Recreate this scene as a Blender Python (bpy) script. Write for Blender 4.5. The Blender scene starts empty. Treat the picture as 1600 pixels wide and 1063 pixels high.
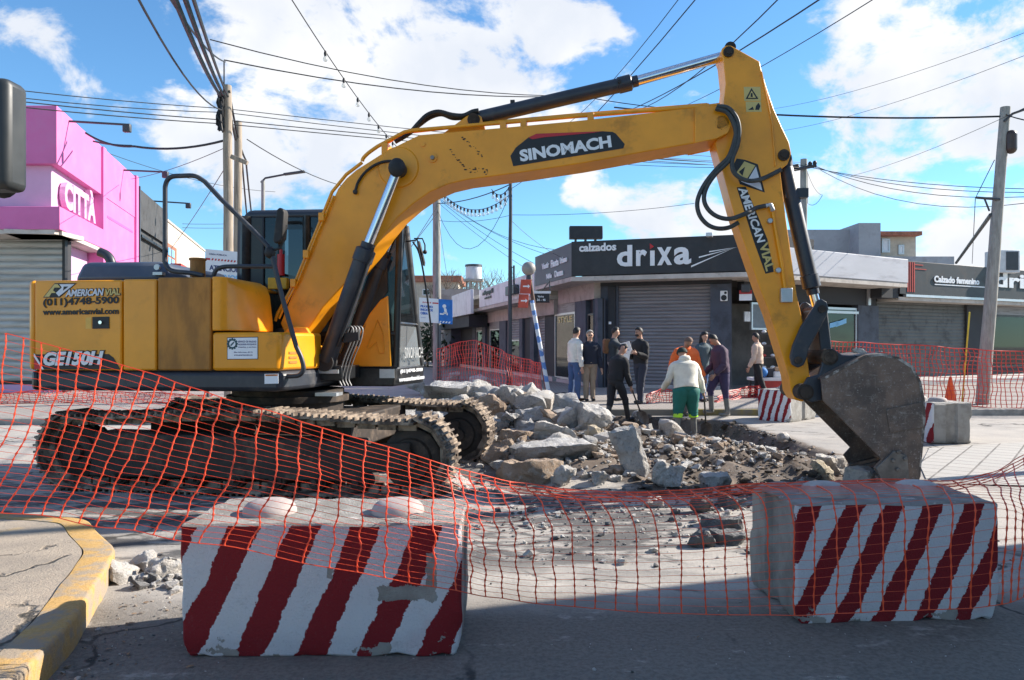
import bpy, bmesh, math, random
from mathutils import Vector, Matrix, noise
from math import sin, cos, pi, radians, sqrt, atan2

SC = bpy.context.scene
COL = SC.collection
R = radians
V = Vector

# ------------------------------------------------------------------ camera
F, HZ, H = 1180.0, 538.0, 1.5          # focal length in photo pixels, horizon row, eye height
cam_d = bpy.data.cameras.new("camera")
cam = bpy.data.objects.new("camera", cam_d)
COL.objects.link(cam)
cam.location = (0, 0, H)
cam.rotation_euler = (R(90), 0, 0)
cam_d.sensor_width = 36
cam_d.lens = 36 * F / 1600
cam_d.shift_y = (HZ - 531.5) / 1600
cam_d.clip_start = 0.05
cam_d.clip_end = 3000
SC.camera = cam

# ------------------------------------------------------------------ light
SUN_AZ, SUN_EL = R(19), R(31)            # azimuth from +x towards +y
to_sun = V((cos(SUN_AZ) * cos(SUN_EL), sin(SUN_AZ) * cos(SUN_EL), sin(SUN_EL)))
sun_d = bpy.data.lights.new("sun", 'SUN')
sun_d.energy = 5.0
sun_d.angle = R(0.5)
sun_d.color = (1.0, 0.92, 0.81)
sun = bpy.data.objects.new("sun", sun_d)
COL.objects.link(sun)
sun.rotation_euler = to_sun.to_track_quat('Z', 'Y').to_euler()
sun.location = (20, 10, 30)

SC.view_settings.view_transform = 'Standard'
SC.view_settings.look = 'None'
SC.view_settings.gamma = 1
SC.view_settings.exposure = 1.0
SC.render.engine = 'CYCLES'
SC.cycles.max_bounces = 6
SC.cycles.transparent_max_bounces = 24
SC.cycles.use_denoising = True
SC.cycles.sample_clamp_indirect = 6

def build_world():
    w = bpy.data.worlds.new("World")
    SC.world = w
    w.use_nodes = True
    nt = w.node_tree
    nt.nodes.clear()
    N, L = nt.nodes.new, nt.links.new
    out = N('ShaderNodeOutputWorld'); bg = N('ShaderNodeBackground')
    L(bg.outputs[0], out.inputs[0])
    bg.inputs[1].default_value = 0.102
    sky = N('ShaderNodeTexSky'); sky.sky_type = 'NISHITA'; sky.sun_disc = False
    sky.sun_elevation = SUN_EL
    sky.sun_rotation = R(90) - SUN_AZ
    sky.air_density = 1.0; sky.dust_density = 0.0; sky.ozone_density = 2.0
    tc = N('ShaderNodeTexCoord')
    def math_(op, a, b=None, clamp=False):
        n = N('ShaderNodeMath'); n.operation = op; n.use_clamp = clamp
        for i, x in enumerate((a, b)):
            if x is None: continue
            if isinstance(x, (int, float)): n.inputs[i].default_value = x
            else: L(x, n.inputs[i])
        return n.outputs[0]
    # clear blue tint of the winter sky
    tint = N('ShaderNodeMix'); tint.data_type = 'RGBA'; tint.blend_type = 'MULTIPLY'
    tint.inputs[0].default_value = 1.0
    L(sky.outputs[0], tint.inputs[6]); tint.inputs[7].default_value = SKY_TINT
    # cloud banks: where they stand in the sky (directions), broken up by noise
    nz = N('ShaderNodeTexNoise'); nz.inputs['Scale'].default_value = 8.5; nz.inputs['Detail'].default_value = 11
    nz.inputs['Roughness'].default_value = 0.60; nz.inputs['Distortion'].default_value = 0.25
    mp = N('ShaderNodeMapping'); mp.inputs['Scale'].default_value = (1, 1, 1.55); mp.inputs['Location'].default_value = (3.1, 1.2, 0.4)
    L(tc.outputs['Generated'], mp.inputs[0]); L(mp.outputs[0], nz.inputs['Vector'])
    total = None
    # px, py of the photo turned into a direction, angular radius, strength
    blobs = [(560, 95, 15, 1.0), (380, 190, 8, .7), (820, 110, 9.5, 1.0), (640, 190, 9, .7), (350, 40, 6, .45), (900, 75, 4.5, .7),
             (1500, 60, 11, 1.0), (1420, 180, 9, .95), (1590, 200, 10, 1.0), (1330, 245, 6, .7), (1300, 90, 4, .45), (1560, 400, 8, .75),
             (1000, 300, 4.5, .75), (1120, 315, 4, .5), (930, 300, 3.5, .6), (60, 40, 6, .38), (320, 255, 4, .32), (700, 390, 5, .35),
             (490, 285, 4, .3), (1010, 365, 5, .5), (240, 130, 4, .3)]
    for (px, py, rad, s) in blobs:
        c = V(((px - 800) / F, 1, (HZ - py) / F)).normalized()
        dt = N('ShaderNodeVectorMath'); dt.operation = 'DOT_PRODUCT'
        L(tc.outputs['Generated'], dt.inputs[0]); dt.inputs[1].default_value = c
        mr = N('ShaderNodeMapRange'); mr.interpolation_type = 'SMOOTHSTEP'
        mr.inputs[1].default_value = cos(R(rad)); mr.inputs[2].default_value = cos(R(rad * .15))
        mr.inputs[3].default_value = 0; mr.inputs[4].default_value = s
        L(dt.outputs['Value'], mr.inputs[0])
        total = mr.outputs[0] if total is None else math_('MAXIMUM', total, mr.outputs[0])
    # the rest of the sky, outside the picture, is scattered cloud as well
    dty = N('ShaderNodeSeparateXYZ'); L(tc.outputs['Generated'], dty.inputs[0])
    behind = N('ShaderNodeMapRange'); behind.inputs[1].default_value = 0.72; behind.inputs[2].default_value = 0.45
    behind.inputs[3].default_value = 0; behind.inputs[4].default_value = 0.42
    L(dty.outputs['Y'], behind.inputs[0])
    total = math_('MAXIMUM', total, behind.outputs[0])
    val = math_('ADD', math_('MULTIPLY', math_('SUBTRACT', nz.outputs[0], 0.53), 3.0), math_('MULTIPLY', total, 0.78))
    dens = N('ShaderNodeMapRange'); dens.interpolation_type = 'SMOOTHSTEP'
    dens.inputs[1].default_value = 0.24; dens.inputs[2].default_value = 0.66
    L(val, dens.inputs[0])
    nz2 = N('ShaderNodeTexNoise'); nz2.inputs['Scale'].default_value = 7; nz2.inputs['Detail'].default_value = 6
    mp2 = N('ShaderNodeMapping'); mp2.inputs['Location'].default_value = (.2, 4, 1.35)
    L(tc.outputs['Generated'], mp2.inputs[0]); L(mp2.outputs[0], nz2.inputs['Vector'])
    cr = N('ShaderNodeMapRange'); cr.inputs[1].default_value = 0.38; cr.inputs[2].default_value = 0.66
    L(nz2.outputs[0], cr.inputs[0])
    cc = N('ShaderNodeMix'); cc.data_type = 'RGBA'
    cc.inputs[6].default_value = CLOUD_DARK; cc.inputs[7].default_value = CLOUD_LIGHT
    L(cr.outputs[0], cc.inputs[0])
    mx = N('ShaderNodeMix'); mx.data_type = 'RGBA'
    L(dens.outputs[0], mx.inputs[0]); L(tint.outputs[2], mx.inputs[6]); L(cc.outputs[2], mx.inputs[7])
    L(mx.outputs[2], bg.inputs[0])

SKY_TINT = (0.58, 0.88, 1.06, 1)
CLOUD_DARK = (4.1, 4.35, 4.8, 1)
CLOUD_LIGHT = (5.4, 5.4, 5.45, 1)
build_world()

# ------------------------------------------------------------------ helpers
def P(px, py, d):
    return V(((px - 800) / F * d, d, H + (HZ - py) / F * d))

def G(px, py, z=0.0):
    return P(px, py, F * (H - z) / (py - HZ))

def lerp(a, b, t): return a + (b - a) * t
def sst(a, b, x):
    t = max(0., min(1., (x - a) / (b - a))); return t * t * (3 - 2 * t)

def tag(o, label=None, cat=None, group=None, kind=None):
    if label: o['label'] = label
    if cat: o['category'] = cat
    if group: o['group'] = group
    if kind: o['kind'] = kind
    return o

def thing(name, label, cat, loc=(0, 0, 0), rz=0, group=None):
    o = bpy.data.objects.new(name, None); COL.objects.link(o)
    o.location = loc; o.rotation_euler = (0, 0, rz); o.empty_display_size = .2
    return tag(o, label, cat, group)

def root_inv(o):
    while o.parent is not None: o = o.parent
    return (Matrix.Translation(o.location) @ Matrix.Rotation(o.rotation_euler[2], 4, 'Z')).inverted()

class MB:
    """collects shapes, then links them as one mesh object"""
    def __init__(s): s.v = []; s.f = []; s.mi = []; s.cur = 0
    def add(s, vs, fs):
        b = len(s.v); s.v.extend(V(p) for p in vs)
        for f in fs: s.f.append([b + i for i in f]); s.mi.append(s.cur)
        return s
    def hexa(s, p):   # 8 corners: 0-3 bottom loop, 4-7 top loop
        return s.add(p, [(3, 2, 1, 0), (4, 5, 6, 7), (0, 1, 5, 4), (1, 2, 6, 5), (2, 3, 7, 6), (3, 0, 4, 7)])
    def box(s, a, b):
        x0, y0, z0 = a; x1, y1, z1 = b
        return s.hexa([(x0, y0, z0), (x1, y0, z0), (x1, y1, z0), (x0, y1, z0), (x0, y0, z1), (x1, y0, z1), (x1, y1, z1), (x0, y1, z1)])
    def obox(s, c, size, m):
        hx, hy, hz = [q / 2 for q in size]; c = V(c)
        pts = [c + m @ V(q) for q in ((-hx, -hy, -hz), (hx, -hy, -hz), (hx, hy, -hz), (-hx, hy, -hz), (-hx, -hy, hz), (hx, -hy, hz), (hx, hy, hz), (-hx, hy, hz))]
        return s.hexa(pts)
    def prism(s, pts, off):
        n = len(pts); pts = [V(p) for p in pts]; off = V(off)
        fs = [tuple(range(n)), tuple(range(2 * n - 1, n - 1, -1))]
        fs += [(i, (i + 1) % n, n + (i + 1) % n, n + i) for i in range(n)]
        return s.add(pts + [p + off for p in pts], fs)
    def loft(s, rings, closed=True, cap=True):
        n = len(rings[0]); vs = [p for r in rings for p in r]; fs = []
        for k in range(len(rings) - 1):
            for i in range(n if closed else n - 1):
                j = (i + 1) % n
                fs.append((k * n + i, k * n + j, (k + 1) * n + j, (k + 1) * n + i))
        if cap and closed:
            fs.append(tuple(range(n - 1, -1, -1))); fs.append(tuple(range((len(rings) - 1) * n, len(rings) * n)))
        return s.add(vs, fs)
    def tube(s, path, r, n=8, flat=1.0, up=None):
        path = [V(p) for p in path]; m = len(path); rings = []
        rr = r if isinstance(r, (list, tuple)) else [r] * m
        u = None
        for i, p in enumerate(path):
            t = (path[min(i + 1, m - 1)] - path[max(i - 1, 0)])
            if t.length < 1e-9: t = V((0, 0, 1))
            t.normalize()
            if u is None:
                ref = V(up) if up else (V((0, 0, 1)) if abs(t.z) < .9 else V((1, 0, 0)))
                u = t.cross(ref).normalized()
            else:
                u = (u - t * u.dot(t)).normalized()
            w = t.cross(u)
            rings.append([p + u * (rr[i] * cos(2 * pi * k / n)) + w * (rr[i] * flat * sin(2 * pi * k / n)) for k in range(n)])
        return s.loft(rings)
    def cyl(s, a, b, r0, r1=None, n=16):
        return s.tube([a, b], [r0, r0 if r1 is None else r1], n)
    def ball(s, c, r, n=12, m=8, sc=(1, 1, 1), z0=-1.0):
        c = V(c); rings = []
        for k in range(m + 1):
            a = -pi / 2 + pi * k / m
            a = max(a, math.asin(z0)) if z0 > -1 else a
            rr = max(cos(a), 1e-3)
            rings.append([c + V((r * sc[0] * rr * cos(2 * pi * i / n), r * sc[1] * rr * sin(2 * pi * i / n), r * sc[2] * sin(a))) for i in range(n)])
        return s.loft(rings)
    def mesh(s, name, smooth=None):
        me = bpy.data.meshes.new(name)
        me.from_pydata([tuple(p) for p in s.v], [], s.f)
        if any(s.mi): me.polygons.foreach_set('material_index', s.mi)
        me.update()
        bm = bmesh.new(); bm.from_mesh(me); bmesh.ops.recalc_face_normals(bm, faces=bm.faces); bm.to_mesh(me); bm.free()
        if smooth:
            me.shade_smooth(); me.set_sharp_from_angle(angle=R(smooth))
        return me
    def build(s, name, mats, parent=None, smooth=35, bevel=0, world=False, seg=2):
        if parent is not None and world:
            mi = root_inv(parent); s.v = [mi @ p for p in s.v]
        me = s.mesh(name, smooth)
        for m in (mats if isinstance(mats, (list, tuple)) else [mats]): me.materials.append(m)
        o = bpy.data.objects.new(name, me); COL.objects.link(o)
        if parent is not None: o.parent = parent
        if bevel:
            b = o.modifiers.new('bevel', 'BEVEL'); b.width = bevel; b.segments = seg; b.limit_method = 'ANGLE'; b.angle_limit = R(40)
            b.harden_normals = False
        return o

def build_split(mb, name, mats, parent=None, **kw):
    """every separate piece of mb becomes an object of its own, all of the same name"""
    n = len(mb.v); up = list(range(n))
    def find(i):
        while up[i] != i: up[i] = up[up[i]]; i = up[i]
        return i
    for f in mb.f:
        a = find(f[0])
        for i in f[1:]: up[find(i)] = a
    groups = {}
    for f, mi in zip(mb.f, mb.mi): groups.setdefault(find(f[0]), []).append((f, mi))
    out = []
    for fs in groups.values():
        q = MB(); idx = {}
        for f, mi in fs:
            for i in f:
                if i not in idx: idx[i] = len(q.v); q.v.append(V(mb.v[i]))
            q.f.append([idx[i] for i in f]); q.mi.append(mi)
        out.append(q.build(name, mats, parent, **kw))
    return out

def spline(pts, k=6):
    """Catmull-Rom through points"""
    pts = [V(p) for p in pts]; out = []
    e = [pts[0] * 2 - pts[1]] + pts + [pts[-1] * 2 - pts[-2]]
    for i in range(1, len(e) - 2):
        a, b, c, d = e[i - 1], e[i], e[i + 1], e[i + 2]
        for j in range(k):
            t = j / k
            out.append(.5 * ((2 * b) + (c - a) * t + (2 * a - 5 * b + 4 * c - d) * t * t + (3 * b - a - 3 * c + d) * t ** 3))
    out.append(pts[-1]); return out

def text_into(mb, s, o, u, v, ext=.004, shear=0, bold=0.0, n=None, space=1.0):
    """lettering whose box runs from o along u (whole width) and v (whole height)"""
    cu = bpy.data.curves.new('t', 'FONT'); cu.body = s; cu.resolution_u = 3; cu.extrude = 0.05; cu.offset = bold; cu.shear = shear
    cu.space_character = space
    ob = bpy.data.objects.new('t', cu); COL.objects.link(ob)
    dg = bpy.context.evaluated_depsgraph_get(); dg.update()
    me = bpy.data.meshes.new_from_object(ob.evaluated_get(dg))
    co = [p.co.copy() for p in me.vertices]; fs = [tuple(p.vertices) for p in me.polygons]
    bpy.data.objects.remove(ob); bpy.data.curves.remove(cu); bpy.data.meshes.remove(me)
    x0 = min(p.x for p in co); x1 = max(p.x for p in co); y0 = min(p.y for p in co); y1 = max(p.y for p in co)
    o, u, v = V(o), V(u), V(v)
    if n is None: n = u.cross(v).normalized()
    mb.add([o + u * ((p.x - x0) / (x1 - x0)) + v * ((p.y - y0) / (y1 - y0)) + n * (p.z / .05 * ext) for p in co], fs)
    return mb

# ------------------------------------------------------------------ materials
MATS = {}
def nodes_of(name):
    m = bpy.data.materials.new(name); m.use_nodes = True
    nt = m.node_tree; nt.nodes.clear()
    out = nt.nodes.new('ShaderNodeOutputMaterial'); b = nt.nodes.new('ShaderNodeBsdfPrincipled')
    nt.links.new(b.outputs[0], out.inputs[0])
    return m, nt, b

class NG:
    """little node-graph helper"""
    def __init__(s, nt): s.nt = nt; s.tc = nt.nodes.new('ShaderNodeTexCoord'); s.co = s.tc.outputs['Object']
    def N(s, t): return s.nt.nodes.new(t)
    def L(s, a, b): s.nt.links.new(a, b)
    def setv(s, sock, x):
        if isinstance(x, (int, float)): sock.default_value = x
        elif isinstance(x, (tuple, list)): sock.default_value = tuple(x) if len(x) == 4 or len(sock.default_value) == 3 else tuple(x) + (1,)
        else: s.L(x, sock)
    def noise(s, scale, detail=4, rough=.55, vec=None, dist=0, scl=None):
        n = s.N('ShaderNodeTexNoise'); n.inputs['Scale'].default_value = scale; n.inputs['Detail'].default_value = detail
        n.inputs['Roughness'].default_value = rough; n.inputs['Distortion'].default_value = dist
        vec = vec or s.co
        if scl:
            mp = s.N('ShaderNodeMapping'); mp.inputs['Scale'].default_value = scl; s.L(vec, mp.inputs[0]); vec = mp.outputs[0]
        s.L(vec, n.inputs['Vector']); return n.outputs[0]
    def ramp(s, x, a, b, lo=0., hi=1., smooth=True):
        m = s.N('ShaderNodeMapRange'); m.interpolation_type = 'SMOOTHSTEP' if smooth else 'LINEAR'
        m.inputs[1].default_value = a; m.inputs[2].default_value = b; m.inputs[3].default_value = lo; m.inputs[4].default_value = hi
        s.L(x, m.inputs[0]); return m.outputs[0]
    def mix(s, f, a, b, mode='MIX'):
        m = s.N('ShaderNodeMix'); m.data_type = 'RGBA'; m.blend_type = mode
        s.setv(m.inputs[0], f); s.setv(m.inputs[6], a); s.setv(m.inputs[7], b); return m.outputs[2]
    def math(s, op, a, b=0.0, clamp=False):
        m = s.N('ShaderNodeMath'); m.operation = op; m.use_clamp = clamp
        s.setv(m.inputs[0], a); s.setv(m.inputs[1], b); return m.outputs[0]
    def bump(s, bsdf, h, strength=.3, dist=.01):
        b = s.N('ShaderNodeBump'); b.inputs['Strength'].default_value = strength; b.inputs['Distance'].default_value = dist
        s.L(h, b.inputs['Height']); s.L(b.outputs[0], bsdf.inputs['Normal'])
    def sep(s, v=None):
        n = s.N('ShaderNodeSeparateXYZ'); s.L(v or s.co, n.inputs[0]); return n.outputs

def mat(name, col, rough=.6, metal=0., var=.14, scale=5, bump=0., bscale=60, dirt=None, damt=.5, dscale=2.5, dlo=.5, dhi=.68, stretch=None, coat=0, bdist=.006, spec=None):
    if name in MATS: return MATS[name]
    m, nt, b = nodes_of(name); g = NG(nt)
    c = tuple(col) + (1,)
    n1 = g.noise(scale, 5, .6, scl=stretch)
    lo = tuple(x * (1 - var) for x in col); hi = tuple(min(1, x * (1 + var)) for x in col)
    colr = g.mix(g.ramp(n1, .3, .7), lo, hi)
    rr = rough
    if dirt:
        n2 = g.noise(dscale, 8, .65, scl=stretch)
        f = g.ramp(n2, dlo, dhi, 0, damt)
        colr = g.mix(f, colr, dirt)
        rr = g.math('ADD', g.math('MULTIPLY', f, .35), rough, True)
    else:
        rr = g.ramp(n1, .25, .75, max(0, rough - .07), min(1, rough + .07))
    g.L(colr, b.inputs['Base Color']); g.setv(b.inputs['Roughness'], rr)
    b.inputs['Metallic'].default_value = metal
    if coat: b.inputs['Coat Weight'].default_value = coat; b.inputs['Coat Roughness'].default_value = .15
    if spec is not None: b.inputs['Specular IOR Level'].default_value = spec
    if bump: g.bump(b, g.noise(bscale, 5, .65), bump, bdist)
    MATS[name] = m; return m

def glass_mat(name, tint=(.5, .55, .56), mixf=.45, rough=.03, dark=(.01, .012, .014)):
    m = bpy.data.materials.new(name); m.use_nodes = True; nt = m.node_tree; nt.nodes.clear(); g = NG(nt)
    out = g.N('ShaderNodeOutputMaterial'); tr = g.N('ShaderNodeBsdfTransparent'); gl = g.N('ShaderNodeBsdfGlossy'); fr = g.N('ShaderNodeFresnel')
    tr.inputs[0].default_value = tuple(tint) + (1,); gl.inputs['Roughness'].default_value = rough; gl.inputs[0].default_value = (.9, .93, .95, 1)
    fr.inputs[0].default_value = 1.5
    df = g.N('ShaderNodeBsdfDiffuse'); df.inputs[0].default_value = tuple(dark) + (1,)
    m1 = g.N('ShaderNodeMixShader'); m1.inputs[0].default_value = mixf; g.L(tr.outputs[0], m1.inputs[1]); g.L(df.outputs[0], m1.inputs[2])
    m2 = g.N('ShaderNodeMixShader'); g.L(g.math('ADD', g.math('MULTIPLY', fr.outputs[0], .5), .02, True), m2.inputs[0]); g.L(m1.outputs[0], m2.inputs[1]); g.L(gl.outputs[0], m2.inputs[2])
    g.L(m2.outputs[0], out.inputs[0]); MATS[name] = m; return m
# ------------------------------------------------------------------ materials in use
yel = mat('yellow_paint', (.80, .312, .003), .36, var=.08, scale=2.2, dirt=(.34, .14, .015), damt=.35, dscale=3.2, dlo=.52, dhi=.75, bump=.04, bscale=25, coat=.25)
yel_arm = mat('yellow_arm_paint', (.84, .325, .005), .40, var=.10, scale=1.8, dirt=(.30, .13, .02), damt=.5, dscale=3.0, dlo=.56, dhi=.72, bump=.04, bscale=25, coat=.15)
rusty = mat('rust_stained_paint', (.36, .15, .018), .55, var=.35, scale=4, dirt=(.13, .05, .015), damt=.75, dscale=2.4, stretch=(1, 1, .35), bump=.05, bscale=30)
dkblue = mat('dark_blue_grey_paint', (.028, .033, .045), .42, var=.15, scale=5, dirt=(.11, .10, .09), damt=.4, dscale=4, bump=.04)
cover_blue = mat('slate_cover_paint', (.055, .075, .115), .4, var=.1, scale=4, dirt=(.16, .15, .14), damt=.3, dscale=4)
black = mat('black_paint', (.012, .013, .015), .35, var=.2, scale=6, dirt=(.10, .09, .08), damt=.35, dscale=4)
rubber = mat('black_rubber', (.014, .014, .015), .65, var=.25, scale=9, dirt=(.12, .11, .10), damt=.3, dscale=6)
chrome = mat('chrome_rod', (.72, .74, .78), .16, 1.0, var=.04)
steel = mat('worn_steel', (.20, .18, .165), .5, .75, var=.3, scale=7, dirt=(.20, .17, .14), damt=.7, dscale=5, bump=.2, bscale=40)
galv = mat('galvanized_metal', (.48, .50, .52), .42, .7, var=.12, scale=7)
def bucket_steel():
    m, nt, b = nodes_of('scraped_bucket_steel'); g = NG(nt)
    n = g.noise(2.6, 9, .68); n2 = g.noise(11, 9, .72); n3 = g.noise(45, 5, .75); sc1 = g.noise(6, 6, .7, scl=(1, 1, 9), dist=.6); sc2 = g.noise(7, 6, .7, scl=(9, 1, 1.2), dist=.8)
    col = g.mix(g.ramp(n, .35, .65), (.085, .068, .060), (.19, .135, .105))
    col = g.mix(g.ramp(n2, .52, .70, 0, .7), col, (.25, .225, .205)); col = g.mix(g.ramp(n3, .58, .70, 0, .7), col, (.46, .44, .42))
    col = g.mix(g.ramp(sc1, .62, .68, 0, .55), col, (.40, .38, .36)); col = g.mix(g.ramp(sc2, .62, .67, 0, .45), col, (.36, .33, .31))
    g.L(col, b.inputs['Base Color']); b.inputs['Roughness'].default_value = .62; b.inputs['Metallic'].default_value = .15
    g.bump(b, g.math('ADD', n2, g.math('MULTIPLY', n3, .5)), .5, .012); return m
bucket_m = bucket_steel()
track_m = mat('muddy_track_steel', (.075, .054, .040), .75, .1, var=.35, scale=9, dirt=(.40, .32, .245), damt=.85, dscale=6, dlo=.42, dhi=.62, bump=.5, bscale=35)
under_m = mat('dirty_undercarriage', (.036, .026, .020), .75, .1, var=.3, scale=6, dirt=(.20, .15, .11), damt=.5, dscale=4, bump=.3)
white_t = mat('white_lettering', (.80, .81, .82), .45, var=.04)
gold_t = mat('gold_lettering', (.60, .47, .16), .4, var=.06)
silver_t = mat('silver_lettering', (.66, .68, .74), .4, var=.05)
black_t = mat('black_lettering', (.012, .012, .014), .5, var=.05)
red_t = mat('red_decal', (.50, .012, .02), .42, var=.06)
orange_t = mat('orange_decal', (.75, .22, .03), .45, var=.05)
blue_t = mat('blue_print', (.02, .12, .48), .5, var=.05)
lblue_t = mat('light_blue_print', (.20, .48, .75), .5, var=.05)
navy_t = mat('navy_print', (.03, .04, .16), .5, var=.05)
paper = mat('white_paper', (.82, .83, .86), .6, var=.03)
banner_m = mat('white_vinyl', (.78, .79, .82), .5, var=.04, bump=.03, bscale=8)
def net_plastic(name, c):
    m, nt, b = nodes_of(name); out = [n for n in nt.nodes if n.type == 'OUTPUT_MATERIAL'][0]; g = NG(nt); b.inputs['Base Color'].default_value = c + (1,); b.inputs['Roughness'].default_value = .4
    tr = g.N('ShaderNodeBsdfTranslucent'); tr.inputs[0].default_value = c + (1,); mx = g.N('ShaderNodeMixShader'); mx.inputs[0].default_value = .4; g.L(b.outputs[0], mx.inputs[1]); g.L(tr.outputs[0], mx.inputs[2]); g.L(mx.outputs[0], out.inputs[0]); return m
net_m = net_plastic('orange_net_plastic', (.95, .15, .06))
net_far = mat('red_net_plastic', (.62, .055, .04), .5, var=.15, scale=8)
pole_wood = mat('weathered_pole_wood', (.33, .27, .21), .85, var=.3, scale=4, stretch=(8, 8, .5), bump=.4, bscale=30, dirt=(.18, .15, .12), damt=.5)
pole_conc = mat('grey_pole_concrete', (.30, .295, .27), .85, var=.2, scale=4, stretch=(4, 4, .7), bump=.3, bscale=40, dirt=(.15, .14, .12), damt=.5)
cable_m = mat('black_cable', (.02, .02, .022), .6, var=.2)
grey_metal = mat('grey_painted_metal', (.05, .053, .06), .45, var=.15)
conc = mat('block_concrete', (.36, .345, .315), .85, var=.16, scale=5, bump=.5, bscale=70, dirt=(.18, .165, .15), damt=.5, dscale=4)
conc_l = mat('pale_concrete', (.52, .49, .45), .85, var=.14, scale=6, bump=.5, bscale=60, dirt=(.28, .25, .22), damt=.6, dscale=5)
cabglass = glass_mat('cab_glass', (.42, .46, .48), .62)
shopglass = glass_mat('shop_glass', (.42, .43, .44), .72)
bulb_glass = glass_mat('bulb_glass', (.95, .95, .93), .25, .05, (.8, .8, .76))

def rock_mat(name, c1, c2, c3):
    m, nt, b = nodes_of(name); g = NG(nt)
    n = g.noise(3.0, 8, .65); n2 = g.noise(14, 8, .7); n3 = g.noise(70, 3, .6)
    col = g.mix(g.ramp(n, .38, .62), c1, c2)
    col = g.mix(g.ramp(n2, .5, .66, 0, .75), col, c3)
    col = g.mix(g.ramp(n3, .55, .7, 0, .35), col, tuple(x * .45 for x in c1))
    geo = g.N('ShaderNodeNewGeometry'); nz_ = g.sep(geo.outputs['Normal'])[2]
    n4 = g.noise(28, 6, .75); col = g.mix(g.ramp(n4, .52, .68, 0, .65), col, tuple(x * .5 for x in c1))
    dust = g.math('MULTIPLY', g.ramp(nz_, .35, .9), g.ramp(n2, .38, .62, .1, .75)); col = g.mix(dust, col, tuple(min(.6, x * 1.15 + .08) for x in c2))
    g.L(col, b.inputs['Base Color']); b.inputs['Roughness'].default_value = .95
    g.bump(b, g.math('ADD', g.math('ADD', g.math('MULTIPLY', n2, .9), g.math('MULTIPLY', n4, .8)), g.math('MULTIPLY', n3, .4)), 1.0, .03)
    MATS[name] = m; return m
rk_g = rock_mat('broken_grey_concrete', (.40, .39, .375), (.52, .495, .46), (.28, .272, .262))
rk_w = rock_mat('broken_pale_concrete', (.62, .565, .50), (.52, .485, .44), (.38, .355, .325))
rk_b = rock_mat('earth_covered_concrete', (.42, .325, .245), (.30, .215, .15), (.50, .465, .42))
rk_d = rock_mat('broken_dark_asphalt', (.10, .10, .105), (.15, .148, .145), (.26, .25, .235))
rk_y = rock_mat('yellowish_stone', (.52, .44, .31), (.42, .36, .27), (.30, .27, .22))

def block_mat(name, period, phase, slant, width, patches=()):
    """red and white hand-painted stripes on the front (-y) face, bare concrete elsewhere; flaked bottom and patches"""
    m, nt, b = nodes_of(name); g = NG(nt)
    xyz = g.sep(); geo = g.N('ShaderNodeNewGeometry')
    nrm = g.N('ShaderNodeVectorTransform'); nrm.vector_type = 'NORMAL'; nrm.convert_from = 'WORLD'; nrm.convert_to = 'OBJECT'
    g.L(geo.outputs['True Normal'], nrm.inputs[0]); ny = g.sep(nrm.outputs[0])[1]
    front = g.math('MULTIPLY', g.math('LESS_THAN', xyz[1], .035), g.math('LESS_THAN', g.sep(nrm.outputs[0])[2], .5))
    wob = g.math('MULTIPLY', g.math('SUBTRACT', g.noise(55, 4, .7, scl=(1, 1, .6)), .5), .045)
    wob2 = g.math('MULTIPLY', g.math('SUBTRACT', g.noise(4, 2), .5), .09)
    s = g.math('ADD', xyz[0], g.math('MULTIPLY', xyz[2], -slant)); s = g.math('ADD', g.math('ADD', s, wob), g.math('ADD', wob2, phase))
    fr = g.math('FRACT', g.math('DIVIDE', s, period)); red = g.math('LESS_THAN', fr, width)
    worn = g.noise(9, 8, .7)
    white = g.mix(g.ramp(worn, .55, .72, 0, .6), (.74, .75, .78), (.46, .47, .49)); white = g.mix(g.ramp(g.noise(3.5, 6), .55, .7, 0, .35), white, (.66, .50, .52))
    redc = g.mix(g.ramp(worn, .6, .8, 0, .6), (.26, .006, .012), (.34, .05, .06))
    paint = g.mix(red, white, redc)
    spk = g.noise(85, 4, .7); paint = g.mix(g.ramp(spk, .56, .68, 0, .55), paint, g.mix(.35, paint, (.12, .115, .11)))
    bare = g.mix(g.ramp(g.noise(6, 6), .35, .65), (.27, .255, .23), (.40, .385, .355))
    flake = g.noise(5.5, 9, .62)
    low = g.ramp(xyz[2], .02, .11, .14, 0)
    fl = g.math('GREATER_THAN', g.math('ADD', flake, low), .69)
    pn = g.math('MULTIPLY', g.math('SUBTRACT', g.noise(16, 6, .7), .5), .07)
    for (x0, x1, z0, z1) in patches:
        px_ = g.math('ADD', xyz[0], pn); pz_ = g.math('ADD', xyz[2], pn)
        inb = g.math('MULTIPLY', g.math('MULTIPLY', g.math('GREATER_THAN', px_, x0), g.math('LESS_THAN', px_, x1)), g.math('MULTIPLY', g.math('GREATER_THAN', pz_, z0), g.math('LESS_THAN', pz_, z1)))
        fl = g.math('MAXIMUM', fl, inb)
    col = g.mix(g.math('MULTIPLY', front, g.math('SUBTRACT', 1, fl)), bare, paint)
    spl = g.math('MULTIPLY', g.ramp(g.noise(11, 4, .7), .6, .66), g.math('GREATER_THAN', g.sep(nrm.outputs[0])[2], .6))
    col = g.mix(g.math('MULTIPLY', spl, .8), col, (.66, .62, .58))
    g.L(col, b.inputs['Base Color']); b.inputs['Roughness'].default_value = .8
    h = g.math('ADD', g.noise(75, 6, .75), g.math('MULTIPLY', fl, -.9)); g.bump(b, h, .9, .022)
    MATS[name] = m; return m

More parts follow.
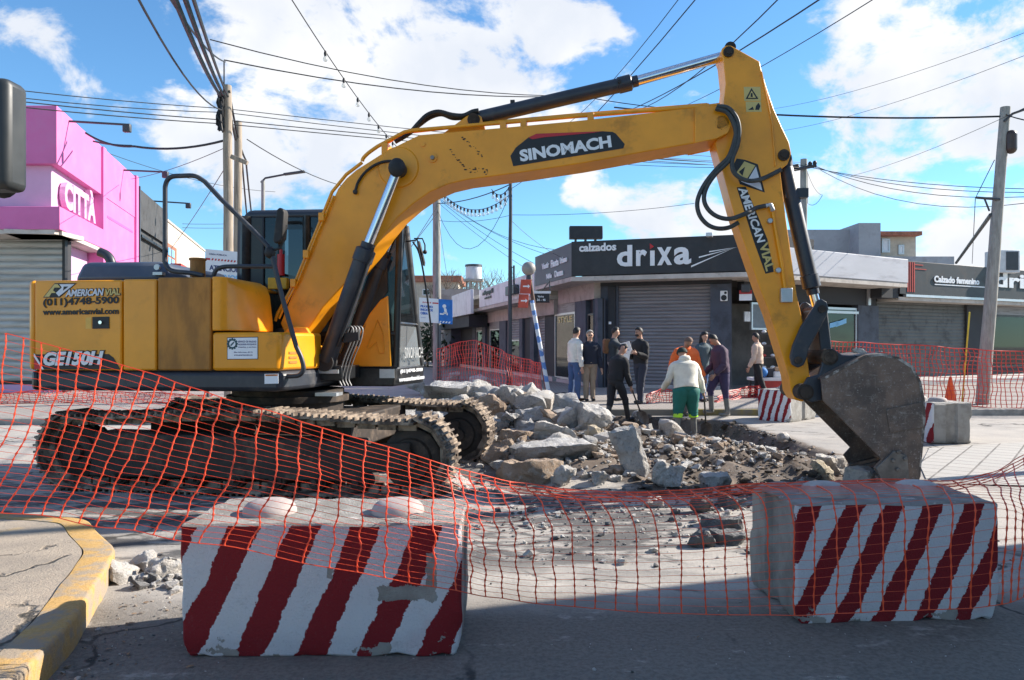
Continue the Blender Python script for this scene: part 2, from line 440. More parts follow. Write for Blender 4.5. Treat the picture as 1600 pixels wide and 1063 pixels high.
# ------------------------------------------------------------------ ground with the pit and the heaps
PIT = [G(*p) for p in ((850, 649), (960, 651), (1045, 653), (1135, 660), (1200, 680), (1262, 700), (1330, 722), (1352, 742), (1290, 768), (1150, 772), (1030, 770), (960, 740), (880, 690))]
PIT2 = [(p.x, p.y) for p in PIT]
def pit_sd(x, y):
    inside = False; best = 1e9; n = len(PIT2)
    for i in range(n):
        x0, y0 = PIT2[i]; x1, y1 = PIT2[(i + 1) % n]
        if (y0 > y) != (y1 > y) and x < (x1 - x0) * (y - y0) / (y1 - y0) + x0: inside = not inside
        dx, dy = x1 - x0, y1 - y0; t = max(0, min(1, ((x - x0) * dx + (y - y0) * dy) / (dx * dx + dy * dy)))
        best = min(best, (x - x0 - t * dx) ** 2 + (y - y0 - t * dy) ** 2)
    d = sqrt(best); return -d if inside else d
MOUNDS = [(-.75, 12.2, .52, 1.25, 1.0), (.4, 11.4, .46, 1.1, 1.0), (1.2, 10.2, .34, 1.1, .8), (.5, 9.3, .22, .9, .6), (.9, 8.5, .12, .8, .45), (4.1, 7.75, .10, .5, .35), (-.4, 7.3, .10, .35, .5), (2.4, 10.6, .18, .9, .7), (2.3, 11.9, .20, 1.0, .9), (3.4, 10.2, .10, .6, .6)]
def hgt(x, y):
    if not (-6 < x < 9 and 2 < y < 20): return 0.0
    z = .012 * noise.noise(V((x * .7, y * .7, 3)))
    m = 0
    for (mx, my, mh, sx, sy) in MOUNDS:
        e = ((x - mx) / sx) ** 2 + ((y - my) / sy) ** 2
        if e < 6: m += mh * math.exp(-e)
    sd = pit_sd(x, y) + .10 * noise.noise(V((x * 2.3, y * 2.3, 7)))
    inn = sst(.03, -.14, sd)
    if inn > 0:
        z -= inn * lerp(.05, .27, sst(9.0, 13.5, y))
    loose = max(inn, min(1, m * 6))
    if loose > 0:
        z += loose * (.10 * noise.fractal(V((x * 3.2, y * 3.2, 1)), .9, 2.1, 4) + .03 * noise.noise(V((x * 11, y * 11, 5))))
    return z + m
def dirt_of(x, y):
    sd = pit_sd(x, y)
    m = sum(mh * math.exp(-(((x - mx) / sx) ** 2 + ((y - my) / sy) ** 2)) for (mx, my, mh, sx, sy) in MOUNDS)
    near = 1.0 if sd < 0 else math.exp(-sd / .35) * .8
    return max(near, min(.85, m * 4))
def GH(px, py):
    dr = V(((px - 800) / F, 1, (HZ - py) / F)); d = 3.0
    while d < 30:
        p = V((0, 0, H)) + dr * d
        if p.z <= hgt(p.x, p.y): return p
        d += .03
    return G(px, max(py, HZ + 10))

def axis(lo, hi, flo, fhi, fine, coarse):
    a = []; x = flo
    while x <= fhi: a.append(x); x += fine
    st = coarse; x = flo - st
    while x > lo: a.insert(0, x); st *= 1.35; x -= st
    a.insert(0, lo); st = coarse; x = a[-1] + st
    while x < hi: a.append(x); st *= 1.35; x += st
    a.append(hi); return a

def ground_material():
    m, nt, b = nodes_of('street_ground'); g = NG(nt)
    at = g.N('ShaderNodeAttribute'); at.attribute_name = 'dirt'; d = at.outputs['Fac']
    xyz = g.sep()
    n = g.noise(.55, 6, .6); n2 = g.noise(3.2, 8, .68); n3 = g.noise(38, 5, .7); n4 = g.noise(.9, 9, .7, dist=.6); n5 = g.noise(120, 2)
    base = g.mix(g.ramp(n, .35, .65), (.40, .365, .325), (.30, .282, .26))
    base = g.mix(g.ramp(n2, .42, .68, 0, .55), base, (.47, .43, .38))
    base = g.mix(g.ramp(n3, .5, .72, 0, .5), base, (.15, .142, .135))
    base = g.mix(g.ramp(n5, .6, .75, 0, .4), base, (.44, .42, .40))
    # asphalt in front of the camera, darker because the foreground shade is painted in
    asp_shade = g.math('MULTIPLY', g.ramp(g.math('ADD', xyz[1], g.math('MULTIPLY', n4, .9)), 5.2, 4.5), .85)
    base = g.mix(asp_shade, base, g.mix(g.ramp(n3, .35, .65), (.085, .074, .062), (.175, .155, .13)))
    # scraped black tar and mud patches round the machine
    yb = g.math('MULTIPLY', g.ramp(xyz[1], 4.7, 5.4), g.ramp(xyz[1], 9.8, 8.4))
    xb = g.math('MULTIPLY', g.ramp(xyz[0], 3.4, 1.6), g.ramp(xyz[0], -7, -5))
    tar = g.noise(1.5, 10, .72, scl=(.55, 1.6, 1), dist=.5)
    tf = g.math('MULTIPLY', g.math('MULTIPLY', yb, xb), g.ramp(tar, .45, .52, 0, .92))
    base = g.mix(tf, base, g.mix(n2, (.045, .045, .05), (.11, .105, .10)))
    wv = g.N('ShaderNodeVectorMath'); wv.operation = 'ADD'; nv = g.N('ShaderNodeTexNoise'); nv.inputs['Scale'].default_value = 1.6; nv.inputs['Detail'].default_value = 8; g.L(g.co, nv.inputs['Vector'])
    sc_ = g.N('ShaderNodeVectorMath'); sc_.operation = 'SCALE'; sc_.inputs['Scale'].default_value = .8; g.L(nv.outputs['Color'], sc_.inputs[0]); g.L(g.co, wv.inputs[0]); g.L(sc_.outputs[0], wv.inputs[1])
    vo = g.N('ShaderNodeTexVoronoi'); vo.feature = 'DISTANCE_TO_EDGE'; vo.inputs['Scale'].default_value = .55; g.L(wv.outputs[0], vo.inputs['Vector'])
    crk = g.math('MULTIPLY', g.ramp(vo.outputs['Distance'], .003, .014, .9, 0), g.ramp(n, .45, .55))
    stn = g.noise(1.3, 7, .7, scl=(.5, 2.0, 1)); base = g.mix(g.ramp(stn, .55, .68, 0, .45), base, (.09, .085, .08))
    wht = g.noise(2.2, 9, .72, scl=(.7, 1.5, 1)); base = g.mix(g.ramp(wht, .58, .66, 0, .5), base, (.50, .465, .42))
    base = g.mix(crk, base, (.03, .028, .026))
    soil = g.mix(g.ramp(n2, .35, .62), (.055, .041, .031), (.145, .107, .079))
    soil = g.mix(g.ramp(n3, .54, .70, 0, .7), soil, (.24, .215, .19))
    f = g.math('MULTIPLY', g.ramp(g.math('ADD', d, g.math('MULTIPLY', g.math('SUBTRACT', n2, .5), .9)), .30, .62), .95)
    col = g.mix(f, base, soil)
    g.L(col, b.inputs['Base Color']); b.inputs['Roughness'].default_value = .93
    g.bump(b, g.math('ADD', n3, g.math('MULTIPLY', n5, .5)), .55, .012)
    return m
def build_ground():
    xs = axis(-400, 400, -5.6, 6.2, .085, .4); ys = axis(-60, 900, 3.0, 16.6, .085, .4)
    vs = []; dv = []
    for y in ys:
        for x in xs:
            vs.append((x, y, hgt(x, y))); dv.append(dirt_of(x, y) if (-6 < x < 9 and 5 < y < 19) else 0.)
    nx = len(xs)
    fs = [(j * nx + i, j * nx + i + 1, (j + 1) * nx + i + 1, (j + 1) * nx + i) for j in range(len(ys) - 1) for i in range(nx - 1)]
    me = bpy.data.meshes.new('ground'); me.from_pydata(vs, [], fs)
    at = me.attributes.new('dirt', 'FLOAT', 'POINT'); at.data.foreach_set('value', dv)
    me.shade_smooth(); me.materials.append(ground_material())
    o = bpy.data.objects.new('ground', me); COL.objects.link(o); o['kind'] = 'structure'
build_ground()

def paver_mat(name, c1, c2, mortar, scale, w=.5, h=.25, rot=0, ms=.02, off=.5):
    m, nt, b = nodes_of(name); g = NG(nt)
    mp = g.N('ShaderNodeMapping'); mp.inputs['Rotation'].default_value = (0, 0, rot); g.L(g.co, mp.inputs[0])
    br = g.N('ShaderNodeTexBrick'); g.L(mp.outputs[0], br.inputs['Vector']); br.inputs['Scale'].default_value = scale; br.offset = off
    br.inputs['Color1'].default_value = c1 + (1,); br.inputs['Color2'].default_value = c2 + (1,); br.inputs['Mortar'].default_value = mortar + (1,)
    br.inputs['Mortar Size'].default_value = ms; br.inputs['Brick Width'].default_value = w; br.inputs['Row Height'].default_value = h
    n = g.noise(2.5, 8, .68); n2 = g.noise(50, 4)
    col = g.mix(g.ramp(n, .42, .7, 0, .5), br.outputs[0], (.36, .33, .30)); col = g.mix(g.ramp(n2, .5, .7, 0, .35), col, tuple(x * .5 for x in c1))
    g.L(col, b.inputs['Base Color']); b.inputs['Roughness'].default_value = .9
    g.bump(b, g.math('SUBTRACT', n2, g.math('MULTIPLY', br.outputs['Fac'], 1.2)), .4, .01)
    MATS[name] = m; return m
pav_far = paver_mat('pavement_tiles', (.33, .295, .265), (.29, .265, .24), (.14, .13, .12), 2.5)
def cracked(name):
    m, nt, b = nodes_of(name); g = NG(nt)
    n = g.noise(1.4, 8, .65); n2 = g.noise(7, 8, .7); n3 = g.noise(70, 5, .7)
    wv = g.N('ShaderNodeVectorMath'); wv.operation = 'ADD'; nv = g.N('ShaderNodeTexNoise'); nv.inputs['Scale'].default_value = 2.5; nv.inputs['Detail'].default_value = 7; g.L(g.co, nv.inputs['Vector'])
    sc = g.N('ShaderNodeVectorMath'); sc.operation = 'SCALE'; sc.inputs['Scale'].default_value = .55; g.L(nv.outputs['Color'], sc.inputs[0]); g.L(g.co, wv.inputs[0]); g.L(sc.outputs[0], wv.inputs[1])
    vo = g.N('ShaderNodeTexVoronoi'); vo.feature = 'DISTANCE_TO_EDGE'; vo.inputs['Scale'].default_value = .95; g.L(wv.outputs[0], vo.inputs['Vector'])
    cr = g.math('MULTIPLY', g.ramp(vo.outputs['Distance'], .004, .022, 1, 0), g.ramp(n, .42, .56))
    col = g.mix(g.ramp(n, .35, .65), (.41, .34, .265), (.31, .262, .21)); col = g.mix(g.ramp(n2, .48, .7, 0, .6), col, (.24, .21, .18)); col = g.mix(g.ramp(n3, .5, .68, 0, .5), col, (.18, .16, .14))
    col = g.mix(g.ramp(g.noise(.9, 6, .6, dist=.4), .58, .66, 0, .55), col, (.50, .34, .12))
    col = g.mix(g.math('MULTIPLY', cr, .9), col, (.04, .036, .03)); g.L(col, b.inputs['Base Color']); b.inputs['Roughness'].default_value = .93
    g.bump(b, g.math('ADD', g.math('ADD', n3, n2), g.math('MULTIPLY', cr, -3)), .7, .014); return m
pav_near = cracked('worn_pavement_concrete')
pav_diag = paver_mat('square_pavers', (.42, .40, .37), (.38, .365, .34), (.13, .12, .11), 1.0, .30, .30, R(38), .012, 0)

def kerb_paint():
    m, nt, b = nodes_of('yellow_kerb_paint'); g = NG(nt)
    n = g.noise(3.5, 9, .68); n2 = g.noise(45, 5, .7)
    col = g.mix(g.ramp(n2, .35, .65), (.42, .255, .08), (.50, .315, .115))
    col = g.mix(g.ramp(n, .45, .57, 0, .85), col, (.28, .24, .195)); col = g.mix(g.ramp(n2, .58, .72, 0, .7), col, (.2, .18, .155))
    g.L(col, b.inputs['Base Color']); b.inputs['Roughness'].default_value = .85; g.bump(b, g.math('ADD', n2, n), .6, .012)
    MATS['kerb'] = m; return m
kerb_y = kerb_paint()
kerb_far = mat('far_kerb_paint', (.24, .19, .06), .9, var=.2, dirt=(.19, .18, .165), damt=.9, dscale=1.2, dlo=.42, dhi=.55)
kerb_grey = mat('kerb_concrete', (.30, .285, .26), .9, var=.2, dirt=(.14, .13, .12), damt=.6, dscale=3, bump=.4)

def slab(name, pts, z0, z1, m, kind='structure', bevel=0):
    mb = MB(); mb.prism([V((p[0], p[1], z0)) for p in pts], (0, 0, z1 - z0))
    o = mb.build(name, m, smooth=None, bevel=bevel); o['kind'] = kind; return o
# far pavement, kerb row at about 15.9 m, and the side street running off to the left of the corner
FDIR = V((-.247, .969, 0)).normalized()
k0 = V((.55, 15.9, 0)); k1 = V((-.7, 16.8, 0)); k2 = V((-1.35, 18.6, 0)); k3 = k2 + FDIR * 60
def kerb_run(name, path, w, h, m, side=1):
    """kerb stones along a path: a ribbon of height h, its outer edge on the path"""
    path = [V(p) for p in path]; rings = []; h0 = h
    for i, p in enumerate(path):
        t = (path[min(i + 1, len(path) - 1)] - path[max(i - 1, 0)]).normalized(); n = V((-t.y, t.x, 0)) * side
        r = .022
        e_ = V((noise.noise(p * 3), noise.noise(p * 3 + V((7, 0, 0))), 0)) * .010; p = p + e_; h = h0 + .008 * noise.noise(p * 2.3)
        rings.append([p + V((0, 0, -.1)), p + V((0, 0, h - r)), p + n * r * .3 + V((0, 0, h - r * .3)), p + n * r + V((0, 0, h)), p + n * w + V((0, 0, h)), p + n * w + V((0, 0, -.1))])
    mb = MB(); mb.loft(rings); o = mb.build(name, m, smooth=50); o['kind'] = 'structure'; return o
farpath = [k3, k2, k1, k0, V((3, 15.88, 0)), V((60, 15.9, 0))]
kerb_run('kerb', spline(farpath[:4], 6) + [V((2, 15.88, 0)), V((5.6, 15.86, 0))], .15, .128, kerb_far, 1)
kerb_run('kerb', [V((5.62, 15.86, 0)), V((60, 15.9, 0))], .15, .128, kerb_grey, 1)
inner = [(p.x + .12, p.y + .12) for p in spline(farpath[:4], 6)]
slab('pavement', inner + [(60, 16.0), (60, 90), (-14, 90)], -.1, .13, pav_far)
# left pavement in front of the pink shop
lp = [V((-60, 14.0, 0)), V((-6.6, 14.0, 0)), V((-5.9, 14.5, 0)), V((-5.75, 15.6, 0)), V((-5.75, 15.6, 0)) + FDIR * 60]
lsp = [lp[0]] + spline(lp[1:4], 5) + [lp[4]]
kerb_run('kerb', lsp, .15, .128, kerb_grey, 1)
slab('pavement', [(p.x - .1, p.y + .1) for p in lsp] + [(-60, 75)], -.1, .13, pav_far)
# near corner with its yellow kerb
kp = [(-60, 8.6), (-8, 6.75), (-4.9, 6.22), (-4.1, 6.06), (-3.6, 5.96), (-3.28, 5.82), (-2.98, 5.45), (-2.66, 5.05), (-2.50, 4.69), (-2.36, 4.3), (-2.2, 3.85), (-2.1, 3.5), (-2.03, 3.14), (-1.98, 2.4), (-1.95, 0), (-1.95, -30)]
kpv = [V((a, b, 0)) for a, b in kp[:2]] + spline([V((a, b, 0)) for a, b in kp[2:13]], 14) + [V((a, b, 0)) for a, b in kp[13:]]
kerb_run('kerb', kpv, .18, .15, kerb_y, -1)
def off_path(path, d):
    o = []
    for i, p in enumerate(path):
        t = (path[min(i + 1, len(path) - 1)] - path[max(i - 1, 0)]).normalized(); o.append(p + V((t.y, -t.x, 0)) * d)
    return o
ip = off_path(kpv, .188)
_n = len(ip); _mb = MB(); _mb.add([V((p.x, p.y, .146)) for p in ip] + [V((-70, lerp(8.6, -30, i / (_n - 1)), .146)) for i in range(_n)], [(i, i + 1, _n + i + 1, _n + i) for i in range(_n - 1)])
_mb.build('pavement', pav_near, smooth=None)['kind'] = 'structure'
# square pavers right of the pit
sheet = MB(); sheet.add([V((p.x, p.y, .016)) for p in (G(1452, 702), G(1640, 690), G(1900, 690), G(2000, 760), G(1640, 762), G(1450, 757), G(1438, 730))], [tuple(range(7))])
sheet.build('pavers', pav_diag, smooth=None)['kind'] = 'structure'
# ------------------------------------------------------------------ buildings
class Fac:
    """a vertical facade line on the plan: O + u t, outward normal n"""
    def __init__(s, O, u):
        s.O = V((O[0], O[1], 0)); s.u = V((u[0], u[1], 0)).normalized(); s.n = V((s.u.y, -s.u.x, 0))
        if s.n.dot(-s.O) < 0: s.n = -s.n
    def t(s, px, off=0):
        o = s.O + s.n * off; k = (px - 800) / F          # o.x + u.x t = k (o.y + u.y t)
        return (k * o.y - o.x) / (s.u.x - k * s.u.y)
    def at(s, t, z, off=0): 
        p = s.O + s.u * t + s.n * off; return V((p.x, p.y, z))
    def z(s, px, py, off=0):
        p = s.at(s.t(px, off), 0, off); return H + (HZ - py) / F * p.y
    def bx(s, mb, t0, t1, z0, z1, o0, o1):
        return mb.hexa([s.at(t0, z0, o1), s.at(t1, z0, o1), s.at(t1, z0, o0), s.at(t0, z0, o0), s.at(t0, z1, o1), s.at(t1, z1, o1), s.at(t1, z1, o0), s.at(t0, z1, o0)])
    def part(s, name, m, par, t0, t1, z0, z1, o0, o1, bevel=0, label=None):
        mb = MB(); s.bx(mb, t0, t1, z0, z1, o0, o1); o = mb.build(name, m, par, world=True, bevel=bevel, smooth=None if not bevel else 35)
        if label: o['label'] = label
        return o
    def shutter(s, name, m, par, t0, t1, z0, z1, off, pitch=.11, amp=.022):
        """roller shutter: a really corrugated sheet of slats"""
        prof = []; z = z0; 
        while z < z1:
            for (dz, da) in ((0, 0), (.18, 0.8), (.5, 1), (.82, .8)): prof.append((min(z + dz * pitch, z1), da * amp))
            z += pitch
        prof.append((z1, 0)); mb = MB()
        a = [s.at(t0, z, off + q) for z, q in prof]; b = [s.at(t1, z, off + q) for z, q in prof]
        n = len(prof); mb.add(a + b, [(i, i + 1, n + i + 1, n + i) for i in range(n - 1)])
        return mb.build(name, m, par, world=True, smooth=40)
    def window(s, par, t0, t1, z0, z1, off, fm, gm, back=None, fw=.06, name='window', depth=.06):
        fr = MB()
        for (a, b, c, d) in ((t0, t0 + fw, z0, z1), (t1 - fw, t1, z0, z1), (t0 + fw, t1 - fw, z1 - fw, z1), (t0 + fw, t1 - fw, z0, z0 + fw)): s.bx(fr, a, b, c, d, off - depth, off + .012)
        f = fr.build(name, fm, par, world=True, smooth=None)
        pn = MB(); s.bx(pn, t0 + fw, t1 - fw, z0 + fw, z1 - fw, off - depth * .6, off - depth * .4); pn.build('pane', gm, f, world=True, smooth=None)
        return f
    def text(s, mb, txt, px0, px1, z0, z1, off=.02, ext=.012, shear=0, bold=0., flip=False, t0=None, t1=None):
        a = s.t(px0, off) if t0 is None else t0; b = s.t(px1, off) if t1 is None else t1
        return text_into(mb, txt, s.at(a, z0, off), s.at(b, 0, off) - s.at(a, 0, off), V((0, 0, z1 - z0)), ext, shear, bold, n=s.n)

fascia_k = mat('charcoal_fascia', (.020, .020, .024), .5, var=.2, scale=3, dirt=(.06, .06, .06), damt=.4, dscale=2)
fascia_g = mat('grey_fascia', (.085, .09, .105), .55, var=.12, scale=2)
wall_slate = mat('slate_wall_paint', (.075, .085, .11), .75, var=.12, scale=2, dirt=(.05, .05, .055), damt=.5, bump=.15, bscale=30)
wall_dark = mat('dark_wall_paint', (.03, .031, .036), .75, var=.15, scale=2, bump=.1)
wall_beige = mat('beige_plaster', (.40, .35, .31), .85, var=.12, scale=2, dirt=(.2, .17, .15), damt=.5, bump=.15)
soffit_m = mat('soffit_plaster', (.52, .47, .42), .85, var=.12, scale=2, dirt=(.2, .17, .14), damt=.5, dscale=3)
shut_g = mat('grey_roller_shutter', (.23, .215, .225), .5, .35, var=.12, scale=1.5, stretch=(.5, .5, 6), dirt=(.11, .10, .10), damt=.5)
shut_d = mat('dark_roller_shutter', (.10, .098, .095), .55, .3, var=.15, scale=1.5, dirt=(.05, .05, .05), damt=.5)
shut_w = mat('pale_roller_shutter', (.42, .42, .40), .5, .3, var=.12, scale=1.5, stretch=(.5, .5, 5), dirt=(.25, .24, .22), damt=.5)
stepm = mat('step_stone', (.45, .43, .41), .8, var=.12, dirt=(.25, .23, .21), damt=.5)
white_fascia = mat('white_fascia', (.70, .71, .73), .6, var=.08, scale=2, dirt=(.42, .42, .42), damt=.5, dscale=1.6)
frame_w = mat('aluminium_frame', (.55, .56, .58), .4, .6, var=.06)
frame_k = mat('dark_frame', (.03, .03, .034), .45, var=.1)
roof_m = mat('flat_roof', (.25, .24, .23), .9, var=.2)
inside_m = mat('shop_interior', (.10, .095, .09), .9, var=.4, scale=1.2)
goods = [mat('goods_%s' % n, c, .7, var=.2, scale=3) for n, c in (('red', (.45, .05, .04)), ('blue', (.05, .2, .5)), ('white', (.7, .7, .68)), ('orange', (.7, .25, .05)), ('dark', (.05, .05, .06)), ('tan', (.4, .28, .18)))]

fo_a, fo_b = V((1.85, 23.5, 0)), V((6.77, 21.9, 0))
FO = Fac(fo_a, fo_b - fo_a); LO = (fo_b - fo_a).length
FS = Fac(fo_a, FDIR)
rd = V((.853, .522, 0))
FR = Fac(fo_b, rd)
if FO.n.y > 0: FO.n = -FO.n
if FS.n.x > 0: FS.n = -FS.n
if FR.n.y > 0: FR.n = -FR.n
PV = .13

def poly_roof(mb, pts, z0, z1):
    mb.prism([V((p.x, p.y, z0)) for p in pts], (0, 0, z1 - z0))

# --- corner shoe shop
def corner_shop():
    b = thing('shoe_shop', 'charcoal corner shoe shop with the large calzados drixa sign and a closed grey shutter', 'shop', (3.5, 25, 0))
    R_ = .9                                                   # how far the walls stand behind the fascia
    # corner points of the wall line
    def meet(f, g, o1, o2):
        a, c = f.at(0, 0, o1), g.at(0, 0, o2); den = f.u.x * g.u.y - f.u.y * g.u.x; d = c - a
        return a + f.u * ((d.x * g.u.y - d.y * g.u.x) / den)
    wl = meet(FO, FS, -R_, -R_); wr = meet(FO, FR, -R_, -R_)
    tl = (wl - FO.at(0, 0, -R_)).dot(FO.u); tr = (wr - FO.at(0, 0, -R_)).dot(FO.u)
    z0, zf, zt = PV, 3.62, 4.69
    s1, s2 = FO.t(966, -R_), FO.t(1126, -R_)
    FO.part('wall', wall_slate, b, tl, s1, z0, 3.34, -R_ - .25, -R_, label='slate wall left of the shutter')
    FO.part('wall', wall_slate, b, s2, tr, z0, 3.34, -R_ - .25, -R_, label='slate wall right of the shutter')
    FO.part('lintel', wall_dark, b, tl, tr, 3.342, zf + .02, -R_ - .25, -R_ + .02)
    FO.part('step', stepm, b, s1 + .01, s2 - .01, z0 - .05, z0 + .10, -R_ - .2, -R_ + .14, bevel=.01)
    FO.shutter('shutter', shut_g, b, s1, s2, z0 + .10, 3.34, -R_ - .12)
    bk = MB(); FO.bx(bk, s1, s2, z0, 3.34, -R_ - .3, -R_ - .16); bk.build('shutter_backing', wall_dark, b, world=True, smooth=None)
    # pilaster at the left corner
    FO.part('pillar', wall_dark, b, tl + .5, s1 - .08, z0, 3.33, -R_ + .003, -R_ + .10)
    FO.part('pillar', wall_slate, b, tr - .62, tr - .02, z0, 3.33, -R_ + .003, -R_ + .08)
    # fascia box on the chamfered corner, and along the side street
    f = FO.part('fascia', fascia_k, b, 0, LO, zf, zt, -.14, 0, bevel=.012)
    ts = FS.t(836, 0)
    g = FS.part('fascia', fascia_g, b, .003, ts, zf - .02, zt - .02, -.14, 0, bevel=.012)
    fr = FR.part('fascia', fascia_k, b, .003, FR.t(1195), zf, zt, -.14, 0, bevel=.012)
    sf = MB(); poly_roof(sf, [FS.at(ts, 0, -.002), FO.at(.0, 0, -.003), FO.at(LO, 0, -.003), FR.at(FR.t(1195), 0, -.003), FR.at(FR.t(1195), 0, -R_ - .2), wr + V((0, .4, 0)), wl + V((.2, .4, 0)), FS.at(ts, 0, -R_ - .2)], zf - .16, zf - .024)
    sf.build('soffit', soffit_m, b, world=True, smooth=None)
    rf = MB(); poly_roof(rf, [FS.at(ts, 0, -.15), FO.at(.15, 0, -.15), FO.at(LO - .1, 0, -.15), FR.at(FR.t(1195), 0, -.15), FR.at(FR.t(1195), 0, -9), FS.at(ts, 0, -9)], zt - .5, zt - .3)
    rf.build('roof', roof_m, b, world=True, smooth=None)
    # lettering of the sign
    t = MB(); FO.text(t, 'calzados', 905, 963, FO.z(905, 394), FO.z(905, 381.5), bold=.035, ext=.02); t.build('lettering', white_t, b, world=True, smooth=None); t = MB()
    FO.text(t, 'd', 964, 988, FO.z(964, 417), FO.z(964, 384), bold=.03, ext=.025)
    FO.text(t, 'r', 994, 1011, FO.z(994, 416), FO.z(994, 391), bold=.035, ext=.025)
    FO.text(t, 'x', 1027, 1050, FO.z(1027, 415), FO.z(1027, 387), bold=.03, ext=.025)
    FO.text(t, 'a', 1053, 1080, FO.z(1053, 414), FO.z(1053, 387), bold=.03, ext=.025)
    ta, tb = FO.t(1016), FO.t(1023); FO.bx(t, ta, tb, FO.z(1018, 415.5), FO.z(1018, 392), .003, .03)
    t.build('lettering', white_t, b, world=True, smooth=None)
    d = MB(); d.prism([FO.at(FO.t(1015.5), FO.z(1015, 390), .004), FO.at(FO.t(1022), FO.z(1022, 385.5), .004), FO.at(FO.t(1015.5), FO.z(1015, 380.5), .004)], FO.n * .02)
    d.build('red_dot', red_t, b, world=True, smooth=None)
    st = MB()
    for (x0, y0, x1, y1, w) in ((1080, 418, 1146, 388, 1.3), (1092, 403.5, 1150, 387, 1.1), (1108, 394.5, 1152, 386.5, .9)):
        a = FO.at(FO.t(x0), FO.z(x0, y0), .004); a2 = FO.at(FO.t(x0), FO.z(x0, y0 - w * 2), .004); c = FO.at(FO.t(x1), FO.z(x1, y1), .004)
        st.prism([a, c, a2], FO.n * .012)
    st.build('streaks', white_t, b, world=True, smooth=None)
    # little lettering on the side-street fascia
    for (s_, x0, x1, y0, y1) in (('Vestir', 847, 858, 422, 413), ('Fiesta', 861, 873, 419, 407.5), ('Urbano', 875, 886, 413, 403.5), ('Niña', 854, 862, 437, 429), ('Danza', 867, 880, 434, 424)):
        w = MB(); FS.text(w, s_, x0, x1, FS.z(x0, y0), FS.z(x0, y1), bold=.03); w.build('lettering', white_t, b, world=True, smooth=None)
    # grey walls, openings and beige band along the side street
    ends = [FS.t(x, -R_) for x in (934, 915, 898, 866, 851, 836)]
    FS.part('upper_wall', wall_beige, b, .35, ts, 2.95, 3.46, -R_ - .2, -R_ + .02)
    FS.part('wall', wall_slate, b, .35, ends[0], z0, 2.95, -R_ - .25, -R_)
    FS.part('door', frame_k, b, ends[0], ends[1], z0, 2.95, -R_ - .22, -R_ - .16)
    FS.window(b, ends[0] + .05, ends[1] - .05, z0 + .1, 2.5, -R_ - .06, frame_k, shopglass, name='door_glazing')
    FS.part('wall', wall_slate, b, ends[1], ends[2], z0, 2.95, -R_ - .25, -R_)
    # display window with a white frame
    FS.part('shutter_box', shut_g, b, ends[2], ends[3], 2.62, 2.95, -R_ - .2, -R_ - .02)
    FS.window(b, ends[2], ends[3], z0 + .12, 2.62, -R_ - .02, frame_w, shopglass, fw=.07, name='display_window')
    FS.part('window_back', inside_m, b, ends[2], ends[3], z0, 2.62, -R_ - .95, -R_ - .85)
    for i, (q, z_, h_, gm) in enumerate(((.25, .5, .9, 2), (.55, .4, 1.3, 3), (.75, .5, .7, 1), (.4, 1.75, .5, 2))):
        tt = lerp(ends[2], ends[3], q); FS.part('display_goods', goods[gm], b, tt - .12, tt + .12, z_, z_ + h_, -R_ - .7, -R_ - .6, bevel=.03)
    lt = MB(); FS.text(lt, 'STYLE', 872, 894, 2.28, 2.5, off=-R_ - .035, ext=.004, bold=.02); lt.build('window_lettering', gold_t, b, world=True, smooth=None)
    FS.part('wall', wall_dark, b, ends[3], ends[4] - .02, z0, 2.95, -R_ - .25, -R_ + .002)
    FS.shutter('shutter', shut_g, b, ends[4], ends[5], z0 + .1, 2.95, -R_ - .1)
    FS.part('step', stepm, b, .35, ts, z0 - .05, z0 + .115, -R_ - .1, -R_ + .10)
    # doorbell, meter and notice on the wall by the shutter
    mt = FO.part('meter_box', white_t, b, FO.t(1125.5, -R_ + .1), FO.t(1137, -R_ + .1), FO.z(1130, 471, -R_), FO.z(1130, 455, -R_), -R_ + .09, -R_ + .2, bevel=.02)
    dm = MB(); c = FO.at(FO.t(1131, -R_ + .2), FO.z(1131, 466, -R_), -R_ + .2); dm.cyl(c, c + FO.n * .012, .085, n=20); c2 = FO.at(FO.t(1133.5, -R_ + .2), FO.z(1131, 458.5, -R_), -R_ + .2); dm.cyl(c2, c2 + FO.n * .012, .04, n=14)
    dm.build('dial', black_t, mt, world=True)
    nt_ = FO.part('notice', paper, b, FO.t(1155, -R_ + .1), FO.t(1175, -R_ + .1), FO.z(1165, 470, -R_), FO.z(1165, 460, -R_), -R_ + .085, -R_ + .1)
    FO.part('notice_header', red_t, nt_, FO.t(1155, -R_ + .1), FO.t(1175, -R_ + .1), FO.z(1165, 460, -R_) + .003, FO.z(1165, 454, -R_), -R_ + .085, -R_ + .1)
    FO.part('spotlight', grey_metal, b, FO.t(1158, -R_ + .2), FO.t(1172, -R_ + .2), 3.05, 3.3, -R_ + .02, -R_ + .3, bevel=.03)
    FO.part('house_number', paper, b, FO.t(951, -R_ + .11), FO.t(955, -R_ + .11), FO.z(950, 507, -R_), FO.z(950, 503, -R_), -R_ + .10, -R_ + .11)
    FO.part('floodlight', frame_w, b, FO.t(1103, .3), FO.t(1113, .3), zt - .06, zt + .05, .05, .32, bevel=.01)
    return b
corner_shop()

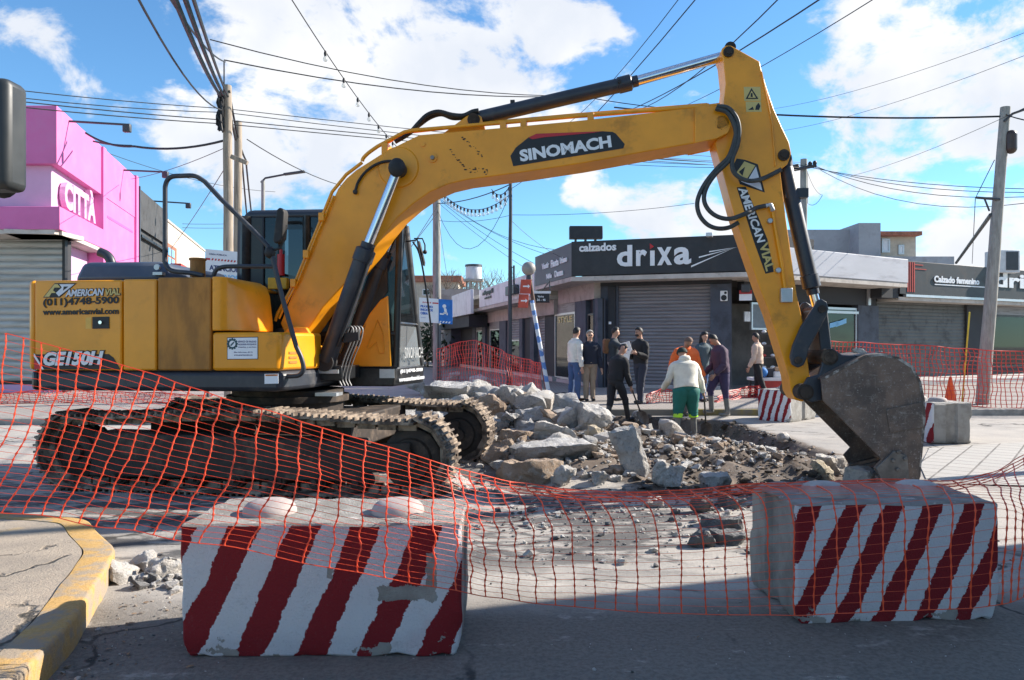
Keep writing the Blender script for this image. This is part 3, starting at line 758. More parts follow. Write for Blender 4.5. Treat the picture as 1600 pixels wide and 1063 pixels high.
def roof_sign(name, px0, px1, py0, py1, d, label):
    a, c = P(px0, py0, d), P(px1, py1, d); b = thing(name, label, 'billboard', ((a.x + c.x) / 2, d, 4.2))
    m = MB(); m.box((a.x, d, c.z), (c.x, d + .3, a.z)); m.build('panel', fascia_k, b, world=True, bevel=.02)
    l = MB()
    for x in (lerp(a.x, c.x, .2), lerp(a.x, c.x, .5), lerp(a.x, c.x, .8)):
        l.tube([(x, d + .15, 4.2), (x, d + .15, c.z)], .03); l.tube([(x, d + .9, 4.2), (x, d + .3, a.z - .1)], .025)
    l.build('stand', grey_metal, b, world=True)
roof_sign('billboard', 890, 942, 353, 373, 25.5, 'blank dark billboard standing on the corner shop roof behind the drixa sign')

# hanging sign of the side street shop
def hanging_sign():
    d0 = 20.9; a, c = P(835, 459, d0), P(859, 473, d0)
    b = thing('hanging_sign', 'small black and white sign hanging over the side street pavement beside the globe lamp', 'sign', ((a.x + c.x) / 2, d0, c.z))
    FSx = FS.at(FS.t(846, -.5), 0, -.5)
    m = MB(); m.box((a.x, d0, c.z), (c.x, d0 + .1, a.z)); m.build('panel', fascia_k, b, world=True, bevel=.01)
    m = MB(); m.box((a.x - .01, d0 - .012, a.z + .004), (c.x + .03, d0 + .13, a.z + .07)); m.build('top_strip', white_fascia, b, world=True)
    t = MB(); text_into(t, 'Varios', P(840, 465, d0 - .012), V((.17, 0, 0)), V((0, 0, .055)), .004, n=V((0, -1, 0)), bold=.02); t.build('lettering', white_t, b, world=True, smooth=None); t = MB(); text_into(t, '36 - 46', P(839, 470.5, d0 - .012), V((.24, 0, 0)), V((0, 0, .065)), .004, n=V((0, -1, 0)), bold=.02)
    t.build('lettering', white_t, b, world=True, smooth=None)
    k = MB(); k.tube([V((c.x, d0 + .05, a.z + .1)), V((c.x, d0 + .05, a.z + .35)), V((FSx.x, FSx.y, 3.48))], .018); k.build('bracket', grey_metal, b, world=True)
hanging_sign()

# --- white fronted shops further down the side street
def side_shops():
    R_ = .8; z0 = PV
    b = thing('shop_row', 'row of small grey shops with a white fascia along the side street', 'shop', FS.at(12, 0, -4))
    t0, t1, t2 = FS.t(834), FS.t(748), FS.t(702)
    zt = 4.15
    FS.part('fascia', white_fascia, b, t0 + .03, t1, 3.3, zt, -.16, -.02, bevel=.01)
    t3 = FS.t(703, .5)
    FS.part('awning', white_fascia, b, t1 + .02, t3, 3.0, 4.2, .25, .4, bevel=.01, label='rusty edged white sign box projecting further out than the fascia')
    FS.part('roof', roof_m, b, t0 + .03, t2 + 1, 3.8, 4.0, -8, -.17)
    FS.part('soffit', soffit_m, b, t0 + .03, t2 + .5, 3.15, 3.29, -R_ - .2, -.03)
    FS.part('upper_wall', wall_beige, b, t0 + .03, t2 + .5, 2.6, 3.14, -R_ - .2, -R_ + .02)
    FS.part('step', stepm, b, t0 + .03, t2 + .3, z0 - .05, z0 + .16, -R_ - .12, -R_ + .09)
    FS.part('end_wall', wall_slate, b, t2 + .5, t2 + 3.2, z0, 3.9, -R_ - .25, -.2)
    FS.part('end_wall', wall_dark, b, t1 + 1.5, t2 + 3.2, 2.4, 3.0, -R_ + .05, .2, label='dark band under the white sign box')
    xs = [834, 828, 816, 811, 796, 790, 780, 764, 758, 753, 743, 738]
    ts = [FS.t(x, -R_) for x in xs]
    kinds = 'PDSP' 
    seq = [('P', 0, 1), ('K', 1, 2), ('P', 2, 3), ('S', 3, 4), ('K', 4, 5), ('P', 5, 6), ('D', 6, 7), ('K', 7, 8), ('P', 8, 9), ('D', 9, 10), ('P', 10, 11)]
    for k, a, c in seq:
        A, B = ts[a], ts[c]
        if k == 'P': FS.part('wall', wall_slate, b, A, B, z0, 2.6, -R_ - .25, -R_)
        elif k == 'K': FS.part('wall', wall_dark, b, A, B, z0, 2.6, -R_ - .25, -R_ - .1)
        elif k == 'S':
            FS.shutter('shutter', shut_g, b, A, B, 1.7, 2.6, -R_ - .1); FS.window(b, A, B, z0 + .1, 1.7, -R_ - .05, frame_w, shopglass, name='door')
            FS.part('window_back', inside_m, b, A, B, z0, 1.7, -R_ - .9, -R_ - .8)
        else:
            FS.part('shutter_box', shut_g, b, A, B, 2.25, 2.6, -R_ - .2, -R_ - .03); FS.window(b, A, B, z0 + .1, 2.25, -R_ - .05, frame_w, shopglass, name='door')
            FS.part('window_back', inside_m, b, A, B, z0, 2.25, -R_ - 1.0, -R_ - .9)
            FS.part('red_notice', goods[0], b, lerp(A, B, .15), lerp(A, B, .85), 1.85, 2.2, -R_ - .25, -R_ - .2)
            FS.part('display_goods', goods[2], b, lerp(A, B, .3), lerp(A, B, .6), .5, 1.5, -R_ - .5, -R_ - .4)
    FS.part('wall', wall_dark, b, ts[-1], t2 + .5, z0, 2.6, -R_ - .25, -R_)
    FS.part('small_sign', fascia_k, b, FS.t(754, -R_ + .3), FS.t(738, -R_ + .3), 2.62, 3.0, -R_ + .05, -R_ + .3)
    FS.part('floodlight', grey_metal, b, FS.t(803, .2), FS.t(790, .2), 3.48, 3.85, 0, .22, bevel=.02)
    t = MB(); FS.text(t, 'Payaplin', 770, 754, FS.z(762, 462), FS.z(762, 453), bold=.03); t.build('lettering', black_t, b, world=True, smooth=None); t = MB(); FS.text(t, 'Kids', 767, 757, FS.z(762, 467), FS.z(762, 463.5), bold=.03)
    t.build('lettering', black_t, b, world=True, smooth=None)
side_shops()

# --- water tank on the flat roofs and the houses at the end of the side street
def water_tank():
    d = 46; c = P(740, 430, d); r = 12.5 / F * d
    zb, zt = P(740, 437, d).z, P(740, 417, d).z
    b = thing('water_tank', 'white cylindrical water tank on a small stand above the side street roofs', 'tank', (c.x, d, 4.2))
    m = MB(); m.tube([(c.x, d, zb), (c.x, d, zb + .03), (c.x, d, zt - .05), (c.x, d, zt)], [r * .98, r, r, r * .95], 24); m.build('tank', mat('tank_white', (.62, .63, .65), .6, var=.1, scale=2, dirt=(.3, .29, .27), damt=.6, stretch=(1, 1, .3)), b, world=True)
    m = MB(); m.tube([(c.x, d, zt + .002), (c.x, d, zt + .12), (c.x, d, zt + .16)], [r * 1.08, r * 1.06, r * .3], 24); m.build('lid', grey_metal, b, world=True)
    l = MB()
    for a in (.3, 1.2, 2, 2.9, 4.2, 5.3): l.box((c.x + r * .9 * cos(a) - .06, d + r * .9 * sin(a) - .06, 3.9), (c.x + r * .9 * cos(a) + .06, d + r * .9 * sin(a) + .06, zb - .12))
    build_split(l, 'leg', conc, b, world=True); s = MB(); s.box((c.x - r * 1.2, d - r * 1.2, zb - .12), (c.x + r * 1.2, d + r * 1.2, zb - .003)); s.build('slab', conc, b, world=True)
    w = MB(); w.box((c.x - 2.0, d - 1.1, 3.2), (c.x + 3.4, d + 4, 4.75)); o = w.build('rooftop_room', wall_beige, None, smooth=None)
    tag(o, 'low plain pinkish wall of a roof storey under the water tank', 'wall')
water_tank()

def simple_house(name, label, px0, px1, pyt, pyb, d, wm, rm, wins, depth=6, rt=.3, overh=.3):
    a, c = P(px0, pyt, d), P(px1, pyb, d); b = thing(name, label, 'house', ((a.x + c.x) / 2, d, 0))
    m = MB(); m.box((a.x, d, 0), (c.x, d + depth, a.z)); m.build('wall', wm, b, world=True, smooth=None)
    m = MB(); m.box((a.x - overh, d - overh, a.z + .003), (c.x + overh, d + depth + overh, a.z + rt)); m.build('roof', rm, b, world=True, smooth=None)
    for (x0, x1, y0, y1) in wins:
        f = Fac((a.x, d), (1, 0)); f.n = V((0, -1, 0)); f.window(b, P(x0, 0, d).x - a.x, P(x1, 0, d).x - a.x, P(0, y1, d).z, P(0, y0, d).z, .06, frame_w, shopglass, fw=.08)
    return b
house_w = mat('cream_house_wall', (.50, .44, .36), .85, var=.1, dirt=(.3, .26, .2), damt=.5)
tile_r = mat('terracotta_roof', (.34, .13, .08), .85, var=.25, scale=6)
simple_house('distant_house', 'beige two storey house with a terracotta roof at the far end of the side street', 640, 716, 441, 560, 66, house_w, tile_r, [(688, 700, 452, 462), (660, 672, 452, 462)], rt=.55)
simple_house('distant_house', 'narrow cream house with tall slit windows behind the blue work sign', 686, 706, 500, 590, 50, mat('pale_house_wall', (.55, .53, .50), .85, var=.1), roof_m, [(691, 693.5, 520, 545), (697, 699.5, 520, 545)])
simple_house('distant_house', 'dark slate gabled building between the beige house and the white fascia shops', 703, 742, 455, 590, 53, wall_slate, roof_m, [], rt=.15, overh=.1)

simple_house('distant_house', 'long low pale building closing the far end of the street behind the cab', 500, 700, 494, 560, 95, house_w, roof_m, [], rt=.3)
# --- awning shop and the womens shoe shop on the right hand street
def awning_shop():
    R_ = .9; z0 = PV
    b = thing('shop', 'single storey shop with a long weathered white awning box behind the digger arm', 'shop', FR.at(5, 0, -3))
    t0, t1 = FR.t(1195) + .03, FR.t(1406)
    aw = mat('weathered_white_awning', (.46, .47, .51), .65, var=.06, scale=1.5, dirt=(.17, .17, .18), damt=.5, dscale=1.2, stretch=(.4, .4, 2.2), dlo=.54, dhi=.72)
    za, zb = FR.z(1300, 432), FR.z(1300, 384)
    mb = MB(); FR.bx(mb, t0, t1, 3.58, 4.38, .05, .3); mb.build('awning', aw, b, world=True, bevel=.02)
    FR.part('soffit', soffit_m, b, t0, t1 - .02, 3.43, 3.57, -R_ - .2, .28)
    FR.part('roof', roof_m, b, t0, t1, 4.1, 4.3, -9, .04)
    FR.part('parapet', wall_dark, b, t0, FR.t(1270), 4.36, 4.75, -.6, .04)
    a, w0, w1, p0, e = FR.t(1176, -R_), FR.t(1205, -R_), FR.t(1287, -R_), FR.t(1341, -R_), FR.t(1373, -R_)
    FR.part('lintel', wall_dark, b, a - .4, t1, 2.85, 3.42, -R_ - .25, -R_ + .02)
    FR.window(b, a, w0 + .3, 1.95, 2.8, -R_ - .05, frame_w, mat('grey_panel', (.16, .19, .21), .6))
    FR.part('door_opening', inside_m, b, a, w1, z0, 2.85, -R_ - 1.6, -R_ - 1.5)
    FR.window(b, w1 - .5, p0, z0 + .4, 2.75, -R_ - .05, frame_w, shopglass, name='shop_window', fw=.08)
    FR.part('transom', frame_w, b, w1 - .5, p0, FR.z(1310, 490, -R_), FR.z(1310, 486, -R_), -R_ - .05, -R_ + .02)
    FR.part('blind', shut_w, b, w1 - .45, p0 - .05, FR.z(1310, 486, -R_), 2.7, -R_ - .12, -R_ - .09)
    FR.part('window_back', inside_m, b, w1, p0, z0, 2.8, -R_ - 1.4, -R_ - 1.3)
    FR.part('back_wall', inside_m, b, t0 - 1.5, t1 - .1, z0, 4.05, -3.2, -3.0); FR.part('ceiling', inside_m, b, t0 - .5, t1 - .1, 3.46, 3.56, -3.0, -R_ - .22); FR.part('side_wall', wall_dark, b, t1 - .25, t1 - .05, z0, 4.05, -2.99, -R_ - .26)
    g = MB()
    for (x0, y0, x1, y1) in ((1298, 513, 1312, 509), (1308, 511, 1324, 505)):
        A, B = FR.at(FR.t(x0, -R_ + .02), FR.z(x0, y0, -R_), -R_ - .02), FR.at(FR.t(x1, -R_ + .02), FR.z(x1, y1, -R_), -R_ - .02)
        g.prism([A, B, B + V((0, 0, .16)), A + V((0, 0, .16))], FR.n * .006)
    g.build('blue_paint_sign', lblue_t, b, world=True, smooth=None)
    FR.part('pillar', wall_slate, b, p0, e, z0, 2.85, -R_ - .25, -R_)
    FR.part('downpipe', frame_w, b, FR.t(1357, -R_ + .1), FR.t(1361, -R_ + .1), 2.86, 3.42, -R_ + .03, -R_ + .1)
    FR.part('step', stepm, b, a, e, z0 - .05, z0 + .1, -R_ - .2, -R_ + .1)
    FR.part('wall_notice', goods[2], b, a - .35, a - .1, 2.2, 2.5, -R_ - .04, -R_)
awning_shop()

fd0 = V((13.75, 26.45, 0))
FD = Fac(fd0, V((.885, .466, 0)))
if FD.n.y > 0: FD.n = -FD.n
def women_shop():
    R_ = .7; z0 = PV
    b = thing('shoe_shop', 'charcoal shop with red stripes and Calzado femenino lettering above a dark shutter', 'shop', FD.at(5, 0, -3))
    t0, t1 = FD.t(1406), FD.t(1720); z3, z4 = FD.z(1420, 460), FD.z(1420, 408)
    FD.part('fascia', fascia_k, b, t0, t1, z3, z4, -.15, 0, bevel=.012)
    FD.part('fascia_trim', frame_w, b, FD.t(1415), t1, z3 - .09, z3 - .003, -.1, .03)
    FD.part('soffit', soffit_m, b, t0, t1, z3 - .22, z3 - .1, -R_ - .2, -.05)
    FD.part('roof', roof_m, b, t0, t1, 4.1, 4.3, -9, -.16)
    FD.part('side_panel', wall_dark, b, t0 - .9, t0 - .003, z3 - .15, z4 - .05, -R_, -.05)
    FD.part('back_wall', inside_m, b, t0 - 1.2, t1, z0, 4.05, -3.2, -3.0); FD.part('side_wall', wall_dark, b, t0 - 1.2, t0 - 1.0, z0, 4.0, -2.99, -R_ - .1)
    st = MB()
    for x in (1417.5, 1421, 1424.5, 1427.5): FD.bx(st, FD.t(x), FD.t(x + 1.5), z3 + .08, z4 - .03, .003, .012)
    for (y, x1) in ((414, 1442), (420.5, 1447)): FD.bx(st, FD.t(1429), FD.t(x1), FD.z(1435, y + 1), FD.z(1435, y - .6), .003, .012)
    st.build('red_stripes', goods[0], b, world=True, smooth=None)
    t = MB(); FD.text(t, 'Calzado femenino', 1459.5, 1530, FD.z(1495, 443.5), FD.z(1495, 433.2), bold=.04); t.build('lettering', white_t, b, world=True, smooth=None); t = MB()
    FD.text(t, 'drixa', 1553, 1640, FD.z(1590, 451), FD.z(1590, 428), bold=.03)
    ul = MB(); FD.bx(ul, FD.t(1460), FD.t(1538), FD.z(1500, 447.6), FD.z(1500, 446), .003, .015); ul.build('underline', white_t, b, world=True, smooth=None)
    t.build('lettering', white_t, b, world=True, smooth=None)
    s0, s1, w1 = FD.t(1373, -R_), FD.t(1511, -R_), FD.t(1545, -R_)
    zs = z3 - .23
    FD.shutter('shutter', shut_d, b, s0, s1, z0 + .1, zs, -R_ - .1, pitch=.13, amp=.012)
    FD.part('pillar', wall_dark, b, s1, w1, z0, zs, -R_ - .25, -R_)
    FD.window(b, w1, t1, z0 + .45, zs - .35, -R_ - .05, frame_k, shopglass, name='shop_window', fw=.07)
    FD.part('shutter_box', shut_g, b, w1, t1, zs - .34, zs, -R_ - .2, -R_ - .02)
    FD.part('sill_wall', wall_dark, b, w1, t1, z0, z0 + .44, -R_ - .25, -R_)
    FD.part('window_back', inside_m, b, w1, t1, z0, zs, -R_ - 1.5, -R_ - 1.4)
    for q, z_, h_, gm in ((.15, .6, .5, 2), (.3, .6, .35, 5), (.42, .6, .6, 4), (.55, .6, .3, 2)):
        tt = lerp(w1, t1, q); FD.part('display_goods', goods[gm], b, tt, tt + .4, z_, z_ + h_, -R_ - .8, -R_ - .5, bevel=.05)
    FD.part('step', stepm, b, s0 - 1, t1, z0 - .05, z0 + .16, -R_ - .2, 1.1, bevel=.02)
women_shop()

def aircon():
    d = 29; a, c = P(1556, 391, d), P(1594, 416, d); b = thing('air_conditioner', 'large white air conditioner unit on the roof behind the wooden pole', 'air conditioner', ((a.x + c.x) / 2, d, 4.2))
    m = MB(); m.box((a.x, d, c.z - .25), (c.x, d + .7, a.z)); m.build('casing', mat('ac_white', (.6, .6, .6), .6, var=.1), b, world=True, bevel=.02)
    m = MB(); m.box((lerp(a.x, c.x, .42), d - .02, c.z - .15), (c.x - .08, d - .003, a.z - .06)); m.build('grille', grey_metal, b, world=True)
aircon()

def stair_house():
    b = thing('upper_storey_house', 'grey rendered upper storey with a square stair tower above the awning shop', 'house', P(1350, 400, 36))
    g = mat('grey_render', (.38, .37, .385), .9, var=.1, scale=1.2, dirt=(.25, .24, .24), damt=.5)
    def bxp(name, m, x0, x1, yt, yb, d, dep):
        a, c = P(x0, yt, d), P(x1, yb, d); mb = MB(); mb.box((a.x, d, c.z), (c.x, d + dep, a.z)); return mb.build(name, m, b, world=True, smooth=None)
    bxp('wall', g, 1210, 1341.5, 359, 420, 37, 6)
    bxp('tower', g, 1342, 1376, 348.5, 415, 36, 2.4)
    ch = mat('cream_upper_wall', (.52, .45, .36), .85, var=.1)
    bxp('wall', ch, 1376.3, 1431, 368, 415, 36.6, 5)
    bxp('roof', tile_r, 1374, 1441, 361.5, 367.7, 36.1, 6)
    bxp('wall', g, 1376, 1491, 401, 420, 35.5, 1)
    for (x0, x1, y0, y1) in ((1377, 1390, 373, 395), (1403, 1412, 383, 398)):
        q, r = P(x0, y0, 36.6), P(x1, y1, 36.6); f = Fac((q.x, 36.6), (1, 0)); f.n = V((0, -1, 0)); f.window(b, 0, r.x - q.x, r.z, q.z, .05, frame_w, paper, fw=.08)
stair_house()

# --- pink corner shop on the left
pink_m = mat('pink_paint', (.64, .155, .385), .7, var=.06, scale=1.2, dirt=(.55, .22, .42), damt=.35, dscale=1.2)
pink_shade = mat('shaded_pink', (.44, .10, .31), .7, var=.08, scale=1.2)  # the same pink as it looks in shade, kept as a separate colour
pink_l = mat('pale_pink_paint', (.66, .38, .58), .7, var=.05, scale=1.2)
def pink_shop():
    c0 = V((-12.36, 20.5, 0)); z0 = PV
    b = thing('shop', 'bright pink corner shop with raised CITTA letters and a pale roller shutter', 'shop', c0 + V((-4, 4, 0)))
    FP = Fac(c0, FDIR)
    if FP.n.x < 0: FP.n = -FP.n
    FC = Fac(c0, V((-1, 0, 0))); FC.n = V((0, -1, 0))
    z = dict(top=7.98, rec=6.40, sg=5.22, fb=4.6)
    te = FP.t(214); tp = FP.t(158)
    L_ = 16
    def band(name, m, o, t_end, za, zb, bevel=.01):
        def corner(o_):       # where the two offset facade lines meet
            y = c0.y - o_; p = FP.at(0, 0, o_); return V((p.x + FDIR.x * (y - p.y) / FDIR.y, y, 0))
        k, q = corner(o), corner(-.7); e, e2 = FP.at(t_end, 0, o), FP.at(t_end, 0, -.7)
        mb = MB(); mb.prism([V((p[0], p[1], za)) for p in ((c0.x - L_, c0.y - o), k, e, e2, q, (c0.x - L_, c0.y + .7))], (0, 0, zb - za)); return mb.build(name, m, b, world=True, bevel=bevel)
    # parapet, sign recess and lower fascia wrap the corner
    band('parapet', pink_m, 0, te, z['rec'], z['top']); band('sign_recess', pink_l, -.22, tp, z['sg'] + .003, z['rec'] - .003, 0); band('lower_fascia', pink_m, .12, tp - .1, z['fb'], z['sg'])
    FP.part('pilaster', pink_m, b, tp - .003, tp + .35, 3.0, z['top'] - .02, -.5, .07)
    FP.part('wall', pink_m, b, tp + .35, te, z0, z['rec'] - .003, -.5, -.02)
    FP.part('groove_shade', pink_shade, b, tp + .8, te - .6, 5.75, 5.84, -.3, -.012)  # raised strip in the shaded pink; the groove's shadow is painted on
    FP.part('pilaster', pink_m, b, te - .35, te + .02, z0, z['top'] + .05, -.5, .06)
    FP.part('wall', pink_l, b, FP.t(103, -.4), FP.t(136, -.4), z0, z['fb'] - .13, -.7, -.4)
    FP.part('wall', pink_m, b, FP.t(148, -.4), tp + .36, z0, z['fb'] - .13, -.7, -.4)
    FP.window(b, FP.t(136, -.4), FP.t(148, -.4), 1.2, z['fb'] - .25, -.42, frame_w, shopglass)
    FC.part('soffit', soffit_m, b, .0, L_, z['fb'] - .12, z['fb'] - .003, -1.3, .1)
    FP.part('soffit', soffit_m, b, .1, tp, z['fb'] - .12, z['fb'] - .003, -1.3, .1)
    ts = FC.t(103, -1.0)
    FC.shutter('shutter', shut_w, b, ts, L_, .45, z['fb'] - .13, -1.0, pitch=.19, amp=.04)
    FC.part('shutter_rail', black_t, b, ts, L_, .36, .44, -1.02, -.94)
    FC.part('shutter_rail', black_t, b, ts - .02, ts + .06, z0, z['fb'] - .13, -1.05, -.92)
    FC.part('base_wall', pink_l, b, ts + .07, L_, z0, .355, -1.2, -.95)
    bk = MB(); FC.bx(bk, ts + .08, L_, z0, z['fb'] - .13, -1.4, -1.1); bk.build('back_wall', wall_dark, b, world=True, smooth=None)
    rf = MB(); rf.prism([FP.at(.4, 6.9, -.5), FP.at(te, 6.9, -.5), FP.at(te, 6.9, -14), FC.at(L_, 6.9, -10), FC.at(L_, 6.9, -.5)], (0, 0, .2)); rf.build('roof', roof_m, b, world=True, smooth=None)
    t = MB()
    x0, x1 = 97, 146
    FP.text(t, 'CITTÀ', x0, x1, 5.34, 6.32, off=-.10, ext=.07, bold=.05)
    t.build('raised_letters', mat('letter_pink', (.64, .345, .55), .7), b, world=True, smooth=None)
    return FP, te
FP, pk_end = pink_shop()
def street_neighbours():
    dk = mat('charcoal_render', (.055, .056, .058), .8, var=.2, scale=1.5, dirt=(.03, .03, .03), damt=.6, bump=.2, bscale=20)
    cr = mat('cream_render', (.50, .44, .38), .85, var=.08, scale=1.5, dirt=(.36, .32, .28), damt=.4)
    b = thing('building', 'dark charcoal painted building next to the pink shop', 'building', FP.at(12, 0, -3))
    t1 = FP.t(260)
    FP.part('wall', dk, b, pk_end + .03, t1, PV, 7.55, -9, -.05, label='charcoal wall')
    FP.part('parapet', dk, b, pk_end + .2, t1, 6.1, 7.62, -.048, .06); FP.part('ledge', black_t, b, pk_end + .4, t1 - .1, 5.75, 5.85, -.045, .1)
    FP.part('drainpipe', grey_metal, b, pk_end + .06, pk_end + .18, PV, 7.7, -.04, .1)
    c = thing('building', 'cream rendered building beyond the charcoal one with a tiled blue and white sign', 'building', FP.at(20, 0, -3))
    t2 = FP.t(320)
    FP.part('wall', cr, c, t1 + .03, t2, PV, 7.25, -9, 0); FP.part('parapet_cap', cr, c, t1 + .03, t2, 7.253, 7.35, -.3, .05)
    s = FP.part('sign_board', mat('brick_brown', (.28, .12, .07), .8), c, FP.t(259, .1), FP.t(276, .1), 4.6, 6.2, .003, .1)
    q = MB()
    for i in range(2):
        for j in range(3): a = FP.t(263 + i * 5.5, .12); FP.bx(q, a, FP.t(267 + i * 5.5, .12), 4.75 + j * .45, 5.1 + j * .45, .1, .13)
    q.build('sign_tiles', lblue_t, s, world=True, smooth=None)
    FP.part('red_awning', goods[0], c, FP.t(283, .6), FP.t(300, .6), 5.0, 5.3, .003, .6)
    e = thing('building', 'far low grey buildings closing the street behind the machine', 'building', FP.at(34, 0, -3))
    FP.part('wall', wall_beige, e, t2 + .05, t2 + 30, PV, 5.2, -9, -.4)
street_neighbours()

# building just outside the picture on the right: it throws the shade over the foreground

sb = thing('building', 'plain two storey corner building outside the picture on the right', 'building', (12, 1, 0))
m = MB(); m.box((9.1, -14, 0), (22, 7.5, 6.3)); m.build('wall', wall_beige, sb, world=True, smooth=None)
m = MB(); m.box((9.05, -14, 6.303), (22, 7.52, 6.45)); m.build('roof', roof_m, sb, world=True, smooth=None)
# ------------------------------------------------------------------ excavator
EX_A = R(-5.0)
EX = thing('excavator', 'yellow and black tracked excavator with its arm reaching over the dug up street', 'excavator', (-2.56, 8.68, 0), EX_A)
_inv = root_inv(EX); _cam = _inv @ V((0, 0, H)); _rot = Matrix.Rotation(-EX_A, 3, 'Z')
def L(px, py, y):
    """point of the machine's own frame: where the sight line of a photo pixel meets the lengthwise plane y"""
    d = _rot @ V(((px - 800) / F, 1, (HZ - py) / F)); t = (y - _cam.y) / d.y
    return _cam + d * t
def side(mb, pix, y0, y1):
    """outline read in plane y0, made solid to y1"""
    return mb.prism([L(a, b, y0) for a, b in pix], (0, y1 - y0, 0))
YN = -1.25
def ebuild(mb, name, m, par=EX, bevel=0, smooth=35, label=None):
    o = mb.build(name, m, par, bevel=bevel, smooth=smooth)
    if label: o['label'] = label
    return o
zs = lambda py, y=YN, px=300: L(px, py, y).z
z_sk, z_bt, z_tp = zs(580), zs(612), zs(436)
# counterweight: a curved plan
def plan_solid(name, m, plan, za, zb, bevel=.03, label=None):
    mb = MB(); mb.prism([V((x, y, za)) for x, y in plan], (0, 0, zb - za)); return ebuild(mb, name, m, bevel=bevel, label=label)
xs_ = L(53, 500, YN).x
cw = [(xs_, YN), (xs_ - .08, YN + .03), (xs_ - .145, YN + .16), (xs_ - .20, -.75), (xs_ - .24, 0), (xs_ - .20, .75), (xs_ - .145, -YN - .16), (xs_ - .08, -YN - .03), (xs_, -YN)]
plan_solid('counterweight', yel, cw, z_sk + .004, z_tp, .075)
plan_solid('counterweight_base', black, [(x + .012, y * .985) for x, y in cw[:-1]] + [(xs_ + .012, -YN * .985)], z_bt, z_sk, .06)
# inner core of the house, then the doors and panels standing on it
core = MB(); core.box((xs_ + .02, YN + .06, z_bt + .05), (L(330, 0, YN).x, 1.2, z_tp - .05)); ebuild(core, 'house_frame', black)
def panel(name, m, px0, px1, yt, yb, label=None, gap=.006, dep=.3):
    mb = MB(); a, c = L(px0, yb, YN), L(px1, yt, YN); mb.box((a.x + gap, YN, z_sk + .004), (c.x - gap, YN + dep, c.z)); return ebuild(mb, name, m, bevel=.018, label=label)
door = panel('side_door', yel, 53, 191, 437.5, 580, 'yellow side door with phone number, web address and model lettering')
panel('side_panel', yel, 191, 245, 436, 580)
panel('side_panel', rusty, 245, 330, 433, 580, 'brown rust stained side panel')
top = MB(); top.box((xs_ + .03, YN + .31, z_tp - .045), (L(330, 0, YN).x, 1.22, z_tp - .006)); ebuild(top, 'top_cover', yel, bevel=.012)
# hood and tank ahead of it with their curved front corners
x330 = L(330, 0, YN).x + .006
def corner_plan(px_a, px_b, y_b, xin):
    a = L(px_a, 500, YN).x; b = L(px_b, 500, y_b).x
    pts = [(xin, YN), (a, YN)]
    for k in range(1, 7):
        q = k / 6 * pi / 2; pts.append((a + (b - a) * sin(q), YN + (y_b - YN) * (1 - cos(q))))
    return pts
# tapering hood: three stacked plan rings
rings = []
for (zz, ins) in ((zs(517), 0), (zs(505), .0), (zs(455), .035), (zs(440), .07), (zs(432.5), .15)):
    b = L(413, 517, -.62).x - ins * 1.0
    a = L(340, 500, YN).x
    pl = [(x330, YN + .003), (a, YN + .003), (a + .035, YN + .02), (a + .07, YN + .07), (lerp(a, b, .82), -.74), (lerp(a, b, .93), -.66), (b, -.52), (b, -.38), (x330, -.38)]
    rings.append([V((x, y, zz)) for x, y in pl])
mb = MB(); mb.loft(rings); hood = ebuild(mb, 'hood', yel_arm, bevel=.02, smooth=40, label='yellow hood with a rounded front corner and rust brown stains')
tp_ = [(x330, YN), (L(430, 500, YN).x, YN), (L(436, 500, YN).x, YN + .02), (L(488, 500, -.66).x, -.66), (L(496, 500, -.5).x, -.5)]
tank = plan_solid('fuel_tank', yel_arm, tp_ + [(tp_[-1][0], -.36), (x330, -.36)], z_sk + .004, zs(519.5), .03, label='yellow tank box with a white notice and vent slots')
sk = corner_plan(430, 500, -.40, L(55, 0, YN).x)
plan_solid('skirt', dkblue, [(x, y + .012) for x, y in sk] + [(sk[-1][0], 1.2), (L(55, 0, YN).x, 1.2)], z_bt, z_sk, .045)
# turntable deck under the boom and cab
dk = MB(); dk.box((sk[-1][0] - .6, -.38, zs(600)), (L(545, 0, .2).x + .1, .3, zs(576))); ebuild(dk, 'deck', black, bevel=.01)
lg = MB(); lg.box((L(497, 0, -.4).x, -.42, zs(583, -.4)), (L(529, 0, -.4).x, -.30, zs(577, -.4))); lg.box((L(497, 0, -.4).x, -.5, zs(617, -.4)), (L(530, 0, -.4).x, -.28, zs(612, -.4))); build_split(lg, 'service_ledge', galv, EX)
for y0_, y1_ in ((-.34, -.27), (.27, .34)): fm = MB(); side(fm, [(430, 577), (432, 530), (452, 510), (478, 512), (492, 535), (515, 552), (522, 577)], y0_, y1_); ebuild(fm, 'boom_bracket', yel_arm, bevel=.01)
mid = MB(); side(mid, [(400, 575), (400, 520), (440, 512), (460, 540), (500, 575)], -.26, .26); ebuild(mid, 'swivel_housing', black)
# engine cover, exhaust, oil tank neck
ec = MB(); a, c = L(113, 436, -1.05), L(255, 407, -1.05)
ec.hexa([(a.x, -1.05, a.z - .03), (c.x, -1.05, a.z - .03), (c.x, .5, a.z - .03), (a.x, .5, a.z - .03), (a.x + .06, -.98, c.z), (c.x - .05, -.98, c.z), (c.x - .05, .45, c.z), (a.x + .06, .45, c.z)])
ebuild(ec, 'engine_cover', cover_blue, bevel=.055)
bb = MB(); p = L(247, 418, -1.055); bb.cyl(p, p + V((0, -.03, 0)), .03, n=10); p2 = L(247, 430, -1.055); bb.box((p2.x - .05, -1.07, p2.z), (p2.x + .05, -1.0, p2.z + .03)); ebuild(bb, 'cover_latch', galv)
ex = MB(); ex.tube(spline([L(175, 420, -.6), L(173, 408, -.6), L(167, 399, -.6), L(156, 394, -.6)]), .05, 12); ebuild(ex, 'exhaust_pipe', dkblue)
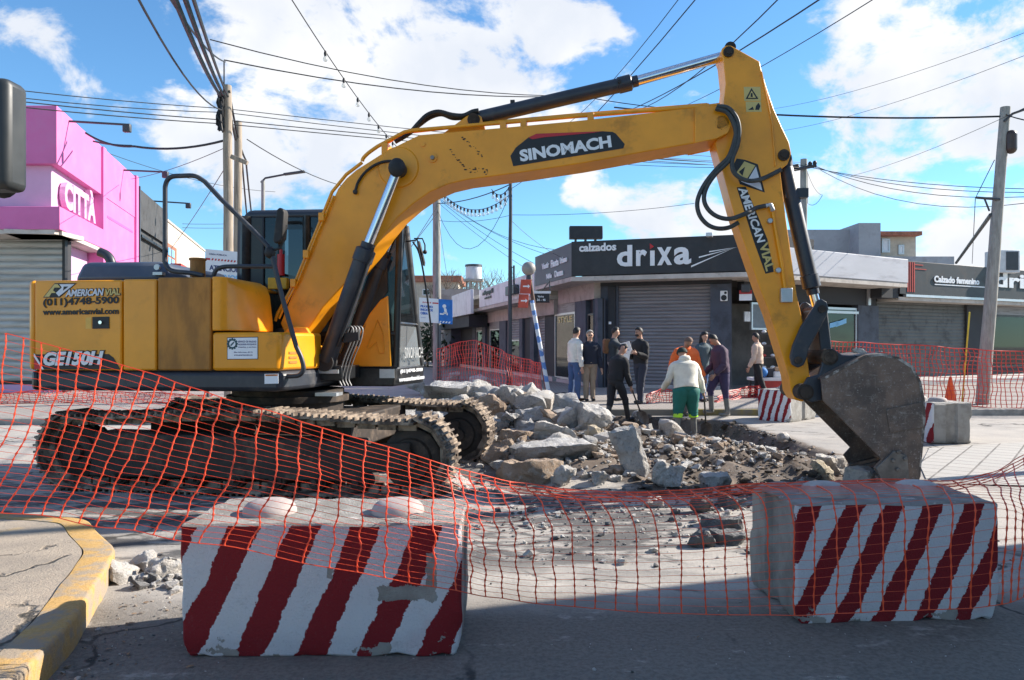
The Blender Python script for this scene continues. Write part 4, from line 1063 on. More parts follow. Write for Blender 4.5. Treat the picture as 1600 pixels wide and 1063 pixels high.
ot = MB(); a = L(309, 433, -1.0); ot.cyl(a, (a.x, a.y, L(309, 407, -1.0).z), .075, n=16); a2 = V((a.x, a.y, L(309, 407, -1.0).z)); ot.cyl(a2, a2 + V((0, 0, .02)), .085, n=16); ebuild(ot, 'filler_neck', rusty)
# handrails and mirror
hr = MB(); hr.tube(spline([L(x, y, -1.12) for x, y in ((318, 431), (300, 427), (268, 423), (258, 410), (258, 395))], 5)[:-1] + spline([L(x, y, -1.12) for x, y in ((258, 395), (258, 310), (259, 288), (267, 277), (285, 275), (305, 275.5), (320, 284))], 5)[:-1] + [L(x, y, -1.12) for x, y in ((320, 284), (345, 311), (395, 360), (418, 384), (426, 402), (441, 465), (463, 542))] + spline([L(x, y, -1.12) for x, y in ((463, 542), (471, 560), (474, 577), (468, 586), (458, 588), (447, 588))], 5)[1:], .024, 10)
ebuild(hr, 'handrail', dkblue, smooth=60)
h2 = MB(); h2.tube(spline([L(x, y, -1.05) for x, y in ((333, 432), (338, 422), (346, 418), (360, 416.5), (400, 416.5), (428, 416.5))], 4), .022, 10); ebuild(h2, 'handrail', dkblue, smooth=60)
cl = MB(); cl.ball(L(422, 395, -1.12), .055, sc=(1, 1, 1.1)); cl.tube([L(425, 392, -1.12), L(438, 388, -1.12), L(444, 370, -1.12), L(447, 352, -1.12)], .014, 8); ebuild(cl, 'mirror_bracket', rubber)
mr = MB(); side(mr, [(426, 377), (432, 328), (436, 324), (442, 326), (444, 332), (441, 372), (436, 379), (429, 380)], -1.2, -1.08); ebuild(mr, 'mirror', rubber, bevel=.018)
# ------------------------------------------------------------------ cab
YC, YF = .32, 1.30
def CB(px, py, y): return L(px, py, y)
xr = L(374, 470, YC).x
fnb, fnt = L(615, 574, YC), L(624, 352, YC)            # near front pillar
ffb, fft = L(663, 572, YF), L(638, 366, YF)            # far front pillar
zc0, zc1, zroof = L(600, 604, YC).z, L(600, 574, YC).z, L(420, 326, YC).z
cabp = MB(); cabp.hexa([(xr, YC, zc0), (fnb.x + .0, YC, zc0), (ffb.x - .01, YF, zc0), (xr, YF, zc0), (xr, YC, zc1), (fnb.x + .03, YC, zc1), (ffb.x + .0, YF, zc1), (xr, YF, zc1)])
cab = ebuild(cabp, 'cab_base', black, bevel=.02)
def bar(mb, a, c, w=.05, n=4): mb.tube([a, c], w, n)
zb, zt_ = zc1, zroof - .09
NF0, NF1, FF0, FF1 = V((fnb.x + .02, YC + .04, zb)), V((fnt.x + .0, YC + .04, zt_)), V((ffb.x - .03, YF - .04, zb)), V((fft.x - .02, YF - .04, zt_))
NR0, NR1, FR0, FR1 = V((xr + .04, YC + .04, zb)), V((xr + .06, YC + .04, zt_)), V((xr + .04, YF - .04, zb)), V((xr + .06, YF - .04, zt_))
cf = MB()
for a, c, w in ((NF0, NF1, .042), (FF0, FF1, .042), (NR0, NR1, .09), (FR0, FR1, .09), (lerp(NR0, NF0, .42), lerp(NR1, NF1, .40), .05), (lerp(FR0, FF0, .42), lerp(FR1, FF1, .40), .05)): bar(cf, a, c, w, 6)
zmid = L(620, 505, YC).z
q = (zmid - zb) / (zt_ - zb); bar(cf, lerp(NF0, NF1, q), lerp(FF0, FF1, q), .022, 6); bar(cf, lerp(NR0, NR1, .22), lerp(NF0, NF1, .22), .035, 6)
ebuild(cf, 'cab_pillars', black, smooth=60)
rf = MB(); rf.hexa([(xr, YC, zt_ - .02), (fnt.x + .02, YC, zt_ - .02), (fft.x + .02, YF, zt_ - .02), (xr, YF, zt_ - .02), (xr + .09, YC + .05, zroof), (fnt.x - .06, YC + .05, zroof), (fft.x - .06, YF - .05, zroof), (xr + .09, YF - .05, zroof)]); ebuild(rf, 'cab_roof', dkblue, bevel=.05)
rp = MB(); rp.box((xr + .012, YC + .05, zb), (xr + .20, YF - .05, zt_)); rp.box((xr + .012, YC + .012, zb), (xr + .30, YC + .05, zt_)); ebuild(rp, 'cab_rear_panel', black, bevel=.02)
g = MB(); o_ = V((0, 0, 0))
g.add([lerp(NR0, NF0, .1), NF0, NF1, lerp(NR1, NF1, .1)], [(0, 1, 2, 3)]); ebuild(g, 'window', cabglass, smooth=None)
g = MB(); g.add([lerp(NF0, NF1, q), lerp(FF0, FF1, q), FF1, NF1], [(0, 1, 2, 3)]); ebuild(g, 'windscreen', cabglass, smooth=None)
g = MB(); g.add([NF0, FF0, lerp(FF0, FF1, q), lerp(NF0, NF1, q)], [(0, 1, 2, 3)]); lowg = ebuild(g, 'windscreen', glass_mat('dusty_glass', (.3, .32, .33), .75, .25, (.20, .21, .21)), smooth=None, label='dusty lower front pane')
g = MB(); g.add([lerp(FR0, FF0, .1), FF0, FF1, lerp(FR1, FF1, .1)], [(0, 1, 2, 3)]); ebuild(g, 'window', cabglass, smooth=None)
st = MB(); sx = lerp(xr, fnb.x, .45); st.box((sx - .3, YC + .2, zb + .25), (sx + .2, YF - .2, zb + .42)); st.hexa([(sx - .36, YC + .2, zb + .42), (sx - .24, YC + .2, zb + .42), (sx - .24, YF - .2, zb + .42), (sx - .36, YF - .2, zb + .42), (sx - .5, YC + .24, zb + 1.15), (sx - .4, YC + .24, zb + 1.15), (sx - .4, YF - .24, zb + 1.15), (sx - .5, YF - .24, zb + 1.15)]); ebuild(st, 'seat', rubber, bevel=.04)
ext_ = MB(); p = L(439, 415, YC - .02); ext_.cyl(p + V((0, 0, -.12)), p + V((0, 0, .13)), .045, n=12); ext_.cyl(p + V((0, 0, .13)), p + V((0, 0, .19)), .02, n=8); ebuild(ext_, 'fire_extinguisher', red_t)
bx_ = MB(); side(bx_, [(418, 452), (418, 434), (448, 434), (448, 452)], YC - .10, YC - .02); ebuild(bx_, 'toolbox', mat('bright_yellow_plastic', (.70, .36, .01), .4), bevel=.01)
# yellow side shell under the cab, with the black window triangle above it
sh = MB(); side(sh, [(546, 573), (611, 573), (606, 462), (594, 469), (576, 492), (562, 520)], YC - .035, YC + .01); ys_ = ebuild(sh, 'cab_side_shell', yel_arm, bevel=.012)
rl = MB(); rl.tube([L(x, y, YC - .037) for x, y in ((573, 543), (590, 500), (598, 520), (601, 552), (592, 552), (588, 535), (576, 545))], .008, 6); ebuild(rl, 'pressed_rib', yel_arm, ys_)
sq = MB(); side(sq, [(566, 512), (606, 455), (604, 395), (597, 398), (560, 470)], YC - .02, YC + .012); ebuild(sq, 'cab_side_panel', black)
w = MB(); w.tube([L(634, 378, .9), L(652, 375, .9), L(655, 395, .9)], .012, 6); w.tube(spline([L(645, 378, .9), L(655, 396, .9), L(664, 440, .9), L(672, 500, .9), L(675, 540, .9), L(668, 552, .9), L(658, 555, .9)], 4), .012, 6); ebuild(w, 'grab_rail', black)
m2 = MB(); side(m2, [(651, 378), (655, 376), (663, 410), (662, 416), (658, 412)], 1.0, 1.08); ebuild(m2, 'mirror', rubber, bevel=.01)
m3 = MB(); m3.tube([L(647, 373, 1.0), L(660, 373, 1.0), L(664, 383, 1.0), L(664, 391, 1.0)], .01, 6); m3.ball(L(664, 394, 1.0), .028); ebuild(m3, 'work_lamp', rubber)
t = MB(); o = lerp(NF0, NF1, q * .12) + V((.05, 0, 0)); u = (lerp(FF0, FF1, q * .12) - lerp(NF0, NF1, q * .12)); nn = V((u.y, -u.x, 0)).normalized()
text_into(t, 'SINOMACH', o + u * .1 + nn * .02 + V((0, 0, .04)), u * .74, V((0, 0, .13)), .002, n=nn, bold=.0); ebuild(t, 'lettering', mat('faded_lettering', (.40, .41, .41), .6, var=.3, scale=20), lowg, smooth=None)
t = MB(); c0 = V((fnb.x + .022, YC, zc0)); u = V((ffb.x - fnb.x - .012, YF - YC, 0)); nn = V((u.y, -u.x, 0)).normalized()
text_into(t, '(011)4748-5900', c0 + u * .1 + nn * .02 + V((0, 0, .14)), u * .75, V((0, 0, .055)), .004, n=nn, bold=.02); ebuild(t, 'lettering', white_t, cab, smooth=None); t = MB(); text_into(t, 'www.americanvial.com', c0 + u * .06 + nn * .02 + V((0, 0, .05)), u * .85, V((0, 0, .055)), .004, n=nn, bold=.02); ebuild(t, 'lettering', white_t, cab, smooth=None)
pl_ = MB(); side(pl_, [(593, 591), (616, 591), (616, 577), (593, 577)], YC - .012, YC - .002); ebuild(pl_, 'rating_plate', galv, cab)
# ------------------------------------------------------------------ boom
BY = -.24
boom_px = [(444, 520), (438, 505), (448, 480), (470, 430), (500, 356), (528, 295), (541, 279), (556, 266), (600, 238), (630, 223), (655, 211), (780, 200), (900, 189), (1000, 178), (1060, 171), (1100, 167), (1122, 168), (1138, 178), (1143, 194), (1137, 209), (1119, 217), (1085, 224), (1027, 234), (912, 255), (820, 269), (760, 277), (730, 281), (700, 288), (672, 300), (645, 319), (620, 341), (600, 366), (585, 388), (545, 437), (505, 480), (485, 510), (470, 530), (452, 532)]
mb = MB(); side(mb, boom_px, BY, -BY); boom = ebuild(mb, 'boom', yel_arm, bevel=.012)
def sub(mb, name, m, par, **k): return ebuild(mb, name, m, par, **k)
b2 = MB(); p = L(623, 262, BY); b2.cyl(p + V((0, .01, 0)), p + V((0, -.02, 0)), .235, .215, 28)
p = L(676, 247, BY); b2.cyl(p, p + V((0, -.018, 0)), .05, n=16); p = L(661, 226, BY); b2.cyl(p, p + V((0, -.012, 0)), .025, n=12)
sub(b2, 'boss_plate', yel_arm, boom)
pins = MB()
for (x, y, r, yy) in ((676, 247, .022, BY - .02), (1127, 193, .075, BY - .0)): p = L(x, y, yy); pins.cyl(p, p + V((0, -.03, 0)), r, n=16)
build_split(pins, 'pin', steel, boom)
# hydraulic pipes on the back and top of the boom
pp = MB()
pp.tube(spline([L(x, y, -.17) for x, y in ((566, 252), (568, 247), (576, 239), (590, 229))], 4)[:-1] + [L(x, y, -.17) for x, y in ((590, 229), (632, 206.5), (645, 204), (780, 192.5), (900, 182), (1105, 166.5), (1124, 164))], .022, 8)
pp.tube([L(x, y, -.05) for x, y in ((600, 226), (632, 207), (780, 191), (900, 180), (1105, 164))], .022, 8)
pp.tube([L(x, y, -.22) for x, y in ((430, 502), (434, 490), (462, 440), (490, 372), (519, 300), (541, 273), (566, 254))], .02, 8)
pp.tube([L(x, y, -.27) for x, y in ((436, 498), (443, 482), (467, 438), (496, 366), (522, 306))], .014, 6)
build_split(pp, 'pipe', yel_arm, boom, smooth=60)
ck = MB()
for x, y in ((601, 231), (786, 197), (818, 194), (923, 184), (1103, 170)): a = L(x, y, -.19); ck.box((a.x - .035, -.20, a.z - .07), (a.x + .035, .0, a.z + .055))
for x, y in ((504, 340), (480, 398), (460, 443)): a = L(x, y, -.24); ck.box((a.x - .03, -.30, a.z - .045), (a.x + .035, -.16, a.z + .045))
build_split(ck, 'pipe_clamp', yel_arm, boom, bevel=.006)
# stick cylinder bracket
br = MB(); side(br, [(690, 210), (728, 182), (740, 176), (752, 182), (758, 203)], -.10, .10); sub(br, 'cylinder_bracket', yel_arm, boom, bevel=.01)
hs = MB(); hs.tube(spline([L(x, y, -.08) for x, y in ((617, 222), (640, 208), (655, 192), (668, 180), (685, 175), (706, 180), (724, 181), (738, 175), (748, 173))], 5), .028, 8); hs.tube(spline([L(x, y, -.02) for x, y in ((630, 215), (655, 196), (672, 184), (690, 179), (708, 185), (730, 184))], 5), .024, 8); sub(hs, 'hose', rubber, boom, smooth=60)
hs = MB(); hs.tube(spline([L(x, y, BY - .03) for x, y in ((555, 299), (560, 284), (572, 268), (590, 256), (607, 252), (618, 254))], 5), .016, 8); p = L(555, 300, BY - .03); hs.ball(p, .028); sub(hs, 'hose', rubber, boom, smooth=60)
# maker's badge on the boom
def decal(pix, y, name, m, par, th=.005, off=0):
    mb = MB(); mb.prism([L(a, b, y) + V((0, -off, 0)) for a, b in pix], (0, -th, 0)); return ebuild(mb, name, m, par, smooth=None)
def dtext(s, p0, p1, ptop, y, name, m, par, off=.006, bold=.0, shear=0, ext=.002, space=1.0):
    mb = MB(); o = L(p0[0], p0[1], y) + V((0, -off, 0)); u = L(p1[0], p1[1], y) + V((0, -off, 0)) - o; v = L(ptop[0], ptop[1], y) + V((0, -off, 0)) - o
    text_into(mb, s, o, u, v, ext, shear, bold, n=V((0, -1, 0)), space=space); return ebuild(mb, name, m, par, smooth=None)
bd = decal([(797.5, 244), (802, 260), (974, 232), (976, 225.5), (962, 209), (957, 206.5), (941, 205.5), (838, 209.5), (826, 215), (806, 231)], BY, 'badge', black_t, boom)
decal([(826, 215.5), (838, 209.5), (941, 205.6), (925, 208.2), (850, 215), (832, 218)], BY, 'badge_stripe', red_t, bd, off=.006, th=.002)
dtext('SINOMACH', (813.5, 253.5), (956, 230.5), (811, 235), BY, 'lettering', white_t, bd, bold=.045, off=.008)
sc_ = MB(); random.seed(5)
for i in range(46):
    if i < 16: x, y = 722 + i * 2.2 + random.uniform(-2, 2), 214 + i * 2.1 + random.uniform(-2, 2)
    elif i < 30: x, y = 704 + (i - 16) * 1.9, 236 + (i - 16) * 2.3 + random.uniform(-2, 2)
    else: x, y = random.uniform(733, 762), 271 - random.uniform(0, 10) + (i % 3)
    p = L(x, y, BY); w_ = random.uniform(.004, .012); sc_.box((p.x - w_, BY - .0025, p.z - w_ * .6), (p.x + w_, BY - .0005, p.z + w_ * .6))
sub(sc_, 'chipped_paint', under_m, boom, smooth=None)
# boom lift cylinders, one either side
def cyl(name, a, b, c, rb, rr, dirn_axis='y', eye=.09, par=EX, label=None):
    """barrel a->b, rod b->c"""
    a, b, c = V(a), V(b), V(c); d = (c - a).normalized()
    mb = MB(); mb.tube([a, a + d * .02, b - d * .16, b - d * .155, b - d * .02, b], [rb * .92, rb, rb, rb * 1.13, rb * 1.13, rb * .8], 20)
    mb.cyl(b, b + d * .06, rb * .78, n=18)
    o = ebuild(mb, name, dkblue, par, smooth=40, label=label)
    r = MB(); r.cyl(b + d * .05, c, rr, n=18); ebuild(r, 'rod', chrome, o)
    return o
for yy, dx in ((BY - .13, 0), (-BY + .13, 0)):
    a, b, c = L(510, 566, BY - .13), L(573, 388, BY - .13), L(622, 264, BY - .13)
    o = cyl('lift_cylinder', (a.x, yy, a.z), (b.x, yy, b.z), (c.x, yy, c.z), .098, .056)
    e = MB(); e.cyl((c.x, yy - .07, c.z), (c.x, yy + .07, c.z), .085, n=18); e.cyl((a.x, yy - .08, a.z), (a.x, yy + .08, a.z), .1, n=16)
    if dx == 0 and yy < 0: e.ball((c.x, yy - .06, c.z), .095, sc=(1, .6, 1.1))
    build_split(e, 'cylinder_eye', rubber, o)
    pz = MB(); pz.tube(spline([V((lerp(a.x, b.x, q_), yy + s_ * .02, lerp(a.z, b.z, q_))) + V((.10, s_ * .05 - .06, .02)) for q_, s_ in ((.98, 0), (.8, 0), (.5, 0), (.3, -.2), (.12, -.3))], 3), .014, 6); ebuild(pz, 'pipe', rubber, o, smooth=60)
hl = MB()
for k in range(4):
    y_ = -.36 + k * .035
    hl.tube(spline([L(x + k * 5, y, y_) for x, y in ((543, 520), (547, 510), (552, 516), (548, 535), (538, 560), (530, 590), (534, 603))], 4), .0085, 6)
build_split(hl, 'hose', mat('dull_metal_hose', (.22, .22, .22), .5, .4, var=.2), EX, smooth=60)
p = MB(); side(p, [(538, 521), (560, 519), (560, 532), (536, 536)], -.42, -.36); ebuild(p, 'hose_clamp', rubber)
# ------------------------------------------------------------------ stick with its cylinders
SY = -.17
stick_px = [(1130, 92), (1127, 84), (1128, 76), (1134, 71), (1142, 71), (1160, 81), (1187, 96), (1190, 110), (1199, 140), (1209, 170), (1221, 197), (1233, 222), (1236.5, 240), (1231, 256), (1219, 266), (1228, 340), (1245, 460), (1254, 500), (1265, 585), (1268, 605), (1264, 620), (1254, 628), (1243, 625), (1236, 612), (1233, 589), (1203, 490), (1189, 455), (1148, 338), (1117, 224), (1122, 210), (1130, 195), (1131, 160), (1134, 130)]
mb = MB(); side(mb, stick_px, SY, -SY); stick = ebuild(mb, 'stick', yel_arm, bevel=.01)
sp = MB()
for x, y, r in ((1138, 82, .055), (1224, 243, .06), (1126, 193, .055)): p = L(x, y, SY); sp.cyl(p + V((0, .0, 0)), p + V((0, -.03, 0)), r, n=18); sp.cyl(p + V((0, -.03, 0)), p + V((0, -.045, 0)), r * .6, n=12)
build_split(sp, 'pin', under_m, stick)
# boom tip fork round the stick
fk = MB()
for s_ in (1, -1):
    o_ = [L(a, b, BY) for a, b in ((1085, 168), (1122, 167), (1138, 177), (1143, 194), (1137, 209), (1119, 218), (1085, 225))]
    fk.prism([V((q_.x, s_ * .24, q_.z)) for q_ in o_], (0, s_ * .03, 0))
build_split(fk, 'boom_fork', yel_arm, boom, bevel=.006)
wp = MB(); wp.tube([L(x, y, SY - .012) for x, y in ((1190, 112), (1206, 190), (1212, 260))], .007, 6); wp.tube([L(x, y, SY - .03) for x, y in ((1207, 329), (1212, 360), (1221, 410), (1227, 455))], .018, 8); build_split(wp, 'pipe', yel_arm, stick)
fb = MB(); p = L(1227, 462, SY); fb.box((p.x - .06, SY - .07, p.z - .075), (p.x + .06, SY - .002, p.z + .075)); p = L(1205, 324, SY); fb.tube([L(1196, 322, SY - .06), L(1204, 320, SY - .06), L(1208, 330, SY - .05)], .026, 8)
for x, y in ((1202, 346), (1215, 423)): p = L(x, y, SY); fb.cyl(p, p + V((0, -.05, 0)), .03, n=8)
build_split(fb, 'pipe_fitting', galv, stick, bevel=.008)
hs = MB()
for pts, r in ((((1120, 166), (1138, 169), (1151, 185), (1155, 205), (1152, 228), (1144, 250), (1146, 268), (1158, 279), (1175, 283), (1195, 278), (1221, 265)), .024),
               (((1118, 170), (1136, 176), (1147, 195), (1150, 212), (1147, 230), (1138, 252), (1118, 272), (1104, 293), (1100, 312), (1107, 328), (1122, 339), (1142, 342), (1167, 333), (1182, 325), (1200, 321)), .024),
               (((1140, 180), (1150, 200), (1147, 222), (1138, 246), (1120, 264), (1101, 288), (1090, 313), (1092, 334), (1104, 350), (1120, 357), (1138, 356), (1154, 348)), .024)):
    hs.tube(spline([L(x, y, -.33) for x, y in pts[:-2]] + [L(x, y, SY - .06) for x, y in pts[-2:]], 5), r, 8)
build_split(hs, 'hose', mat('hose_rubber', (.045, .05, .05), .55, var=.25, scale=20), stick, smooth=60)
def logo(pts_px, y, par, pxform):
    """triangular gold and silver emblem with a black outline"""
    f = pxform
    o = decal([f(*q_) for q_ in ((-.06, -.06), (.42, 1.06), (1.32, 1.06), (.62, -.06))], y, 'emblem', black_t, par)
    decal([f(*q_) for q_ in ((0, 0), (.42, .98), (.55, .98), (.66, .72), (.42, .72), (.36, .5), (.48, .3), (.30, .3), (.2, 0))], y, 'emblem_gold', gold_t, o, off=.006, th=.002)
    decal([f(*q_) for q_ in ((.62, .98), (1.24, .98), (.60, .02), (.48, .3), (.72, .72))], y, 'emblem_silver', silver_t, o, off=.0065, th=.002)
    decal([f(*q_) for q_ in ((.80, .80), (1.0, .80), (.78, .48))], y, 'emblem_notch', black_t, o, off=.009, th=.001)
# emblem and lettering running down the stick
e_ = decal([(1146, 258), (1151, 248), (1164, 250), (1184, 257), (1195, 301), (1156, 288)], SY, 'emblem', black_t, stick, th=.003)
decal([(1150, 271), (1163, 252.5), (1180, 259), (1167, 280)], SY, 'emblem_gold', gold_t, e_, off=.004, th=.001); decal([(1154, 269), (1164, 261), (1160, 275)], SY, 'emblem_notch', black_t, e_, off=.0055, th=.001)
decal([(1169, 280.5), (1181, 260.5), (1187, 282), (1178, 284)], SY, 'emblem_silver', silver_t, e_, off=.004, th=.001); decal([(1158, 284), (1191, 298), (1188, 286), (1163, 278)], SY, 'emblem_silver', silver_t, e_, off=.004, th=.001)
decal([(1151, 293), (1165, 292), (1199, 374), (1209, 425), (1196, 428), (1178, 378)], SY, 'lettering_back', black_t, stick, th=.003)
dtext('AMERICAN', (1153, 295), (1183, 380), (1166, 292), SY, 'lettering', white_t, stick, off=.0045, bold=.03)
dtext('VIAL', (1186, 383), (1197, 425), (1199, 378), SY, 'lettering', gold_t, stick, off=.0045, bold=.03)
for (x0, y0, x1, y1) in ((1163, 136, 1189, 158), (1166, 159, 1190, 175)):
    w_ = decal([(x0, y1), (x1, y1), (x1 - 1, y0), (x0 - 1, y0)], SY, 'warning_sticker', gold_t, stick, th=.002)
    if y0 < 150: decal([(1165, 155), (1185, 155), (1174, 138)], SY, 'triangle', black_t, w_, off=.003, th=.001); decal([(1168.5, 153.3), (1181, 153.3), (1174.2, 142)], SY, 'triangle', gold_t, w_, off=.0045, th=.001); decal([(1172.5, 152), (1176, 152), (1175.5, 146), (1173, 146)], SY, 'mark', black_t, w_, off=.006, th=.001)
    else: decal([(1180, 172), (1186, 172), (1188, 166), (1185, 161), (1181, 166)], SY, 'mark', black_t, w_, off=.003, th=.001); decal([(1169, 172), (1178, 172), (1176, 167), (1172, 170)], SY, 'mark', black_t, w_, off=.003, th=.001)
# stick cylinder on top of the boom
a, b, c = L(742, 187, -.0), L(988, 128.5, 0), L(1137, 82, 0)
a = L(736, 188, 0); sc1 = cyl('stick_cylinder', a, b, L(1138, 86, 0), .080, .055)
e = MB(); e.cyl(L(740, 187, -.12), L(740, 187, .12), .07, n=16); e.cyl(V((c.x, -.15, c.z)), V((c.x, .15, c.z)), .06, n=16); build_split(e, 'cylinder_eye', under_m, sc1)
e = MB(); p = L(801, 163, -.0); e.box((p.x - .025, -.03, p.z - .03), (p.x + .025, .03, p.z + .04)); p = L(968, 128, -.085); e.cyl(p, p + V((0, -.02, 0)), .02, n=10); ebuild(e, 'port', rubber, sc1)
# bucket cylinder down the front of the stick
sc2 = cyl('bucket_cylinder', L(1226, 262, 0), L(1269, 452, 0), L(1277, 484, 0), .085, .05)
e = MB(); e.cyl(L(1226, 248, -.14), L(1226, 248, .14), .075, n=16); e.tube([L(1226, 250, 0), L(1228, 275, 0)], .08, 14); p = L(1243, 303, 0); e.box((p.x - .12, -.06, p.z - .05), (p.x + .12, .06, p.z + .05)); build_split(e, 'cylinder_eye', dkblue, sc2)
# linkage
lk = MB()
for y0, y1 in ((-.30, -.245), (.245, .30)):
    pts = [L(a, b, -.30) for a, b in ((1273, 478), (1277, 470), (1284, 467), (1292, 472), (1295, 482), (1292, 494), (1278, 520), (1264, 545), (1261, 560), (1256, 571), (1247, 575), (1238, 570), (1235, 558), (1239, 540), (1252, 510))]
    lk.prism([V((q_.x, y0, q_.z)) for q_ in pts], (0, y1 - y0, 0))
o = build_split(lk, 'side_link', dkblue, EX, bevel=.012)[0]
pn = MB()
for x, y in ((1284, 483), (1247, 563)): q_ = L(x, y, -.3); pn.cyl((q_.x, -.325, q_.z), (q_.x, .325, q_.z), .04, n=16)
build_split(pn, 'pin', under_m, o)
lk = MB(); pts = [L(a, b, -.2) for a, b in ((1272, 485), (1282, 474), (1293, 482), (1300, 545), (1304, 556), (1298, 566), (1288, 563), (1283, 552), (1279, 520))]
lk.prism([V((q_.x, -.2, q_.z)) for q_ in pts], (0, .4, 0)); ebuild(lk, 'bucket_link', dkblue, bevel=.012)
# ------------------------------------------------------------------ bucket
BW = .46
outer = [(1262, 600), (1268, 590), (1279, 588), (1285, 572), (1288, 552), (1296, 545), (1308, 549), (1318, 556), (1332, 556), (1352, 552), (1378, 552), (1404, 558), (1426, 572), (1439, 596), (1445, 625), (1446, 655), (1443, 690), (1440, 720), (1438, 748), (1377, 750), (1367, 731), (1378, 718), (1350, 690), (1310, 650), (1286, 626), (1274, 627), (1264, 620)]
body_px = [(1283, 592), (1300, 582), (1330, 566), (1352, 555), (1378, 552), (1404, 558), (1426, 572), (1439, 596), (1445, 625), (1446, 655), (1443, 690), (1440, 720), (1438, 746)]
inner_edge = [(1437, 750), (1377, 750), (1366, 731), (1378, 718), (1350, 690), (1310, 650), (1286, 626)]
plate = [L(a, b, -BW) for a, b in body_px + inner_edge]
mb = MB()
mb.prism(plate, (0, .03, 0)); mb.prism([V((p.x, BW - .03, p.z)) for p in plate], (0, .03, 0))
shell = [L(a, b, -BW) for a, b in body_px]; cx_ = sum(p.x for p in plate) / len(plate); cz_ = sum(p.z for p in plate) / len(plate)
ri = [p + (V((cx_, p.y, cz_)) - p).normalized() * .035 for p in shell]
n_ = len(shell)
vs = [V((p.x, y_, p.z)) for y_ in (-BW + .003, BW - .003) for p in shell + ri[::-1]]
m_ = 2 * n_; mb.add(vs, [(i, (i + 1) % m_, m_ + (i + 1) % m_, m_ + i) for i in range(m_)])
bucket = ebuild(mb, 'bucket', bucket_m, smooth=30, bevel=.006)
we = MB(); wo = [p + V((0, -.004, 0)) for p in shell]; wi = [p + (V((cx_, p.y, cz_)) - p).normalized() * .028 + V((0, -.004, 0)) for p in shell]
for k in range(len(shell) - 1): we.hexa([wo[k], wo[k + 1], wi[k + 1], wi[k], wo[k] + V((0, .003, 0)), wo[k + 1] + V((0, .003, 0)), wi[k + 1] + V((0, .003, 0)), wi[k] + V((0, .003, 0))])
ebuild(we, 'worn_rim', mat('bare_worn_steel', (.36, .34, .32), .45, .5, var=.5, scale=14, dirt=(.10, .08, .07), damt=.9, dscale=9, dlo=.42, dhi=.55), bucket, smooth=None)
wp_ = MB(); wp_.prism([p + V((0, -.012, 0)) for p in (L(1384, 640, -BW), L(1440, 628, -BW), L(1442, 668, -BW), L(1390, 676, -BW))], (0, .011, 0)); ebuild(wp_, 'wear_plate', bucket_m, bucket, bevel=.004)
er = MB()
ear = [L(a, b, -.32) for a, b in ((1256, 600), (1262, 590), (1279, 586), (1284, 570), (1287, 552), (1293, 545), (1302, 545), (1316, 555), (1340, 556), (1380, 549), (1350, 562), (1320, 576), (1284, 597), (1284, 626), (1268, 629), (1256, 624), (1252, 612))]
for y0, y1 in ((-.33, -.27), (.27, .33)): er.prism([V((q_.x, y0, q_.z)) for q_ in ear], (0, y1 - y0, 0))
build_split(er, 'bucket_ear', dkblue, bucket, bevel=.012)
pn = MB()
for x, y in ((1296, 558), (1258, 613)): q_ = L(x, y, -.33); pn.cyl((q_.x, -.37, q_.z), (q_.x, .37, q_.z), .06, n=18); pn.cyl((q_.x, -.345, q_.z), (q_.x, .345, q_.z), .085, n=18)
build_split(pn, 'pin', under_m, bucket)
lip = MB(); a, b = L(1380, 738, -BW), L(1437, 748, -BW)
lip.prism([V((q_.x, -BW - .03, q_.z)) for q_ in (L(1367, 731, -BW), L(1395, 704, -BW), L(1416, 712, -BW), L(1420, 752, -BW), L(1377, 752, -BW))], (0, .028, 0))
for x, y in ((1403, 706), (1414, 717), (1395, 720), (1402, 734)): p = L(x, y, -BW - .03); lip.cyl(p, p + V((0, -.025, 0)), .022, n=8)
ebuild(lip, 'side_cutter', mat('cutter_steel', (.16, .15, .14), .55, .5, var=.3, scale=7, dirt=(.35, .33, .31), damt=.5), bucket, bevel=.006)
for k in range(5):
    yy = lerp(-BW + .06, BW - .06, k / 4); mb = MB(); p = L(1400, 746, -BW); q_ = L(1372, 752, -BW)
    mb.hexa([(p.x + .12, yy - .045, p.z - .02), (q_.x, yy - .03, p.z - .05), (q_.x, yy + .03, p.z - .05), (p.x + .12, yy + .045, p.z - .02), (p.x + .12, yy - .045, p.z + .08), (q_.x, yy - .025, p.z + .0), (q_.x, yy + .025, p.z + .0), (p.x + .12, yy + .045, p.z + .08)])
    ebuild(mb, 'tooth', steel, bucket, bevel=.006)
# ------------------------------------------------------------------ signwriting on the house
logo(None, YN, door, lambda a, b: (70 + 38 * a, 464 - 20 * b))
dtext('AMERICAN', (102, 465), (162, 463), (104, 452), YN, 'lettering_outline', black_t, door, bold=.085, off=.004)
dtext('VIAL', (163, 463), (189, 462), (164, 451), YN, 'lettering_outline', black_t, door, bold=.085, off=.004)
dtext('AMERICAN', (103, 464), (161, 462), (105, 453), YN, 'lettering', silver_t, door, bold=.03, off=.0075)
dtext('VIAL', (164, 462), (188, 461), (165, 452), YN, 'lettering', gold_t, door, bold=.03, off=.0075)
dtext('(011)4748-5900', (68, 481.5), (186.5, 477.5), (68, 467), YN, 'lettering', black_t, door, bold=.03)
dtext('www.americanvial.com', (67.5, 492.5), (186, 491), (67.5, 483), YN, 'lettering', black_t, door, bold=.03)
bd = decal([(53.5, 554), (68, 577.5), (188, 577), (178, 559.5), (170, 553.5)], YN, 'model_badge', black_t, door, th=.004)
decal([(54, 556), (66, 577), (54, 577)], YN, 'red_corner', red_t, door, th=.006); decal([(54, 552), (69.5, 577.5), (66.5, 577.5), (53.5, 557)], YN, 'white_slash', white_t, door, off=.006, th=.002)
